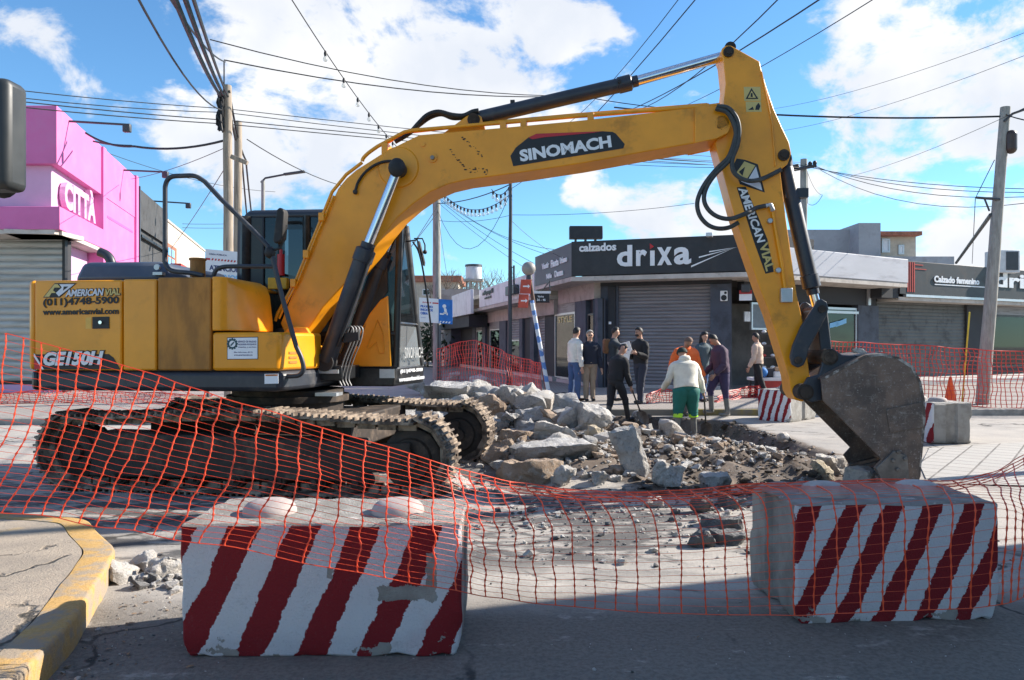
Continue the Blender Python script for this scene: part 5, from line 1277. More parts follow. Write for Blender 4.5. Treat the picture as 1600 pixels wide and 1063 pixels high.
dtext('GE150H', (67.5, 573.5), (165, 572), (67.5, 548.5), YN, 'lettering_outline', black_t, bd, bold=.10, shear=.25, off=.0065)
dtext('GE150H', (69, 572), (163, 570.5), (69, 550), YN, 'lettering', white_t, bd, bold=.05, shear=.25, off=.010)
decal([(145, 514), (171, 513.5), (171, 495), (145, 495.5)], YN, 'latch_plate', black_t, door, th=.008)
p = MB(); q_ = L(158, 504, YN - .01); p.cyl(q_, q_ + V((0, -.02, 0)), .018, n=12); ebuild(p, 'latch', chrome, door)
decal([(134, 514), (143, 514), (143, 496), (134, 496.5)], YN, 'warning_sticker', mat('sticker_yellow', (.72, .42, .08), .5), door, th=.003)
nb = decal([(355, 562), (403.5, 561.5), (403.5, 526.5), (355, 527.5)], YN, 'notice', black_t, tank, th=.003)
decal([(356, 561), (402.6, 560.6), (402.6, 527.5), (356, 528.4)], YN, 'notice_face', paper, nb, off=.004, th=.002)
gr = MB(); p = L(363.5, 537.5, YN) + V((0, -.0065, 0)); 
for k in range(12): a = k * pi / 6; gr.obox(p + V((cos(a) * .048, 0, sin(a) * .048)), (.018, .002, .018), Matrix.Rotation(-a, 3, 'Y'))
n0 = len(gr.v); ring = [p + V((cos(t_) * r_, y_, sin(t_) * r_)) for r_, y_ in ((.048, 0), (.048, -.001), (.032, -.001), (.032, 0)) for t_ in [2 * pi * i / 24 for i in range(24)]]
gr.add(ring, [(j * 24 + i, j * 24 + (i + 1) % 24, ((j + 1) % 4) * 24 + (i + 1) % 24, ((j + 1) % 4) * 24 + i) for j in range(4) for i in range(24)])
gr.obox(p, (.05, .002, .014), Matrix.Rotation(-.8, 3, 'Y')); ebuild(gr, 'gear_symbol', mat('print_teal', (.03, .09, .11), .5), nb, smooth=None)
for (s_, x0, x1, yb, h_) in (('SERVICIO DE VIALIDAD', 372.5, 401, 535.5, 3), ('ALQUILER DE EQUIPOS', 372.5, 401, 540, 3), ('maquinas y servicios', 372.5, 401, 544, 2.4), ('Mas informes: (011)', 366, 395, 552, 2.4), ('www.americanvial.com', 366, 395, 556, 2.4)):
    dtext(s_, (x0, yb), (x1, yb), (x0, yb - h_), YN, 'lettering', navy_t, nb, off=.0065, bold=.03, ext=.0005)
wl_ = decal([(413.5, 600), (435, 599.5), (435, 584), (413.5, 584.5)], YN + .008, 'warning_label', paper, EX, th=.003, off=.0)
decal([(415, 587.8), (434, 587.5), (434, 585), (415, 585.3)], YN + .008, 'label_header', orange_t, wl_, off=.004, th=.001)
for (s_, yb) in (('PELIGRO', 587.4),): dtext(s_, (417, yb), (431, yb), (417, yb - 1.8), YN + .008, 'lettering', black_t, wl_, off=.0055, ext=.0004)
vents = MB()
for k in range(3):
    # slots on the sunny curved corner of the tank
    zt0 = zs(553.5 + k * 7.4, YN + .15, 455); A_, B_ = V((*tp_[2], 0)), V((*tp_[3], 0)); pts = [A_.lerp(B_, u_) for u_ in (.26, .50)]
    nrm_ = V((pts[1].y - pts[0].y, -(pts[1].x - pts[0].x), 0)).normalized()
    vents.hexa([V((p.x, p.y, zt0)) + nrm_ * o for p, o in ((pts[0], .006), (pts[1], .006), (pts[1], -.02), (pts[0], -.02))] + [V((p.x, p.y, zt0 + .024)) + nrm_ * o for p, o in ((pts[0], .006), (pts[1], .006), (pts[1], -.02), (pts[0], -.02))])
build_split(vents, 'vent_slot', rusty, tank, smooth=None)
# ------------------------------------------------------------------ undercarriage, turned a little against the house
TA = R(-9) - EX_A
rotT = Matrix.Rotation(TA, 3, 'Z'); offT = V((.0, .0, 0))
def T(x, y, z): return rotT @ V((x, y, z)) + offT
WR, WB, TW, GA = .325, 1.78, .5, 1.02       # wheel radius, half wheelbase, shoe width, half gauge
def track_path(n):
    """closed path of the shoes (x, z, tangent angle), top run slightly humped over the carrier roller"""
    pts = []; Lr = 2 * WB; arc = pi * (WR + .06); tot = 2 * Lr + 2 * arc; rr = WR + .06
    for k in range(n):
        s_ = tot * k / n
        if s_ < Lr: x = -WB + s_; pts.append((x, 2 * rr + .035 * cos(x / WB * pi * 1.0) - .01, 0))
        elif s_ < Lr + arc: a = pi / 2 - (s_ - Lr) / rr; pts.append((WB + rr * cos(a), rr + rr * sin(a), a - pi / 2))
        elif s_ < 2 * Lr + arc: pts.append((WB - (s_ - Lr - arc), 0, pi))
        else: a = -pi / 2 - (s_ - 2 * Lr - arc) / rr; pts.append((-WB + rr * cos(a), rr + rr * sin(a), a - pi / 2))
    return pts
for sgn in (-1, 1):
    yc = sgn * GA
    mb = MB(); np_ = 46
    path = track_path(np_)
    for (x, z, a) in path:
        m3 = rotT @ Matrix.Rotation(-a, 3, 'Y')
        c = T(x, yc, z + .03)
        up = m3 @ V((0, 0, 1))
        mb.obox(c - up * .012, (.205, TW, .024), m3)
        for gx in (-.075, -.005, .065): mb.obox(c + m3 @ V((gx, 0, .016)), (.022, TW, .034), m3)
        for gy in (-.08, .08): mb.obox(c + m3 @ V((0, gy, -.055)), (.18, .04, .075), m3)
        for gy in (-.17, .17): mb.obox(c + m3 @ V((.03, gy, .006)), (.03, .03, .02), m3)
    trk = ebuild(mb, 'track', track_m, smooth=None)
    def wheel(x, z, r, name, hub=True, w=.2):
        mb = MB(); 
        mb.tube([T(x, yc - w / 2, z), T(x, yc - w / 2 + .02, z), T(x, yc + w / 2 - .02, z), T(x, yc + w / 2, z)], [r * .9, r, r, r * .9], 28)
        for s2 in (-1, 1):
            mb.tube([T(x, yc + s2 * w / 2, z), T(x, yc + s2 * (w / 2 + .03), z)], [r * .72, r * .66], 24); mb.tube([T(x, yc + s2 * w / 2, z), T(x, yc + s2 * (w / 2 + .09), z)], [r * .3, r * .28], 18)
        return ebuild(mb, name, under_m, trk, smooth=40)
    wheel(WB, WR + .06, WR - .03, 'idler_wheel'); wheel(-WB, WR + .06, WR - .06, 'drive_sprocket')
    mb = MB()
    for k in range(15): a = 2 * pi * k / 15; mb.obox(T(-WB + (WR - .04) * cos(a), yc, WR + .06 + (WR - .04) * sin(a)), (.05, .05, .05), rotT @ Matrix.Rotation(-a, 3, 'Y'))
    build_split(mb, 'sprocket_tooth', under_m, trk)
    for k in range(7): wheel(lerp(-WB + .5, WB - .5, k / 6), .16, .10, 'track_roller', w=.34)
    wheel(.0, 2 * WR - .04, .07, 'carrier_roller', w=.3)
    mb = MB(); yo = yc + (-1) * (.13)
    mb.hexa([T(-WB + .18, yc - .20, .15), T(WB - .45, yc - .20, .17), T(WB - .45, yc + .2, .17), T(-WB + .18, yc + .2, .15), T(-WB + .22, yc - .17, .60), T(WB - .5, yc - .17, .56), T(WB - .5, yc + .17, .56), T(-WB + .22, yc + .17, .60)])  # frame enlarged as a dark solid, standing for deep shade inside the track
    ebuild(mb, 'track_frame', under_m, trk, bevel=.02)
    mb = MB(); mb.hexa([T(WB - .75, yc - .19, .22), T(WB + .02, yc - .19, .30), T(WB + .02, yc - .15, .30), T(WB - .75, yc - .15, .22), T(WB - .75, yc - .19, .52), T(WB + .02, yc - .19, .56), T(WB + .02, yc - .15, .56), T(WB - .75, yc - .15, .52)]); ebuild(mb, 'idler_guard', under_m, trk, bevel=.015)
mb = MB()
mb.prism([T(x, y, .42) for x, y in ((-.7, -.5), (.7, -.5), (1.1, -.95), (1.1, .95), (.7, .5), (-.7, .5), (-1.1, .95), (-1.1, -.95))], (0, 0, .34)); ebuild(mb, 'car_body', under_m, bevel=.02)
mb = MB(); mb.tube([(0, 0, .76), (0, 0, .99)], [.62, .62], 32); mb.tube([(0, 0, .86), (0, 0, .93)], [.68, .68], 32); ebuild(mb, 'slew_ring', under_m)
# ------------------------------------------------------------------ concrete barrier blocks
def block(label, loc, ang, w, dpt, h, period, phase, slant, width, seed, domes=2, group='striped concrete blocks', patches=()):
    rnd = random.Random(seed)
    n1, n2, n3 = 26, 13, 13
    bm = bmesh.new()
    bmesh.ops.create_cube(bm, size=1, matrix=Matrix.Translation((0, dpt / 2, h / 2)) @ Matrix.Diagonal((w, dpt, h, 1)))
    bmesh.ops.bevel(bm, geom=[e for e in bm.edges], offset=.010, segments=1, affect='EDGES')
    # chamfered foot
    bmesh.ops.subdivide_edges(bm, edges=[e for e in bm.edges if e.calc_length() > .3], cuts=22, use_grid_fill=True)
    for v in bm.verts:
        x, y, z = v.co
        if z < .10:
            k = (1 - z / .10); v.co.x *= 1 - .05 * k ** 2; v.co.y = dpt / 2 + (y - dpt / 2) * (1 - .03 * k)
            if z < .02: v.co.z += max(0, .03 * noise.noise(V((x * 9, y * 9, seed))))
        q = V((x * 7 + seed, y * 7, z * 7))
        edge = (abs(abs(x) - w / 2) < .03) + (min(abs(y), abs(y - dpt)) < .03) + (min(z, h - z) < .03)
        v.co += V((noise.noise(q), noise.noise(q + V((9, 0, 0))), noise.noise(q + V((0, 9, 0))))) * (.004 if edge < 2 else .013)
        if edge >= 2:
            ch = noise.noise(V((x * 4.5 + seed * 3, y * 4.5, z * 4.5)))
            if ch > .12: v.co = V((v.co.x * (1 - .10 * (ch - .12)), dpt / 2 + (v.co.y - dpt / 2) * (1 - .14 * (ch - .12)), h / 2 + (v.co.z - h / 2) * (1 - .12 * (ch - .12)))) if z > .05 else v.co
        # the shallow keyway down each end
        if abs(abs(x) - w / 2) < .03 and abs(y - dpt / 2) < .07 and z < h - .02: v.co.x *= 1 - .035 / (w / 2)
    me = bpy.data.meshes.new('concrete_block'); bm.normal_update(); bm.to_mesh(me); bm.free()
    me.shade_smooth(); me.set_sharp_from_angle(angle=R(28))
    me.materials.append(block_mat('striped_block_%d' % seed, period, phase, slant, width, patches))
    o = bpy.data.objects.new('concrete_block', me); COL.objects.link(o); o.location = loc; o.rotation_euler = (0, 0, ang)
    tag(o, label, 'barrier block', group)
    dm = mat('dome_concrete', (.38, .33, .31), .8, var=.15, scale=9, bump=.3, bscale=60, dirt=(.55, .22, .22), damt=.35, dscale=5, dlo=.58, dhi=.66)
    for k in range(domes):
        x = (k - (domes - 1) / 2) * w * .49; mb = MB(); rr = min(.135, dpt * .24); c = V((x, dpt * .42, h - .004)); rings = []
        for (q, zz) in ((1.0, 0), (.985, .03), (.93, .06), (.82, .085), (.62, .105), (.35, .116), (.02, .12)): rings.append([c + V((rr * q * cos(2 * pi * i / 28), rr * q * sin(2 * pi * i / 28), zz * .62 * rr / .135)) for i in range(28)])
        mb.loft(rings); d = mb.build('stacking_knob', dm, o, smooth=60)
    return o
def yaw(v): return atan2(v.y, v.x)
a, b = G(284, 1028), G(721, 1028); bl = (a + b) / 2; bl.z = 0
block('large red and white striped block with a bare flaked patch, nearest the yellow kerb', bl, R(.5), (b - a).length, .62, .64, .296, .135, .45, .49, 3, patches=((.27, .55, .27, .345), (.50, .55, .30, .50), (.02, .055, .38, .43)))
a, c = G(1241, 976), G(1566, 972); br_ = (a + c) / 2; br_.z = 0
block('large striped block with a grey end, draped in net in front of the bucket', br_, R(3.5), (c - a).length * .99, .66, .645, .2265, .155, .48, .50, 4)
a = G(1235, 661); xd = V((cos(R(-45)), sin(R(-45)), 0)); c = a - xd * .33; c.z = 0
block('small striped block with its grey side showing, beside the pit behind the digger arm', c, R(-45), .66, 1.15, .62, .15, .02, .3, .45, 5, 1)
a = G(1454, 694); c = a + V((0, .55, 0)); c.z = 0
block('pale grey block half hidden behind the excavator bucket, near the traffic cone', c, R(-88), 1.1, .62, .62, .25, .1, .45, .5, 6, 2)

# ------------------------------------------------------------------ netting
def net_mesh(rows, rv, rh, nodes=True, flat=.55):
    """rows[i][j]: strand i, level j"""
    mb = MB(); ni, nj = len(rows), len(rows[0])
    for i in range(ni):
        pts = spline(rows[i], 3); mb.tube(pts, [rv * (1.0 if k % 3 else (1.9 if nodes else 1)) for k in range(len(pts))], 5)
    for j in range(nj):
        pts = spline([rows[i][j] for i in range(ni)], 2); r = rh * (2.2 if j in (0, nj - 1) else 1); mb.tube(pts, r, 4)
    return mb
ST = [  # bottom, middle and top of the net: photo pixel and distance
    ((-90, 795, 3.9), (-10, 660, 3.9), (10, 521, 3.95)), ((24, 802, 3.8), (86, 690, 3.8), (117, 549, 3.85)), ((119, 816, 3.7), (172, 705, 3.7), (222, 580, 3.75)),
    ((265, 840, 3.47), (312, 738, 3.5), (340, 618, 3.6)), ((396, 863, 3.42), (433, 755, 3.45), (446, 651, 3.6)), ((524, 888, 3.42), (536, 785, 3.45), (542, 680, 3.6)),
    ((640, 910, 3.42), (641, 805, 3.45), (639, 709, 3.65)), ((713, 924, 3.48), (712, 815, 3.55), (700, 727, 3.7)), ((790, 936, 3.8), (779, 818, 3.8), (755, 743, 3.95)),
    ((880, 947, 4.0), (871, 815, 4.0), (832, 757, 4.35)), ((1000, 957, 4.1), (993, 810, 4.05), (950, 769, 4.5)), ((1132, 960, 3.98), (1120, 810, 4.0), (1072, 766, 4.5)),
    ((1240, 962, 3.84), (1234, 790, 3.90), (1190, 756, 4.45)), ((1402, 954, 3.86), (1397, 789, 3.92), (1362, 750, 4.55)), ((1549, 948, 3.88), (1556, 791, 3.95), (1525, 746, 4.7)),
    ((1625, 925, 4.15), (1640, 815, 4.5), (1640, 700, 5.1)), ((1720, 915, 4.4), (1760, 790, 4.8), (1780, 670, 5.4))]
def front_net():
    ni, nj = 62, 25
    keys = [[P(*q) for q in s] for s in ST]
    # parameter along the net: bottom length
    cum = [0.]
    for a, b in zip(keys, keys[1:]): cum.append(cum[-1] + ((a[0] - b[0]).length + (a[1] - b[1]).length) / 2)
    cols = [spline([k[c] for k in keys], 12) for c in range(3)]
    rows = []
    for i in range(ni):
        s_ = cum[-1] * i / (ni - 1); k = 0
        while k < len(cum) - 2 and cum[k + 1] < s_: k += 1
        q = (k + (s_ - cum[k]) / (cum[k + 1] - cum[k])) * 12
        a = int(min(q, len(cols[0]) - 2)); f = q - a
        b_, m_, t_ = [c[a].lerp(c[a + 1], f) for c in cols]
        path = spline([b_, m_, t_], 20)
        L_ = [0.]
        for u, w in zip(path, path[1:]): L_.append(L_[-1] + (u - w).length)
        row = []
        for j in range(nj):
            t = j / (nj - 1) * L_[-1]; g_ = 0
            while g_ < len(L_) - 2 and L_[g_ + 1] < t: g_ += 1
            p = path[g_].lerp(path[g_ + 1], (t - L_[g_]) / max(1e-6, L_[g_ + 1] - L_[g_]))
            e = j / (nj - 1)
            amp = .016 * (1 if i < 30 else .55)
            p = p + V((amp * noise.noise(V((i * .11, j * .38, 1))) + .006 * noise.noise(V((i * .9, j * .3, 8))), .02 * noise.noise(V((i * .3, j * .25, 4))), .010 * noise.noise(V((i * .45, j * .2, 6))) ))
            row.append(p)
        rows.append(row)
    o = net_mesh(rows, .0032, .0011).build('safety_net', net_m, None, smooth=60)
    tag(o, 'long orange safety net draped across the foreground over both big striped blocks', 'safety net')
    for row in (rows[0], rows[-1]):
        st_ = MB(); p = row[nj // 2]; st_.tube([(p.x, p.y, .0 if p.x > 0 else .14), (p.x, p.y, row[-1].z + .06)], .02, 8); st_.build('stake', pole_wood, o)
    # its doubled, rolled upper hem lying along the top
    mb = MB()
    for q in range(4):
        pts = [rows[i][nj - 1] + V((0, .05 + .03 * noise.noise(V((i * .5, q * 3, 2))), -.012 - .018 * q + .012 * noise.noise(V((i * .7, q * 5, 1))))) for i in range(28, 57)]
        mb.tube(spline(pts, 3), .003, 4)
    mb.build('rolled_hem', net_m, o, smooth=60)
front_net()
def low_net(label, pts, h, nx, nz, rv, rh, seed, slack=.05, m=None, name='safety_net', posts=()):
    """a net standing or slumped along a line of ground points; h: heights at the points"""
    rnd = random.Random(seed); path = spline(pts, 12); hh = spline([V((a, 0, 0)) for a in h], 12)
    rows = []
    for i in range(nx):
        q = i / (nx - 1) * (len(path) - 1); a = min(int(q), len(path) - 2); p = path[a].lerp(path[a + 1], q - a); hq = hh[a].lerp(hh[a + 1], q - a).x
        rows.append([p + V((slack * noise.noise(V((i * .3, j * .3, seed))), slack * 1.5 * noise.noise(V((i * .2, j * .4, seed + 5))), hq * j / (nz - 1) + slack * .6 * noise.noise(V((i * .17, j * .1, seed + 9))))) for j in range(nz)])
    o = net_mesh(rows, rv, rh, nodes=False).build(name, m or net_far, None, smooth=None)
    tag(o, label, 'safety net', None)
    return o
low_net('red safety net standing along the kerb in front of the women\'s shoe shop', [G(1275, 634, .13), G(1400, 635, .13), G(1540, 637, .13), G(1700, 640, .13)], [1.45, 1.38, 1.25, 1.2], 62, 15, .0085, .0055, 11, .05)
low_net('thin red net hung along the side street pavement before the small shops', [P(683, 618, 21), G(740, 618, .13), G(800, 622, .13), G(846, 627, .13)], [1.3, 1.45, 1.1, .9], 46, 14, .006, .005, 12, .06)
low_net('slack orange net lying along the pavement below the pink shop', [G(-30, 632, .13), G(90, 630, .13), G(200, 630, .13), G(330, 632, .13)], [.22, .3, .25, .2], 50, 8, .007, .006, 13, .08)
low_net('heap of orange netting on the pavement at the feet of the man with papers', [G(1010, 631, .13), G(1035, 628, .13), G(1075, 631, .13)], [.15, .3, .12], 18, 7, .008, .007, 14, .12)
low_net('orange netting slumped on the pavement in front of the goods table', [G(1120, 629, .13), G(1165, 622, .13), G(1195, 622, .13)], [.12, .25, .35], 22, 7, .008, .007, 15, .12)

# ------------------------------------------------------------------ broken concrete
def chunk_mesh(seed, sx, sy, sz, slabby=False, rough=.06, cuts=3):
    rnd = random.Random(seed); bm = bmesh.new()
    n = 16 if slabby else 13
    for k in range(n):
        if slabby:
            a = rnd.uniform(0, 2 * pi); r = rnd.uniform(.75, 1.1); x, y, z = r * cos(a) * 1.05, r * sin(a) * 1.05, rnd.choice((-1, 1)) * rnd.uniform(.75, 1)
            x = max(-1, min(1, x)); y = max(-1, min(1, y))
        else:
            while True:
                p = V((rnd.uniform(-1, 1), rnd.uniform(-1, 1), rnd.uniform(-1, 1)))
                if .7 < p.length < 1.25: break
            x, y, z = p
        bm.verts.new((x * sx / 2, y * sy / 2, z * sz / 2))
    r = bmesh.ops.convex_hull(bm, input=bm.verts)
    bmesh.ops.delete(bm, geom=[v for v in bm.verts if not v.link_faces], context='VERTS')
    bmesh.ops.triangulate(bm, faces=bm.faces)
    lim = max(sx, sy, sz) * (.16 if cuts < 4 else .085)
    for _ in range(cuts):
        ed = [e for e in bm.edges if e.calc_length() > lim]
        if not ed: break
        bmesh.ops.subdivide_edges(bm, edges=ed, cuts=1)
        bmesh.ops.triangulate(bm, faces=bm.faces)
    bm.normal_update(); s = min(sx, sy, sz)
    disp = {}; f2 = 5.5 / s
    for v in bm.verts:
        q = v.co / s * 1.3 + V((seed * 3.1, 0, 0))
        d = noise.fractal(q, .8, 2.1, 5) * rough * s + abs(noise.noise(q * .7)) * rough * .8 * s + noise.noise(v.co * f2) * .045 * s + noise.noise(v.co * f2 * 2.3) * .022 * s
        disp[v] = v.normal * d
    for v, d in disp.items(): v.co += d
    me = bpy.data.meshes.new('chunk'); bm.to_mesh(me); bm.free(); me.shade_smooth(); me.set_sharp_from_angle(angle=R(28)); return me
CH = [  # photo box, material, kind, tilt (deg, in the picture plane), label
    (652, 598, 764, 630, rk_g, 1, 2, 'long grey slab at the top of the heap beside the cab'),
    (727, 588, 788, 612, rk_w, 0, 12, 'tan rounded boulder topping the heap behind the long grey slab'),
    (629, 588, 670, 622, rk_w, 0, 25, 'pale boulder right under the front of the cab'),
    (697, 581, 718, 602, rk_w, 0, 0, 'little stack of pale stones poking up behind the long grey slab'),
    (795, 613, 828, 640, rk_w, 0, 20, 'pale pointed chunk at the right shoulder of the heap'),
    (746, 620, 798, 658, rk_b, 0, 0, 'brown crumbly lump just right of the far track'),
    (752, 655, 798, 678, rk_g, 1, 3, 'small flat grey slab beside the far track wheel'),
    (780, 645, 824, 674, rk_g, 0, 25, 'grey wedge leaning behind the small flat slab'),
    (776, 671, 838, 694, rk_b, 1, 6, 'tan topped slab in the middle of the heap'),
    (815, 657, 853, 673, rk_d, 1, -12, 'thin dark slab sticking out of the heap'),
    (750, 687, 804, 727, rk_b, 0, 0, 'reddish brown lump below the far track'),
    (836, 643, 918, 676, rk_b, 1, 24, 'long brown slab sloping down to the right across the heap'),
    (912, 664, 948, 690, rk_y, 0, 15, 'tan faced stump at the lower end of the long brown slab'),
    (880, 630, 962, 675, rk_g, 0, 10, 'big grey lump in front of the worker in black'),
    (830, 662, 908, 693, rk_w, 0, 8, 'broad pale lump below the long brown slab'),
    (850, 652, 885, 674, rk_g, 0, 25, 'grey chunk tucked under the long brown slab'),
    (798, 686, 968, 728, rk_g, 1, -3, 'biggest broken beam lying across the middle of the heap'),
    (964, 666, 1006, 750, rk_g, 2, -20, 'tall grey slab standing on end right of the broken beam'),
    (768, 718, 884, 760, rk_b, 1, 2, 'long slab with a brown earthy top at the foot of the heap'),
    (866, 728, 906, 766, rk_w, 0, 0, 'white rough lump at the end of the earthy slab'),
    (920, 733, 956, 763, rk_g, 0, 8, 'round grey stone in front of the broken beam'),
    (953, 739, 972, 755, rk_w, 0, 0, 'small pale stone right of the round grey one'),
    (1018, 714, 1068, 764, rk_w, 0, 35, 'pointed wedge shaped rock at the near edge of the pit'),
    (1090, 739, 1143, 767, rk_g, 1, 0, 'squared grey block at the near edge of the pit'),
    (1264, 722, 1308, 752, rk_y, 0, 20, 'yellowish split stone left of the bucket'),
    (1275, 712, 1330, 748, rk_w, 1, 8, 'pale broken paving slab behind the yellowish stone'),
    (1320, 730, 1382, 758, rk_w, 1, 4, 'flat pale slab under the bucket teeth'),
    (1078, 774, 1116, 806, rk_d, 0, 0, 'dark lump behind the net nearest the pit'),
    (1118, 770, 1166, 800, rk_d, 0, 0, 'dark lump beside the left end of the grey ended block'),
    (1096, 805, 1160, 829, rk_d, 1, 0, 'flat dark asphalt piece behind the net'),
    (1110, 828, 1162, 852, rk_d, 1, 4, 'second flat dark asphalt piece touching the grey ended block'),
    (1074, 832, 1118, 860, rk_d, 0, 0, 'lowest dark asphalt lump behind the net'),
    (705, 737, 727, 762, rk_w, 0, 0, 'white stone in front of the near track idler'),
    (668, 752, 712, 776, rk_b, 0, 0, 'earthy lump between the near track and the striped block'),
    (1005, 772, 1034, 797, rk_w, 0, 0, 'lone pale stone behind the net near the middle'),
    (985, 640, 1003, 662, rk_g, 0, 0, 'small grey stone near the shovel of the worker in black'),
    (806, 640, 850, 662, rk_g, 0, 10, 'grey chunk on the back of the heap'),
    (690, 618, 752, 640, rk_w, 0, 0, 'pale lump partly behind the far track'),
    (1210, 676, 1236, 692, rk_w, 0, 0, 'pale stone on the dark soil in the pit'),
    (160, 872, 222, 916, rk_w, 1, 30, 'thin pale slab leaning on the yellow kerb'),
    (192, 862, 246, 898, rk_w, 0, 0, 'white crumbly piece behind the thin slab near the kerb'),
    (226, 864, 290, 912, rk_w, 0, 0, 'pale chunk against the left end of the big striped block'),
    (212, 893, 256, 912, rk_g, 0, 0, 'grey fragment between the kerb and the big striped block'),
]
for i, (x0, y0, x1, y1, m_, kind, tilt, lab) in enumerate(CH):
    base = GH((x0 + x1) / 2, y1 - (y1 - y0) * .12); d = base.y
    sx, sz = (x1 - x0) / F * d, (y1 - y0) / F * d
    if kind == 1: t_ = R(tilt); sxx = max(sx - sz * .25 * abs(sin(t_)) * 2, .1); szz = max(sz - sx * abs(sin(t_)) * .8, sz * .45); me = chunk_mesh(i + 20, sxx, max(sx * .6, .25) if sx < 1.0 else .55, szz, True, .15, 5)
    else: me = chunk_mesh(i + 20, sx * 1.06, sx * (.8 if kind == 0 else .5), sz * 1.06, kind == 2, .16, 5)
    me.materials.append(m_)
    o = bpy.data.objects.new('concrete_chunk', me); COL.objects.link(o)
    c = P((x0 + x1) / 2, (y0 + y1) / 2, d + sx * .15)
    o.location = c; o.rotation_euler = (R(random.Random(i).uniform(-8, 8)), R(tilt), R(random.Random(i + 7).uniform(-14, 14)))
    tag(o, lab, 'rubble chunk', 'broken concrete chunks')
# the packed middle of the heap: chunks nothing tells apart
rn_ = random.Random(77); protos_ = []
for k in range(9):
    me = chunk_mesh(300 + k, 1.0, rn_.uniform(.6, .9), rn_.uniform(.35, .7), k % 3 == 0, .14, 3); me.materials.append((rk_g, rk_w, rk_g, rk_w, rk_g, rk_b)[k % 6]); protos_.append(me)
cnt = 0
while cnt < 95:
    x, y = rn_.uniform(-1.9, 2.9), rn_.uniform(7.9, 13.4)
    m_ = sum(mh * math.exp(-(((x - mx) / sx) ** 2 + ((y - my) / sy) ** 2)) for (mx, my, mh, sx, sy) in MOUNDS)
    if m_ < rn_.uniform(.08, .35) or pit_sd(x, y) < .0 and rn_.random() < .75: continue
    if (V((x, y, 0)) - V((-.75, 9.1, 0))).length < .75: continue
    s_ = rn_.uniform(.22, .55) * (1.15 if y > 10 else .8); o = bpy.data.objects.new('concrete_chunk', protos_[cnt % 9]); COL.objects.link(o)
    o.location = (x, y, hgt(x, y) + s_ * .10); o.scale = (s_, s_, s_); o.rotation_euler = (rn_.uniform(-.5, .5), rn_.uniform(-.5, .5), rn_.uniform(0, 6.28))
    tag(o, 'middle sized broken concrete chunk packed among the big slabs of the heap', 'rubble chunk', 'chunks packed into the heap'); cnt += 1
me = chunk_mesh(99, .16, .14, .07); me.materials.append(rk_w); o = bpy.data.objects.new('concrete_chunk', me); COL.objects.link(o)
p = EX.matrix_world @ V((0, 0, 0)); q_ = Matrix.Rotation(EX_A, 3, 'Z') @ L(1342, 549, -.3); o.location = EX.location + q_
tag(o, 'small stone lying on top of the excavator bucket', 'rubble chunk', 'broken concrete chunks')

soil_clod = rock_mat('soil_clod', (.07, .055, .042), (.11, .085, .065), (.16, .135, .11))
def pebbles(name, label, n, pos, size, mats_, seed):
    rnd = random.Random(seed); mb = MB(); protos = []
    for k in range(10):
        me = chunk_mesh(500 + seed * 10 + k, 1, rnd.uniform(.6, 1), rnd.uniform(.4, .8), False, .05, 0)
        protos.append(([v.co.copy() for v in me.vertices], [tuple(f.vertices) for f in me.polygons])); bpy.data.meshes.remove(me)
    for k in range(n):
        p = pos(rnd)
        if p is None: continue
        s = size(rnd); vs, fs = rnd.choice(protos); m3 = Matrix.Rotation(rnd.uniform(0, 6.28), 3, 'Z') @ Matrix.Rotation(rnd.uniform(-.5, .5), 3, 'X')
        mb.cur = rnd.randrange(len(mats_)); mb.add([V(p) + V((0, 0, s * .15)) + m3 @ (v * s) for v in vs], fs)
    o = mb.build(name, mats_, None, smooth=None); tag(o, label, 'rubble', None, 'stuff'); return o
def in_pit(r):
    for _ in range(30):
        x, y = r.uniform(.3, 4.9), r.uniform(7.3, 15.8)
        if pit_sd(x, y) < .1: return (x, y, hgt(x, y))
def on_heap(r):
    for _ in range(60):
        x, y = r.uniform(-2.2, 4.6), r.uniform(7.0, 14.5)
        m = sum(mh * math.exp(-(((x - mx) / sx) ** 2 + ((y - my) / sy) ** 2)) for (mx, my, mh, sx, sy) in MOUNDS)
        if m > r.uniform(.02, .2): return (x, y, hgt(x, y))
def near_strip(r):
    x = r.gauss(.9, 1.5); y = r.gauss(6.6, .8)
    return (x, y, hgt(x, y)) if 5.0 < y < 9 and -5.5 < x < 4.2 else None
pebbles('rubble', 'loose stones and clods strewn over the soil in the pit', 3600, in_pit, lambda r: min(.24, .02 + r.expovariate(1 / .028)), [soil_clod, rk_b, soil_clod, rk_g, soil_clod, rk_d], 1)
pebbles('rubble', 'small broken concrete between the big chunks of the heap', 5200, on_heap, lambda r: min(.26, .02 + r.expovariate(1 / .045)), [rk_g, rk_w, rk_b], 2)
pebbles('rubble', 'gravel and asphalt crumbs scattered on the street behind the net', 1500, near_strip, lambda r: min(.14, .012 + r.expovariate(1 / .018)), [rk_d, rk_g, rk_d, rk_w], 3)
def by_kerb(r):
    y = r.uniform(3.2, 5.4); x = -2.05 - (y - 3.2) * .25 + abs(r.gauss(0, .28)); return (x + .06, y, 0)
def anywhere(r):
    x, y = r.uniform(-2, 3.5), r.uniform(2.7, 6.2); return (x, y, hgt(x, y))
pebbles('litter', 'little stones and crumbs gathered along the foot of the yellow kerb', 260, by_kerb, lambda r: min(.05, .006 + r.expovariate(1 / .008)), [rk_w, rk_b, rk_d], 4)
def kerb_pile(r):
    x, y = r.gauss(-2.15, .22), r.gauss(4.85, .13); return (x, y, 0) if x > -2.42 and x < -1.6 else None
pebbles('rubble', 'crumbled concrete between the yellow kerb and the big striped block', 240, kerb_pile, lambda r: min(.12, .012 + r.expovariate(1 / .03)), [rk_w, rk_g, rk_w, rk_d], 6)
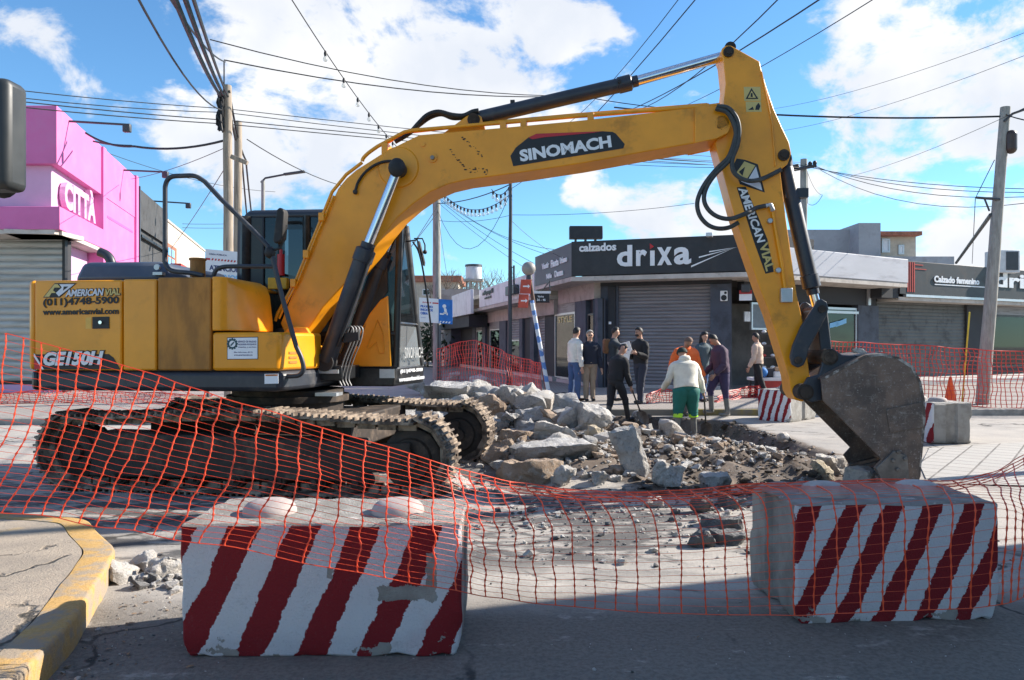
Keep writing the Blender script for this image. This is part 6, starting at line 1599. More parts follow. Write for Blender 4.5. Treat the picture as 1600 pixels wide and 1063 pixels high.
pebbles('gravel', 'tiny grit scattered over the road in the foreground', 420, anywhere, lambda r: min(.022, .004 + r.expovariate(1 / .004)), [rk_w, rk_g, rk_d], 5)
def leaves():
    rnd = random.Random(8); mb = MB(); lm = mat('dry_leaf', (.22, .14, .08), .8, var=.4, scale=20)
    for k in range(26):
        p = V(by_kerb(rnd)) if k < 20 else V((rnd.uniform(-2.2, 3), rnd.uniform(2.7, 5), .003)); s = rnd.uniform(.010, .024); m3 = Matrix.Rotation(rnd.uniform(0, 6.28), 3, 'Z') @ Matrix.Rotation(rnd.uniform(-.4, .4), 3, 'X'); p.z += .008
        mb.add([p + m3 @ V(q) * s for q in ((-1, 0, 0), (-.3, .45, .15), (.6, .3, .1), (1, 0, .05), (.5, -.35, .15), (-.4, -.4, .1))], [(0, 1, 2, 3, 4, 5)])
    tag(mb.build('litter', lm, None, smooth=None), 'dry brown leaves blown along the kerb and road', 'leaves', None, 'stuff')
leaves()
# ------------------------------------------------------------------ people
skin_m = mat('skin', (.42, .23, .155), .55, var=.08, scale=8)
skin_l = mat('light_skin', (.52, .30, .21), .55, var=.08, scale=8)
hair_k = mat('black_hair', (.012, .010, .009), .6, var=.3, scale=30)
hair_g = mat('grey_hair', (.38, .36, .34), .7, var=.2, scale=30)
def cloth(name, col, v=.14): return mat(name, col, .85, var=v, scale=5, bump=.25, bscale=22, bdist=.01)
eye_m = mat('eye_dark', (.02, .015, .012), .4)

def person(label, px, py, zf, h, face, legs=((4, 4), (-4, 4)), lean=2, arms=((2, 8, 10), (2, 8, 10)), head_tilt=5, top=None, sleeve=None, trouser=None, shoe=None, boot=0, hair='short', skin=None, fat=1.0, head_turn=0, hips_lean=0, coat=0, hood=False, hem=0.0, d=None, jacket_name='jacket', face_on=True, baggy=1.0, stance=0):
    """legs: (forward swing, knee bend) right and left; arms: (forward swing, outward, elbow bend) right and left; degrees"""
    skin = skin or skin_m
    base = G(px, py, zf) if d is None else P(px, py, d); base.z = zf
    f = V((face[0], face[1], 0)).normalized(); up = V((0, 0, 1)); r = f.cross(up)
    def rot(v, ax, deg): return Matrix.Rotation(R(deg), 3, ax) @ v
    pel = V((0, 0, .52 * h))
    tor = rot(up, r, -lean); tf = rot(f, r, -lean)
    waist = pel + tor * .09 * h; chest = pel + tor * .215 * h; neck = pel + tor * .30 * h
    nd = rot(up, r, -(lean + head_tilt)); hf = rot(rot(f, r, -(lean + head_tilt)), nd, head_turn)
    hb = neck + nd * .032 * h; hc = hb + nd * .062 * h + hf * .012 * h
    J = {}; 
    for s, k in ((1, 0), (-1, 1)):
        hip = pel + r * s * .05 * h - up * .015 * h
        a, kb = legs[k]; td = rot(rot(-up, f, -s * stance), r, a); knee = hip + td * .245 * h; sd = rot(rot(-up, f, -s * stance * .6), r, a - kb); ank = knee + sd * .235 * h
        J['leg', k] = (hip, knee, ank)
        sh = neck - tor * .052 * h + r * s * .100 * h * (1 + (fat - 1) * .5)
        a, o_, e = arms[k]
        ud = rot(rot(-tor, tf, -s * o_), r, a); elb = sh + ud * .175 * h
        fd_ = rot(ud, rot(r, tf, -s * o_ * .5), e); fd_ = (fd_ - r * s * .15 * (e > 30)).normalized(); wr = elb + fd_ * .155 * h
        J['arm', k] = (sh, elb, wr, fd_)
    low = min(J['leg', k][2].z for k in (0, 1)); shift = V((0, 0, .045 * h - low))
    base_v = shift
    # the body: one skinned surface with head, hands and fingers
    vs = []; es = []; rad = []
    def av(p, rr, par=None):
        vs.append(p + shift); rad.append(rr); i = len(vs) - 1
        if par is not None: es.append((par, i))
        return i
    ip_ = av(pel, .062 * h); iw = av(waist, .060 * h, ip_); ic = av(chest, .065 * h, iw); inn = av(neck, .034 * h, ic); ib = av(hb, .032 * h, inn)
    i1 = av(hb + nd * .03 * h + hf * .014 * h, .044 * h, ib); i2 = av(hc + nd * .010 * h, .055 * h, i1); av(hc + nd * .053 * h - hf * .004 * h, .041 * h, i2)
    hands = []
    for k, s in ((0, 1), (1, -1)):
        hip, knee, ank = J['leg', k]; a = av(hip, .042 * h, ip_); b = av(knee, .029 * h, a); c = av(ank, .021 * h, b); av(ank + f * .06 * h - up * .03 * h, .02 * h, c)
        sh, elb, wr, fd_ = J['arm', k]; a = av(sh, .030 * h, ic); b = av(elb, .023 * h, a); c = av(wr, .016 * h, b); pm = av(wr + fd_ * .035 * h, .019 * h, c)
        sid = fd_.cross(r * s); sid = sid.normalized() if sid.length > .1 else f
        for q, ln in ((-.018, .036), (-.006, .042), (.006, .040), (.018, .032)):
            b0 = wr + fd_ * .055 * h + sid * q * h; e1 = av(b0, .0052 * h, pm); e2 = av(b0 + fd_ * ln * .55 * h, .0048 * h, e1); av(b0 + fd_ * ln * .9 * h - r * s * .012 * h, .0042 * h, e2)
        t1 = av(wr + fd_ * .028 * h + sid * .026 * h, .0062 * h, pm); av(wr + fd_ * .055 * h + sid * .036 * h, .005 * h, t1)
        hands.append(wr + fd_ * .05 * h + shift)
    me = bpy.data.meshes.new('p'); me.from_pydata(vs, es, []); ob = bpy.data.objects.new('p', me); COL.objects.link(ob)
    md = ob.modifiers.new('s', 'SKIN'); md.use_smooth_shade = True
    for i, sv in enumerate(me.skin_vertices[0].data): sv.radius = (rad[i], rad[i]); sv.use_root = (i == 0)
    sb_ = ob.modifiers.new('ss', 'SUBSURF'); sb_.levels = 1; sb_.render_levels = 1
    dg = bpy.context.evaluated_depsgraph_get(); dg.update()
    bmh = bpy.data.meshes.new_from_object(ob.evaluated_get(dg)); bpy.data.objects.remove(ob); bpy.data.meshes.remove(me)
    HC = hc + shift
    for v in bmh.vertices:        # face relief: brow, nose, chin, ears
        q = v.co - HC; a, b, c = q.dot(hf) / h, q.dot(r) / h, q.dot(nd) / h
        if abs(a) < .08 and abs(b) < .08 and -.06 < c < .09:
            v.co += hf * h * (.016 * math.exp(-(b / .010) ** 2 - ((c + .006) / .014) ** 2) * (a > 0) + .008 * math.exp(-(b / .02) ** 2 - ((c + .042) / .012) ** 2) * (a > 0))
            v.co += nd * 0; e_ = math.exp(-((abs(b) - .046) / .014) ** 2 - (a / .014) ** 2 - (c / .018) ** 2); v.co += r * h * .010 * e_ * (1 if b > 0 else -1)
            v.co -= r * (b * h * .10)
    bmh.shade_smooth(); bmh.materials.clear(); bmh.materials.append(skin); bmh.name = 'person'
    root = bpy.data.objects.new('person', bmh); COL.objects.link(root); root.location = base
    tag(root, label, 'person', None)
    def ell(c, ax, ay, rx, ry, n=22): return [c + shift + ax * (rx * cos(2 * pi * i / n)) + ay * (ry * sin(2 * pi * i / n)) for i in range(n)]
    def dense(path, rad_, k=4):
        q = spline([V((a.x, a.y, a.z)) for a in path], k); r2 = [max(x.x, .004) for x in spline([V((a, 0, 0)) for a in rad_], k)]; return q, r2
    def wr_(mb, name, m, amp=.006, par=root, smooth=80):
        for i, p in enumerate(mb.v):
            q = p * 9 + V((px * .1, 0, 0)); q2 = V((p.x * 12, p.y * 12, p.z * 34)) + V((0, px, 0))
            p += V((noise.noise(q), noise.noise(q + V((5, 0, 0))), noise.noise(q + V((0, 5, 0))))) * amp + V((noise.noise(q2), noise.noise(q2 + V((5, 0, 0))), 0)) * amp * .9
        return mb.build(name, m, par, smooth=smooth)
    W = .112 * h * fat; D = .076 * h * fat
    # upper garment: torso and both sleeves
    mb = MB()
    bot = pel - tor * (.015 + hem) * h
    tr = [ell(bot, r, tf, W * .98, D * 1.05), ell(pel + tor * .03 * h, r, tf, W * .98, D * 1.08), ell(waist, r, tf, W * .94, D * 1.05), ell(chest - tor * .03 * h, r, tf, W * 1.06, D * 1.14), ell(chest + tor * .03 * h, r, tf, W * 1.14, D * 1.1), ell(neck - tor * .035 * h, r, tf, W * 1.0, D * .86), ell(neck - tor * .012 * h, r, tf, W * .66, D * .7), ell(neck + nd * .012 * h, r, tf, .040 * h, .042 * h)]
    tr2 = []
    for a_, b_ in zip(tr, tr[1:]): tr2 += [[u_.lerp(v_, q_ / 3) for u_, v_ in zip(a_, b_)] for q_ in range(3)]
    mb.loft(tr2 + [tr[-1]])
    for k in (0, 1):
        sh, elb, wv, fd_ = J['arm', k]; ud = (elb - sh).normalized()
        pts = [sh - r * (1 if k == 0 else -1) * .055 * h + tor * .012 * h, sh - r * (1 if k == 0 else -1) * .012 * h - tor * .004 * h, lerp(sh, elb, .35), lerp(sh, elb, .8), elb, lerp(elb, wv, .25), lerp(elb, wv, .7), wv - fd_ * .006 * h, wv]
        a_, b_ = dense([p + shift for p in pts], [q_ * h * 1.13 for q_ in (.022, .039 * fat ** .5, .038 * fat ** .5, .035, .034, .034, .030, .026, .018)]); mb.tube(a_, b_, 14)
    g_top = wr_(mb, jacket_name, top, .012)
    if sleeve:
        mb = MB()
        for k in (0, 1):
            sh, elb, wv, fd_ = J['arm', k]; o_ = -f * .0 + r * (.0); pts = [lerp(sh, elb, q) for q in (.05, .5, .95)] + [lerp(elb, wv, q) for q in (.3, .7, .95)]
            sd = (r * (1 if k == 0 else -1)); mb.tube([p + shift + sd * .017 * h for p in pts], [.022 * h, .022 * h, .021 * h, .019 * h, .017 * h, .014 * h], 8)
        wr_(mb, 'sleeve_stripe', sleeve, .003, g_top)
    if hood:
        mb = MB(); c = neck - tf * .035 * h + nd * .01 * h; mb.loft([ell(c - tor * .03 * h, r, tf, .06 * h, .045 * h, 12), ell(c, r, tf, .066 * h, .052 * h, 12), ell(c + tor * .025 * h, r, tf, .055 * h, .042 * h, 12), ell(c + tor * .035 * h, r, tf, .03 * h, .02 * h, 12)]); wr_(mb, 'hood', top, .008, g_top)
    # trousers
    mb = MB(); mb.loft([ell(pel + tor * .055 * h, r, tf, W * .88, D * .95), ell(pel, r, tf, W * .96, D * 1.04), ell(pel - up * .035 * h, r, f, W * .95, D * 1.0), ell(pel - up * .07 * h, r, f, W * .62, D * .7)])
    for k in (0, 1):
        hip, knee, ank = J['leg', k]; sd = (ank - knee).normalized()
        end = lerp(knee, ank, .30) if boot else ank + sd * .008 * h
        pts = [hip + up * .03 * h, hip - up * .03 * h, lerp(hip, knee, .5), lerp(hip, knee, .9), knee, lerp(knee, end, .3), lerp(knee, end, .7), end]
        a_, b_ = dense([p + shift for p in pts], [q_ * h * 1.12 * baggy for q_ in (.036 * fat, .053 * fat, .048 * fat ** .5, .040, .038, .036, .033, .031)]); mb.tube(a_, b_, 16)
    g_tr = wr_(mb, 'trousers', trouser, .011)
    # shoes or boots
    for k in (0, 1):
        hip, knee, ank = J['leg', k]; mb = MB(); sd = (ank - knee).normalized()
        ft = [ank - f * .022 * h, ank + f * .02 * h, ank + f * .065 * h, ank + f * .098 * h, ank + f * .11 * h]
        mb.tube([V((p.x, p.y, ank.z)) + shift - up * (.022 * h) for p in ft], [.018 * h, .026 * h, .024 * h, .021 * h, .010 * h], 10, .85)
        if boot: mb.tube([p + shift for p in (lerp(knee, ank, .25), lerp(knee, ank, .6), ank - up * .01 * h)], [.035 * h, .032 * h, .029 * h], 12)
        else: mb.tube([p + shift for p in (ank - sd * .02 * h, ank + up * -.015 * h)], [.024 * h, .025 * h], 10)
        wr_(mb, 'boot' if boot else 'shoe', shoe, .003)
    # hair or cap
    def capm(scale, zmin, front, thick=1.0):
        mb = MB(); n, m = 18, 9; rings = []
        for j in range(m + 1):
            el = lerp(zmin, pi / 2, j / m); rr = max(cos(el), .01)
            ring = []
            for i in range(n):
                az = 2 * pi * i / n; dz = 0
                ca = cos(az); rim = lerp(.10, front, max(0, ca) ** .7) if ca > 0 else lerp(.10, zmin, (-ca) ** .6); rim += .10 * noise.noise(V((az * 3, px, 0)))
                e2 = lerp(rim, pi / 2, j / m)
                ring.append(HC + nd * (.012 * h) + hf * (.059 * h * scale * max(cos(e2), .01) * cos(az)) + r * (.054 * h * scale * max(cos(e2), .01) * sin(az)) + nd * (.066 * h * scale * sin(e2)))
            rings.append(ring)
        mb.loft(rings); return mb
    if hair == 'short': wr_(capm(1.0, -.62, .72), 'hair', hair_k, .010)
    elif hair == 'grey': wr_(capm(1.0, -.6, 1.0), 'hair', hair_g, .004)
    elif hair == 'cap': wr_(capm(1.10, -.35, .15), 'cap', cloth('dark_green_cap', (.015, .03, .025)), .003)
    elif hair == 'shaved': wr_(capm(.985, -.5, .8), 'hair', mat('shaved_hair', (.16, .10, .075), .8), .002)
    elif hair == 'long':
        wr_(capm(1.05, -.6, .65), 'hair', hair_k, .008); mb = MB(); c = HC - hf * .025 * h
        mb.loft([ell(c - shift + nd * .03 * h, r, hf, .055 * h, .04 * h, 12), ell(c - shift - nd * .04 * h, r, hf, .062 * h, .042 * h, 12), ell(c - shift - nd * .12 * h, r, hf, .065 * h, .036 * h, 12), ell(c - shift - nd * .18 * h, r, hf, .03 * h, .02 * h, 12)]); wr_(mb, 'long_hair', hair_k, .01)
    if face_on:
        mb = MB()
        for s in (1, -1): mb.ball(HC + hf * .050 * h + r * s * .017 * h + nd * .006 * h, .0042 * h, 8, 5)
        build_split(mb, 'eye', eye_m, root)
        mb = MB(); mb.tube([HC + hf * (.050 * h) + r * s_ * .014 * h - nd * .030 * h for s_ in (-1, 0, 1)], .0035 * h, 6); mb.build('mouth', mat('lips', (.30, .11, .09), .5), root)
        if hair in ('short', 'long'):
            mb = MB()
            for s in (1, -1): mb.tube([HC + hf * .054 * h + r * s * a * h + nd * .016 * h for a in (.008, .026)], .0035 * h, 6)
            build_split(mb, 'eyebrow', hair_k, root)
    root['_h'] = 1; del root['_h']
    return root, dict(base=base, shift=shift, hands=[base + q for q in hands], HC=base + HC, hf=hf, r=r, nd=nd, f=f, h=h, neck=base + neck + shift, chest=base + chest + shift, pel=base + pel + shift, J=J)
PVz = .13
dark = cloth('black_cloth', (.016, .016, .018)); navy = cloth('navy_cloth', (.016, .02, .035)); jeans = cloth('blue_jeans', (.06, .11, .24)); khaki = cloth('khaki_cloth', (.28, .22, .165))
cream = cloth('cream_knit', (.72, .67, .60)); beige = cloth('beige_jumper', (.58, .44, .34)); hoodie = cloth('off_white_hoodie', (.70, .67, .57)); green = cloth('green_work_trousers', (.015, .14, .115)); purple = cloth('dark_plum_cloth', (.075, .045, .075)); plum_t = cloth('plum_trousers', (.055, .042, .10)); orange_c = cloth('orange_workwear', (.95, .17, .04)); teal = cloth('grey_teal_coat', (.07, .10, .115)); greystripe = cloth('grey_stripe', (.40, .40, .42)); trk = cloth('navy_track_trousers', (.03, .035, .055))
shoe_b = mat('brown_shoe', (.07, .035, .02), .5); shoe_k = mat('black_shoe', (.015, .015, .015), .5); boot_g = mat('grey_rubber_boot', (.16, .16, .15), .5, var=.2, dirt=(.3, .27, .23), damt=.5)

person('man in a cream jumper and blue jeans standing on the far pavement', 898, 627, PVz, 1.78, (.75, .45), legs=((3, 3), (-3, 3)), arms=((-4, 9, 12), (3, 9, 14)), top=cream, trouser=jeans, shoe=shoe_b, jacket_name='jumper', skin=skin_l, head_turn=10)
r_, q = person('grey haired man in sunglasses, navy jacket and khaki trousers', 921, 627, PVz, 1.70, (.1, -1), legs=((2, 2), (-1, 2)), arms=((2, 10, 12), (2, 10, 12)), top=navy, trouser=khaki, shoe=shoe_k, hair='grey', skin=skin_l, fat=1.1)
mb = MB(); 
for s in (1, -1): mb.ball(q['HC'] - q['base'] + q['hf'] * .083 + q['r'] * s * .03 + q['nd'] * .012, .021, 10, 6, (1, .6, .8))
mb.build('sunglasses', black_t, r_)
r_, q = person('photographer in a dark jacket holding a camera, a brown bag on his back', 958, 626, PVz, 1.78, (.9, -.15), legs=((4, 4), (-4, 5)), arms=((62, 10, 40), (58, 8, 45)), top=cloth('dark_denim_jacket', (.03, .04, .05)), trouser=cloth('faded_jeans', (.16, .17, .19)), shoe=shoe_k, skin=skin_l, d=18.3)
mb = MB(); c = q['chest'] - q['f'] * .17; mb.obox(c - V((0, 0, .02)), (.16, .28, .36), Matrix.Rotation(.1, 3, 'Z')); tag(mb.build('shoulder_bag', cloth('brown_bag', (.17, .085, .04)), None, bevel=.05), 'brown bag slung on the photographer\'s back', 'bag')
mb = MB(); c = (q['hands'][0] + q['hands'][1]) / 2 + q['f'] * .04; ca = thing('camera', 'black camera held up by the photographer in the dark jacket', 'camera', c); mb = MB(); mb.obox((0, 0, 0), (.08, .14, .10), Matrix.Identity(3)); mb.obox((0, 0, .06), (.05, .05, .04), Matrix.Identity(3)); mb.build('body', rubber, ca, bevel=.012); mb = MB(); mb.cyl((.04, 0, 0), (.17, -.02, 0), .038, .042, 16); mb.build('lens', rubber, ca)
r_, q = person('bearded man in a black jacket and striped track trousers holding white papers', 1001, 631, PVz, 1.76, (-.75, -.5), legs=((-3, 4), (9, 8)), arms=((10, 10, 105), (8, 10, 100)), top=dark, trouser=trk, shoe=shoe_k, skin=skin_m)
mb = MB(); c = (q['hands'][0] + q['hands'][1]) / 2 + q['f'] * .05 + V((.0, -.05, .07)); mb.obox(c, (.21, .012, .30), Matrix.Rotation(R(-20), 3, 'Z') @ Matrix.Rotation(R(-14), 3, 'Y') @ Matrix.Rotation(R(20), 3, 'X')); mb.obox(c + V((-.02, .02, -.14)), (.19, .004, .22), Matrix.Rotation(R(-20), 3, 'Z') @ Matrix.Rotation(R(12), 3, 'Y') @ Matrix.Rotation(R(20), 3, 'X')); tag(mb.build('papers', paper, None, smooth=None), 'white sheets of paper held by the man in the black jacket', 'papers')
mb = MB(); mb.ball(q['HC'] - q['base'] + q['hf'] * .06 - q['nd'] * .055, .05, 10, 6, (1, 1, .7)); mb.build('beard', hair_k, r_)
mb = MB(); J_ = q['J']['leg', 1]; mb.tube([p + q['shift'] + q['r'] * -.062 for p in (J_[0], J_[1], J_[2])], .014, 6); mb.build('trouser_stripe', greystripe, r_)
boot_k = mat('black_rubber_boot', (.03, .03, .032), .45, dirt=(.2, .18, .16), damt=.4)
r_, q4 = person('worker in black clothes leaning on a shovel at the back of the pit', 962, 664, -.10, 1.66, (.75, .6), legs=((26, 12), (-10, 4)), lean=14, arms=((18, 6, 16), (6, 10, 20)), head_tilt=14, head_turn=-35, top=dark, trouser=cloth('black_work_trousers', (.02, .02, .024)), shoe=boot_k, boot=1, d=15.3)
def shovel(label, hand, tip, d2):
    t = thing('shovel', label, 'shovel', tip); hv = V(hand) - V(tip); dirn = hv.normalized(); mb = MB(); mb.tube([dirn * .28, hv + dirn * .25], .016, 8); mb.build('handle', mat('shovel_wood', (.05, .04, .035), .7), t)
    s_ = V((d2[0], d2[1], 0)).normalized(); n_ = s_.cross(dirn).normalized(); mb = MB(); rows = []
    for k, (a, w) in enumerate(((.30, .03), (.26, .10), (.12, .12), (.03, .09), (-.02, .01))): rows.append([dirn * a + s_ * (w * x) + n_ * (.03 * (x * x - .6) + y) for x, y in ((-1, 0), (-.5, 0), (0, 0), (.5, 0), (1, 0), (1, .006), (.5, .006), (0, .006), (-.5, .006), (-1, .006))])
    mb.loft(rows); mb.build('blade', steel, t, smooth=40)
shovel('shovel held by the worker in black at the back of the pit', q4['hands'][0], V((q4['hands'][0].x + .28, q4['hands'][0].y + .1, -.12)), (1, .3))
person('bald man in a bright orange jacket bending over behind the white hoodie', 1068, 650, .0, 1.74, (.1, -1), legs=((4, 4), (-3, 4)), lean=18, head_tilt=28, arms=((10, 18, 30), (12, 18, 30)), top=orange_c, trouser=navy, shoe=boot_g, boot=1, hair='shaved', skin=skin_m, d=15.75, fat=1.2)
r_, q7 = person('worker in an off white hoodie and green trousers seen from behind in the pit', 1072, 684, -.22, 1.72, (-.05, 1), legs=((8, 8), (2, 6)), lean=16, head_tilt=22, arms=((12, 20, 22), (8, 24, 55)), top=hoodie, trouser=green, shoe=boot_g, boot=1, hair='cap', fat=1.22, hood=True, d=14.1, jacket_name='hoodie', face_on=False, baggy=1.35, stance=8)
lime = mat('lime_reflective_band', (.45, .85, .03), .4)
for k in (0, 1):
    hip, knee, ank = q7['J']['leg', k]; c = lerp(knee, ank, .22) + q7['shift']; sd = (ank - knee).normalized(); mb = MB(); mb.tube([c - sd * .04, c + sd * .04], .088, 14); mb.build('reflective_band', lime, r_)
hd = q7['hands'][0]
shovel('shovel held upright by the worker in the off white hoodie', hd, V((hd.x + .08, hd.y + .12, -.28)), (1, 0))
person('dark haired woman in a grey teal coat with a hand to her face', 1098, 627, PVz, 1.66, (.45, -.8), arms=((5, 8, 12), (40, 6, 128)), top=teal, trouser=jeans, shoe=shoe_k, hair='long', skin=skin_l, d=18.0, jacket_name='coat', hem=.12, fat=.92)
person('worker in a plum coloured top and rubber boots stepping along the kerb', 1128, 650, .0, 1.76, (-.95, -.2), legs=((30, 34), (-4, 4)), lean=8, head_tilt=30, arms=((12, 8, 40), (10, 8, 42)), top=purple, sleeve=greystripe, trouser=plum_t, shoe=boot_g, boot=1, d=15.75, fat=1.06)
person('man in a beige jumper and black trousers walking towards the goods table', 1184, 618, PVz, 1.66, (-.8, .5), legs=((6, 4), (-12, 10)), arms=((-6, 8, 14), (10, 8, 14)), top=beige, trouser=dark, shoe=shoe_k, d=19.4, skin=skin_m, jacket_name='jumper')

# ------------------------------------------------------------------ street furniture
def cone():
    b = G(1485, 633, .13); t = thing('traffic_cone', 'orange traffic cone with a dark base standing on the kerb', 'traffic cone', b)
    mb = MB(); mb.tube([(0, 0, .04), (0, 0, .30), (0, 0, .60), (0, 0, .64)], [.135, .09, .035, .022], 20); mb.build('cone', mat('cone_orange', (.75, .13, .02), .5, var=.1, dirt=(.35, .15, .08), damt=.4), t)
    mb = MB(); mb.box((-.2, -.2, 0), (.2, .2, .04)); mb.build('base', rubber, t, bevel=.01)
cone()
def pole(name, label, cat, px_t, py_t, px_b, d, r0, r1, m, zb=PVz):
    b = P(px_b, 0, d); b.z = zb; t = P(px_t, py_t, d); o = thing(name, label, cat, b); k = t - b
    mb = MB(); n = 10; mb.tube([k * (i / n) + V((.02 * noise.noise(V((i * .7, px_b, 0))), .02 * noise.noise(V((i * .7, 3, px_b))), 0)) * (0 < i < n) for i in range(n + 1)], [lerp(r0, r1, i / n) for i in range(n + 1)], 14); mb.build('post', m, o, smooth=60)
    return o, b, t
o, b, t = pole('utility_pole', 'weathered wooden pole with a black cable bundle at its top', 'utility pole', 355, 134, 359, 18, .13, .10, pole_wood)
mb = MB(); rn = random.Random(4)
for k in range(22):
    a0 = rn.uniform(0, 6.28); z0_ = t.z - .35 - rn.uniform(0, .4); mb.tube(spline([t - b + V((-.12 + rn.uniform(-.08, .08), -.1 + rn.uniform(-.08, .08), q_)) for q_ in (-.15 - rn.uniform(0, .2), -.45, -.75, -.9 - rn.uniform(0, .25))], 3), .022, 6)
mb.build('cable_bundle', cable_m, o)
mb = MB(); mb.obox(P(374, 250, 17.8) - b, (.42, .1, .1), Matrix.Rotation(R(22), 3, 'Y')); mb.build('crossarm', pole_wood, o, bevel=.01)
pole('utility_pole', 'shorter wooden pole close behind the one with the cable bundle', 'utility pole', 372, 190, 371, 19.5, .12, .095, pole_wood)
o, b, t = pole('street_lamp', 'grey street lamp with a long flat arm above the cab', 'street lamp', 411, 282, 411, 34, .11, .08, pole_conc)
mb = MB(); mb.tube([t - b + V((-.1, 0, -.1)), t - b + V((.1, 0, .1)), P(444, 273, 34) - b], .045, 8); mb.build('arm', grey_metal, o); mb = MB(); mb.obox(P(460, 270.5, 34) - b, (.95, .22, .09), Matrix.Rotation(R(-8), 3, 'Y')); mb.build('lamp_head', grey_metal, o, bevel=.02)
o, b, t = pole('utility_pole', 'tall grey pole rising beside the cab behind the blue work sign', 'utility pole', 682, 250, 683, 29, .17, .14, pole_conc)
mb = MB(); mb.box((-.5, -.06, t.z - b.z - .55), (.5, .06, t.z - b.z - .45)); mb.build('crossarm', grey_metal, o)
o, b, t = pole('street_lamp', 'slim dark lamp post on the side street pavement with festoon bulbs at its top', 'street lamp', 798, 268, 796, 23.2, .075, .05, grey_metal)
mb = MB(); mb.tube([(0, 0, 0), (0, 0, .5)], .1, 12); mb.build('base_sleeve', grey_metal, o); mb = MB(); mb.obox((-.28, -.02, t.z - b.z - .1), (.5, .18, .1), Matrix.Rotation(R(15), 3, 'Y')); mb.build('lamp_head', grey_metal, o, bevel=.02)
mb = MB(); mb.tube(spline([P(803, 415, 23.2) - b, P(803, 435, 23.2) - b, P(804, 446, 23.2) - b, P(811, 452, 23.2) - b], 4), .03, 8); mb.tube([P(797, 418, 23.2) - b, P(803, 418, 23.2) - b], .015, 6); mb.build('bracket', grey_metal, o)
# leaning pole with globe lamp
o, b, t = pole('globe_lamp', 'leaning brown pole with a grey globe lamp and red direction signs', 'street lamp', 827, 432, 857, 18.6, .055, .05, mat('rusty_brown_pole', (.10, .055, .04), .7, var=.3, scale=6))
mb = MB(); mb.ball(P(826, 420, 18.6) - b, .172, 24, 14); mb.build('globe', mat('dusty_globe', (.30, .28, .26), .6, var=.1, bump=.05), o, smooth=80); mb = MB(); q0 = P(827, 434, 18.6) - b; mb.cyl(q0 + V((0, 0, -.06)), q0 + V((0, 0, .06)), .09, .07, 14); mb.build('collar', grey_metal, o)
for (x0, y0, x1, y1) in ((812, 437, 829, 459), (809, 460, 825, 481)):
    a, c = P(x0, y1, 18.45), P(x1, y0, 18.45); mb = MB(); mb.hexa([V((a.x, 18.40, a.z)) - b, V((c.x, 18.5, a.z)) - b, V((c.x, 18.53, a.z)) - b, V((a.x, 18.43, a.z)) - b, V((a.x + .03, 18.40, c.z)) - b, V((c.x + .02, 18.5, c.z)) - b, V((c.x + .02, 18.53, c.z)) - b, V((a.x + .03, 18.43, c.z)) - b]); s_ = mb.build('direction_sign', mat('faded_red_sign', (.42, .06, .035), .5, var=.1), o, bevel=.004)
    w = MB(); w.box((lerp(a.x, c.x, .3) - b.x, 18.36 - b.y, lerp(a.z, c.z, .45) - b.z), (lerp(a.x, c.x, .75) - b.x, 18.375 - b.y, lerp(a.z, c.z, .55) - b.z)); ax_ = lerp(a.x, c.x, .75) - b.x; az_ = lerp(a.z, c.z, .5) - b.z; w.prism([(ax_, 18.36 - b.y, az_ - .05), (ax_ + .05, 18.36 - b.y, az_), (ax_, 18.36 - b.y, az_ + .05)], (0, .015, 0)); w.build('white_arrow', white_t, s_, smooth=None)
# striped pole propped beside it
def striped_pole():
    m, nt, bs = nodes_of('blue_white_tape'); g = NG(nt); z = g.sep()[2]; f_ = g.math('LESS_THAN', g.math('FRACT', g.math('MULTIPLY', g.math('ADD', z, g.math('MULTIPLY', g.noise(6), .3)), 3.2)), .45); g.L(g.mix(f_, (.62, .66, .72), (.10, .22, .52)), bs.inputs['Base Color']); bs.inputs['Roughness'].default_value = .5
    b = G(860, 628, .13); t = P(831, 470, b.y + .05); mb = MB(); k = t - b; mb.tube([k * (i / 6) for i in range(7)], .052, 10); o = mb.build('striped_pole', m, None, smooth=60); o.location = b; tag(o, 'blue and white taped plank propped against the leaning globe lamp', 'pole')
striped_pole()
mb = MB(); mb.ball((0, 0, .10), .18, 16, 10, (1.3, .8, .62)); mb.ball((.1, .03, .14), .12, 12, 8, (1, .8, .7)); o = mb.build('duffel_bag', dark, None, smooth=60); o.location = G(874, 628, .13); tag(o, 'black duffel bag lying on the pavement at the foot of the taped plank', 'bag')
# concrete pole at the right
o, b, t = pole('utility_pole', 'leaning weathered pole with brackets and a dark insulator pot on the right', 'utility pole', 1571, 168, 1535, 17.2, .145, .105, pole_conc)
mb = MB(); c = P(1580, 222, 17.1) - b; mb.cyl(c + V((0, 0, -.15)), c + V((0, 0, .15)), .12, .12, 16); mb.ball(c + V((0, 0, .15)), .12); mb.ball(c + V((0, 0, -.15)), .12); mb.tube([c, P(1565, 226, 17.2) - b], .03, 6); mb.build('insulator_pot', mat('pot_brown', (.05, .03, .025), .4), o)
mb = MB(); mb.tube([P(1526, 309, 17.1) - b, P(1562, 312, 17.1) - b], .03, 6); mb.tube([P(1538, 310, 17.1) - b, P(1546, 330, 17.1) - b], .02, 6); mb.tube([P(1569, 190, 17.1) - b, P(1582, 178, 17.1) - b, P(1610, 168, 17.1) - b], .03, 6); mb.build('bracket', grey_metal, o)
mb = MB(); p0, p1 = P(1548, 336, 17.2), P(1494, 411, 26.8); mb.tube([V((0, 0, 0)), p1 - p0], .045, 8); s_ = mb.build('stay_rod', grey_metal, None); s_.location = p0; tag(s_, 'dark stay rod running from the right hand pole to the shop roof', 'stay rod')
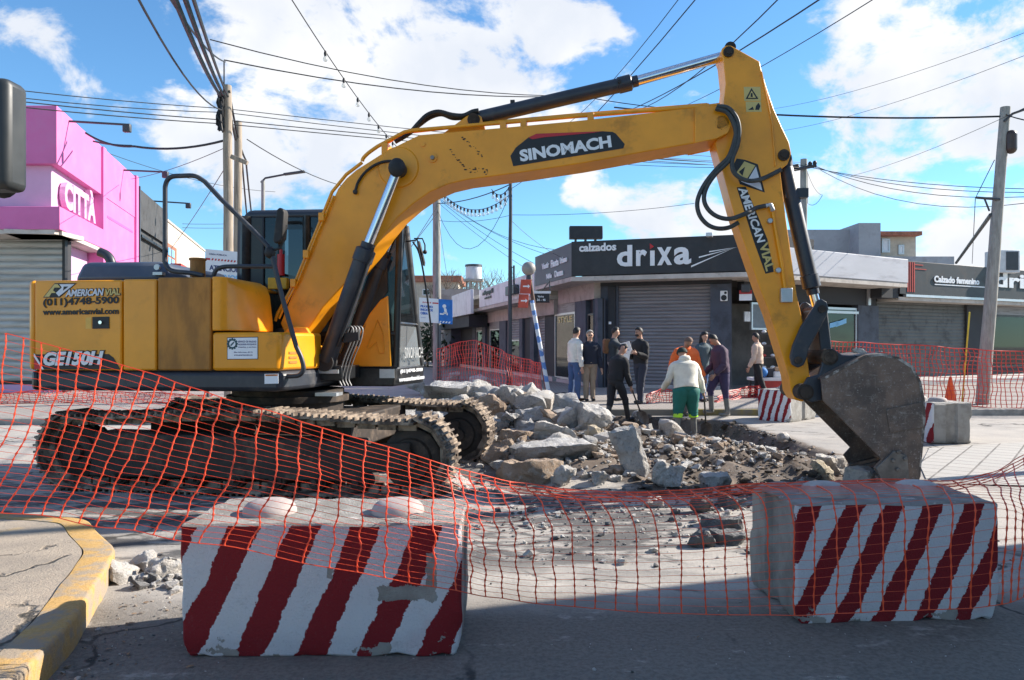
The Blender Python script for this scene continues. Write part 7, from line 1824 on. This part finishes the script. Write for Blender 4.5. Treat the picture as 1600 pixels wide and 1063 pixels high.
mb = MB(); p0, p1 = G(1503, 632, .13), P(1515, 488, 16.6); mb.tube([V((0, 0, 0)), p1 - p0], .018, 8); s_ = mb.build('marker_rod', mat('yellow_rod', (.62, .50, .05), .5), None); s_.location = p0; tag(s_, 'thin yellow rod standing by the right hand pole', 'rod')
o, b, t = pole('utility_pole', 'far power pole with a crossarm of insulators behind the digger arm', 'utility pole', 1256, 249, 1254, 30, .16, .13, pole_conc)
mb = MB(); a, c = P(1238, 266, 29.8), P(1275, 259, 29.8); mb.tube([a - b, c - b], .07, 6); mb.build('crossarm', grey_metal, o)
for q_ in (.05, .2, .75, .95): mb = MB(); p = lerp(a, c, q_) - b; mb.tube([p, p + V((0, 0, .12)), p + V((0, 0, .2))], [.05, .085, .05], 10); mb.build('insulator', cable_m, o)
# lamp post just outside the picture: its thin shadow crosses the pavers and the near pavement
o, b, t = pole('street_lamp', 'tall street lamp standing outside the picture on the right', 'street lamp', 1990, -500, 1990, 10.2, .11, .09, pole_conc)
# back of a traffic light at the left edge
def traffic_light():
    d = 4.6; a, c = P(-75, 304, d), P(46, 137, d); t = thing('traffic_light', 'dark back of a traffic light housing at the upper left corner', 'traffic light', V((P(-95, 0, d).x, d + .1, .146)))
    mb = MB(); mb.box((a.x, d - .2, a.z), (c.x, d, c.z)); mb.build('housing', mat('housing_grey', (.03, .035, .037), .5, var=.12), t, world=True, bevel=.045, seg=3)
    x = t.location.x; mb = MB(); mb.tube([(x, d + .1, .146), (x, d + .1, 4.2)], .055, 12); mb.build('post', grey_metal, t, world=True); mb = MB(); mb.tube([(x, d + .1, c.z - .15), (a.x + .05, d + .1, c.z - .15)], .03, 8); mb.tube([(x, d + .1, a.z + .15), (a.x + .05, d + .1, a.z + .15)], .03, 8); mb.build('bracket', grey_metal, t, world=True)
    l = MB()
    for zz in (.15, .5, .85): zc = lerp(a.z, c.z, zz); l.cyl(((a.x + c.x) / 2, d + .002, zc), ((a.x + c.x) / 2, d + .12, zc), .09, .1, 16)
    l.build('visors', rubber, t, world=True)
    for y0 in (146, 274): q_ = MB(); p = P(12, y0, d); q_.box((a.x + .05, d - .206, p.z), (p.x - .15, d - .201, p.z + .012)); q_.build('seam', rubber, t, world=True, smooth=None)
traffic_light()
# notices
def atencion():
    d = 12.5; a, c = P(321, 452, d), P(383, 392, d); c.z -= 0; u = V((c.x - a.x, 0, -.06)); v = V((0, 0, c.z - a.z)); o0 = V((a.x, d, a.z + .03))
    t = thing('notice_board', 'white notice board reading ATENCION VECINOS behind the excavator', 'sign', (a.x + .3, d, 0))
    mb = MB(); mb.prism([o0, o0 + u, o0 + u + v, o0 + v], (0, .02, 0)); mb.build('board', banner_m, t, world=True)
    def tx(s, x, y, w, h_, m, bold=.03): q_ = MB(); text_into(q_, s, o0 + u * x + v * y + V((0, -.003, 0)), u * w, v * h_, .002, 0, bold, n=V((0, -1, 0))); q_.build('lettering', m, t, world=True, smooth=None)
    tx('ATENCIÓN', .10, .46, .78, .17, navy_t); tx('VECINOS', .10, .22, .74, .16, lblue_t); tx('OBRA PÚBLICA', .09, .86, .45, .05, navy_t, 0)
    q_ = MB()
    def strip(x0, x1, y0, y1, sh=0): q_.prism([o0 + u * (x0) + v * y0 + V((0, -.004, 0)), o0 + u * x1 + v * y0 + V((0, -.004, 0)), o0 + u * (x1 + sh) + v * y1 + V((0, -.004, 0)), o0 + u * (x0 + sh) + v * y1 + V((0, -.004, 0))], (0, .003, 0))
    strip(0.01, .12, .72, .77); strip(.80, .99, .72, .77)
    for k in range(8): strip(.15 + k * .08, .19 + k * .08, .72, .77, .02)
    q_.build('red_stripe', red_t, t, world=True, smooth=None)
    q_ = MB(); q_.tube([(a.x + .02, d + .05, 0), (a.x + .02, d + .05, c.z + .02)], .025, 8); q_.tube([(c.x - .04, d + .05, 0), (c.x - .04, d + .05, c.z - .05)], .025, 8); build_split(q_, 'post', grey_metal, t, world=True)
atencion()
def proximo():
    d = 22; o0 = P(655, 503, d); u = P(707, 507, d) - o0; u.y = 0; v = V((0, 0, P(0, 465, d).z - P(0, 503, d).z))
    t = thing('work_sign', 'white and blue work sign with a digging figure on the grey pole beside the cab', 'sign', (o0.x + .4, d, PVz))
    mb = MB(); mb.prism([o0, o0 + u * .58, o0 + u * .58 + v, o0 + v], (0, .03, 0)); mb.build('white_panel', banner_m, t, world=True)
    mb = MB(); mb.prism([o0 + u * .583, o0 + u, o0 + u + v, o0 + u * .583 + v], (0, .03, 0)); mb.build('blue_panel', mat('sign_blue', (.015, .16, .52), .5), t, world=True)
    def tx(s, x, y, w, h_, m, bold=.04): q_ = MB(); text_into(q_, s, o0 + u * x + v * y + V((0, -.004, 0)), u * w, v * h_, .003, 0, bold, n=V((0, -1, 0))); q_.build('lettering', m, t, world=True, smooth=None)
    tx('PRÓXIMO', .04, .60, .37, .12, blue_t); tx('INICIO DE', .04, .46, .37, .10, blue_t); tx('OBRA', .04, .31, .22, .11, blue_t); tx('municipal', .06, .17, .13, .03, blue_t, 0)
    q_ = MB()
    def st(x0, x1, y0, y1, sh=0): q_.prism([o0 + u * x0 + v * y0 + V((0, -.006, 0)), o0 + u * x1 + v * y0 + V((0, -.006, 0)), o0 + u * (x1 + sh) + v * y1 + V((0, -.006, 0)), o0 + u * (x0 + sh) + v * y1 + V((0, -.006, 0))], (0, .005, 0))
    st(.40, .575, .79, .84)
    for k in range(5): st(.10 + k * .055, .13 + k * .055, .79, .84, .01)
    q_.build('red_stripe', red_t, t, world=True, smooth=None); q_ = MB()
    for k in range(4): st(.60 + k * .09, .645 + k * .09, .03, .10, .03)
    st(.62, .74, .36, .42); st(.70, .80, .40, .46, .03); st(.76, .84, .44, .62, -.02); st(.74, .80, .62, .66); st(.82, .86, .36, .46)
    c = o0 + u * .755 + v * .72 + V((0, -.006, 0)); q_.cyl(c, c + V((0, .005, 0)), .055, n=14); q_.build('digging_figure', white_t, t, world=True, smooth=None)
    q_ = MB(); x = o0.x + u.x * .56; q_.tube([(x, d + .06, PVz), (x, d + .06, o0.z + v.z)], .03, 8); q_.build('post', grey_metal, t, world=True)
proximo()
# goods on show outside the awning shop
def goods_table():
    d = 19.8; p = P(1206, 0, d); t = thing('goods_table', 'low white table covered with goods outside the awning shop', 'table', (p.x, d, PVz)); mb = MB(); mb.box((-.55, -.3, .42), (.6, .35, .50)); mb.build('table_top', white_fascia, t, bevel=.01)
    mb = MB(); mb.box((-.5, -.27, .0), (.55, -.2, .42)); mb.build('cloth_front', goods[0], t)
    for x, y in ((-.48, -.2), (.5, -.2), (-.48, .28), (.5, .28)): mb = MB(); mb.box((x - .025, y - .025, 0), (x + .025, y + .025, .42)); mb.build('leg', grey_metal, t)
    mb = MB(); mb.ball((0, 0, 0), .135, 20, 12); o = mb.build('ball', goods[1], None, smooth=80); o.location = (p.x - .28, d - .1, PVz + .635); tag(o, 'bright blue ball on the goods table', 'ball')
    spec = [('grey folded clothes on the goods table', 4, (.0, .05, .12), (.3, .3, .24)), ('white box on the goods table beside the blue ball', 2, (.12, -.1, .08), (.24, .2, .16)), ('red box at the right of the goods table', 0, (.4, .0, .12), (.26, .3, .24)), ('tan parcel on top of the white box', 5, (.14, -.08, .22), (.2, .16, .11))]
    for lab, gm, c, s in spec: mb = MB(); mb.box((-s[0] / 2, -s[1] / 2, -s[2] / 2), (s[0] / 2, s[1] / 2, s[2] / 2)); o = mb.build('box', goods[gm], None, bevel=.03); o.location = (p.x + c[0], d + c[1], PVz + .5 + c[2]); tag(o, lab, 'box')
    r_ = thing('goods_rack', 'dark upright rack of white shoes behind the goods table', 'rack', (p.x + .25, d + .7, PVz))
    mb = MB(); 
    for x in (-.35, .35): mb.box((x - .02, -.02, 0), (x + .02, .02, 1.75))
    build_split(mb, 'upright', grey_metal, r_)
    for k in range(5):
        z = .35 + k * .32; mb = MB(); mb.box((-.37, -.15, z), (.37, .1, z + .025)); sh = mb.build('shelf', grey_metal, r_)
        for x in (-.24, 0, .24): mb = MB(); mb.ball((x, -.05, z + .075), .075, 10, 6, (.8, 1.3, .6)); mb.build('display_shoe', goods[2 if (k + int(x * 10)) % 3 else 0], sh)
goods_table()
# bare winter trees over the roofs
def bare_tree(label, px, pyb, pyt, d, seed, wpx):
    rn = random.Random(seed); b = P(px, pyb, d); b.z = 0; top = P(px, pyt, d); t = thing('bare_tree', label, 'tree', b); mb = MB(); br = MB(); hh = top.z
    mb.tube([(0, 0, 0), (.1, 0, hh * .35), (0, .1, hh * .55)], [.16, .12, .09], 8); mb.build('trunk', pole_wood, t)
    def grow(p, dv, ln, r, lv):
        q_ = p + dv * ln; m_ = (p + q_) / 2 + V((rn.uniform(-.1, .1), rn.uniform(-.1, .1), 0)) * ln; br.tube([p, m_, q_], [r, r * .85, r * .65], 5)
        if lv == 0: return
        for k in range(rn.choice((2, 3, 3))): grow(p.lerp(q_, rn.uniform(.5, 1)), (dv + V((rn.uniform(-.8, .8), rn.uniform(-.8, .8), rn.uniform(-.15, .5)))).normalized(), ln * rn.uniform(.6, .82), r * .62, lv - 1)
    for k in range(5): a = k * 1.26 + rn.uniform(-.3, .3); grow(V((0, 0, hh * rn.uniform(.4, .55))), V((cos(a) * .7, sin(a) * .7, 1)).normalized(), hh * .2, .06, 4)
    br.build('branches', mat('twig_brown', (.17, .13, .10), .9), t, smooth=None)
bare_tree('bare winter tree above the roofs left of the water tank', 715, 470, 408, 62, 3, 30)
bare_tree('bare winter tree above the roofs right of the water tank', 772, 470, 405, 62, 5, 30)
bare_tree('small bare tree at the far left of the side street roofs', 692, 470, 418, 66, 9, 30)
def shrub(label, px, py, d, s, seed):
    rn = random.Random(seed); o = P(px, py, d); mb = MB()
    for k in range(500):
        p = V((rn.gauss(0, .4), rn.gauss(0, .4), rn.gauss(0, .45))) * s; r = .09 * s * rn.uniform(.6, 1.4); u = V((rn.uniform(-1, 1), rn.uniform(-1, 1), rn.uniform(-1, 1))).normalized(); w = u.orthogonal().normalized() * r * .5; mb.add([p - u * r, p + w, p + u * r, p - w], [(0, 1, 2, 3)])
    t = thing('shrub', label, 'shrub', V((o.x, d, 0))); t2 = mb; [None for _ in ()]
    for v in mb.v: v += V((0, 0, o.z))
    mb.build('foliage', mat('dark_foliage', (.035, .06, .025), .8, var=.4, scale=3), t, smooth=None); k = MB(); k.tube([(0, 0, 0), (0, 0, o.z)], .08, 6); k.build('stem', pole_wood, t)
shrub('dark green shrub under the blue and white work sign', 668, 535, 46, 1.7, 2)

# ------------------------------------------------------------------ wall lamps on the pink and dark facades
for i, (x0, y0, x1, y1, d, lab) in enumerate(((110, 188, 198, 195, 21.5, 'long dark lamp arm nearest the pink corner'), (190, 265, 258, 269, 27.5, 'dark lamp arm at the far end of the pink facade'), (240, 313, 294, 318, 33, 'dark lamp arm on the charcoal facade'))):
    a, c = P(x0, y0, d), P(x1, y1, d); t = thing('wall_lamp', lab + ', reaching out over the street', 'wall lamp', a); mb = MB(); mb.tube([V((-.9, 0, .02)), c - a], .032, 8); mb.build('arm', grey_metal, t); mb = MB(); mb.box((c.x - a.x - .1, -.07, c.z - a.z - .22), (c.x - a.x + .12, .07, c.z - a.z + .02)); mb.build('lamp_head', grey_metal, t, bevel=.03)
# ------------------------------------------------------------------ cables
def wire(label, pts, r=.012, sag=.15, name='overhead_cable'):
    w = [P(*q_) for q_ in pts]; path = []
    for a, c in zip(w, w[1:]):
        n = 10
        for i in range(n): t = i / n; p = a.lerp(c, t); p = p - V((0, 0, sag * 4 * t * (1 - t))); path.append(p)
    path.append(w[-1]); mb = MB(); mb.tube([p - w[0] for p in path], r, 5); o = mb.build(name, cable_m, None, smooth=60); o.location = w[0]; tag(o, label, 'cable', 'overhead cables'); return path
wire('upper cable of the top pair crossing the sky from the far left to the pole', [(-500, 69, 11), (352, 170, 18), (1250, 254, 29.8)], .010, .12)
wire('lower cable of the top pair crossing the sky from the far left to the pole', [(-500, 72, 11), (352, 176, 18), (1250, 258, 29.8)], .010, .2)
wire('cable running just under the top pair from left to pole', [(-500, 89, 11), (352, 188, 18), (1250, 262, 29.8)], .012, .1)
wire('lowest long cable from the far left to the pole, passing above the pink roof', [(-500, 102, 11), (352, 194, 18), (1250, 266, 29.8)], .012, .1)
wire('thickest twisted cable dropping from the top edge to the bundled pole', [(258, -40, 7.5), (345, 150, 17.8)], .036, .12)
wire('thick cable right of the twisted one dropping to the bundled pole', [(276, -40, 7.5), (350, 150, 17.8)], .032, .1)
wire('third thick cable dropping from the top edge to the pole top', [(290, -40, 7.5), (356, 150, 17.8)], .024, .08)
wire('thin lone cable curving down from the top left to the bundled pole', [(196, -40, 8), (346, 172, 17.8)], .016, .3)
wire('short cable slanting from the thick bundle to the pole insulator', [(255, -20, 8), (352, 97, 17)], .016, .15)
wire('upper of two cables crossing the white cloud toward the boom', [(328, 62, 17), (905, 150, 24)], .014, .35)
wire('lower of two cables crossing the white cloud toward the boom', [(350, 94, 17), (905, 150, 24)], .016, .3)
wire('cable continuing under the stick cylinder to the digger arm', [(905, 150, 24), (1150, 176, 22)], .014, .1)
wire('short dropper from the cable clamp down to the pole top', [(350, 96, 17), (350, 152, 17.9)], .016, .0)
wire('sagging black rope cable from the pink facade to the bundled pole', [(134, 208, 21.5), (210, 229, 20), (350, 220, 18)], .030, .12)
wire('second rope cable joining the sagging one at the pink roof edge', [(146, 221, 22), (206, 228, 20.2)], .026, .03)
wire('outer cable running down the right side of the bundled pole', [(358, 142, 17.9), (384, 250, 21), (402, 400, 32)], .026, .25)
wire('inner cable running down beside the bundled pole', [(356, 150, 17.9), (378, 250, 21), (393, 400, 32)], .026, .25)
wire('thin cable from the pole to the boom, low over the street lamp', [(386, 218, 20), (540, 292, 27)], .014, .15)
wire('faint wire from the pink facade up to the pole', [(205, 280, 27), (352, 231, 18)], .009, .1)
wire('faint wire crossing low behind the handrail', [(170, 240, 30), (430, 300, 40)], .012, .3)
wire('faint wire from the cream building roof to the pole', [(262, 395, 38), (352, 262, 18)], .010, .1)
wire('upper faint wire low above the street end', [(285, 350, 46), (440, 345, 52)], .014, .1)
wire('lower faint wire low above the street end', [(285, 356, 46), (440, 352, 52)], .014, .1)
wire('thick cable from the digger arm to the right hand pole', [(960, 168, 22), (1200, 179, 18), (1568, 182, 17.2)], .022, .06)
wire('cable running from the right hand pole out of the picture', [(1568, 178, 17.2), (1680, 190, 15)], .014, .1)
wire('left diagonal wire falling from the top edge to the white cloud', [(1075, -20, 9), (850, 215, 22)], .006, .3)
wire('middle diagonal wire falling from the top edge to the stick cylinder', [(1103, -20, 9), (790, 300, 24)], .008, .3)
wire('diagonal wire from the top edge meeting the top of the digger arm', [(1235, -20, 9), (985, 176, 20)], .009, .25)
wire('diagonal wire passing right above the pin of the digger arm', [(1310, -20, 9), (985, 172, 20)], .011, .1)
wire('long diagonal wire rising to the right past the digger arm', [(1395, -20, 10), (1060, 170, 22)], .008, .1)
wire('faint diagonal wire across the right hand cloud', [(1680, 20, 12), (1210, 170, 24)], .005, .2)
wire('second faint diagonal wire across the right hand cloud', [(1680, 55, 12), (1220, 205, 24)], .005, .2)
wire('third faint wire falling behind the right hand pole', [(1640, 150, 14), (1330, 275, 28)], .006, .15)
wire('top strand from the far power pole to the right edge', [(1240, 256, 29.8), (1660, 296, 20)], .011, .25)
wire('middle strand from the far power pole to the right edge', [(1258, 257, 29.8), (1660, 300, 20)], .011, .35)
wire('lower strand from the far power pole to the right edge', [(1272, 259, 29.8), (1660, 304, 20)], .011, .5)
wire('lowest sagging strand from the far power pole to the right edge', [(1282, 266, 29.8), (1660, 308, 20)], .010, .75)
wire('upper strand under the boom to the far power pole', [(900, 238, 36), (1240, 258, 29.8)], .012, .1)
wire('middle strand under the boom to the far power pole', [(900, 246, 36), (1244, 260, 29.8)], .012, .1)
wire('lower strand under the boom to the far power pole', [(900, 252, 36), (1250, 262, 29.8)], .012, .12)
wire('thin wire from the right hand pole down to the shop roof', [(1554, 250, 17.1), (1524, 310, 17.1), (1519, 412, 26)], .009, .0)
wire('loose loop hanging from the far power pole', [(1262, 270, 29.7), (1285, 305, 29.7), (1262, 318, 29.7), (1262, 268, 29.6)], .01, .2)
wire('slack wire beside the lamp post curving between the poles', [(684, 330, 28.8), (798, 300, 23.2)], .009, 1.6)
wire('first wire of the fan from the grey pole to the corner shop', [(686, 312, 28.8), (835, 412, 27)], .008, .15)
wire('second wire of the fan from the grey pole to the corner shop', [(686, 310, 28.8), (868, 402, 26)], .008, .25)
wire('third wire of the fan from the grey pole to the corner shop', [(686, 318, 28.8), (822, 420, 29)], .008, .1)
wire('fourth wire of the fan from the grey pole to the corner shop', [(686, 305, 28.8), (892, 392, 25)], .008, .5)
wire('level wire from the grey pole passing behind the lamp post', [(686, 345, 28.8), (800, 336, 26), (1085, 318, 25)], .008, .12)
wire('wire from the lamp post down to the drixa roof', [(800, 346, 23.2), (880, 404, 24)], .007, .1)
wire('dark wire pair end from the grey pole to the lamp post top', [(684, 318, 28.8), (798, 288, 23.2)], .018, .15)
wire('wire dropping from the grey pole toward the street', [(684, 330, 28.8), (700, 440, 28)], .008, .1)
wire('upper slanting wire between grey pole and boom', [(684, 322, 28.8), (640, 390, 26)], .012, .0)
wire('lower slanting wire between grey pole and boom', [(684, 332, 28.8), (630, 402, 26)], .012, .0)
# festoon lights
def festoon(label, pts, bulbs, s, sag, r):
    w = [P(*q_) for q_ in pts]; t = thing('festoon_lights', label, 'string lights', w[0]); path = []
    for a, c in zip(w, w[1:]):
        for i in range(12): q_ = i / 12; path.append(a.lerp(c, q_) - V((0, 0, sag * 4 * q_ * (1 - q_))))
    path.append(w[-1]); mb = MB(); mb.tube([p - w[0] for p in path], r, 6); mb.build('cable', cable_m, t)
    Ls = [0.]
    for a, c in zip(path, path[1:]): Ls.append(Ls[-1] + (a - c).length)
    for q_ in bulbs:
        g_ = q_ * Ls[-1]; k = 0
        while k < len(Ls) - 2 and Ls[k + 1] < g_: k += 1
        p = path[k].lerp(path[k + 1], (g_ - Ls[k]) / (Ls[k + 1] - Ls[k])) - w[0]
        mb = MB(); mb.tube([p + V((0, 0, .01)), p + V((0, 0, -.02)) * s, p + V((0, 0, -.055)) * s], [.012 * s, .020 * s, .016 * s], 8); so = mb.build('lamp_holder', cable_m, t)
        mb = MB(); mb.tube([p + V((0, 0, z_)) * s for z_ in (-.05, -.062, -.085, -.105, -.12, -.126)], [.012 * s, .016 * s, .029 * s, .031 * s, .02 * s, .003 * s], 12); mb.build('bulb', bulb_glass, so, smooth=80)
festoon('string of clear bulbs slanting down from the top edge toward the boom', [(425, -50, 7.6), (625, 235, 14)], [.28, .41, .525, .63, .73, .82, .90], 1.0, .12, .007)
festoon('sagging string of small bulbs hung between the grey pole and the slim lamp post', [(686, 296, 28.5), (797, 304, 23.3)], [.06 + .052 * k for k in range(18)], 1.9, .62, .012)
festoon('short second string of bulbs looped at the top of the slim lamp post', [(768, 296, 24), (798, 288, 23.2)], [.1, .3, .5, .7, .9], 1.9, .25, .012)
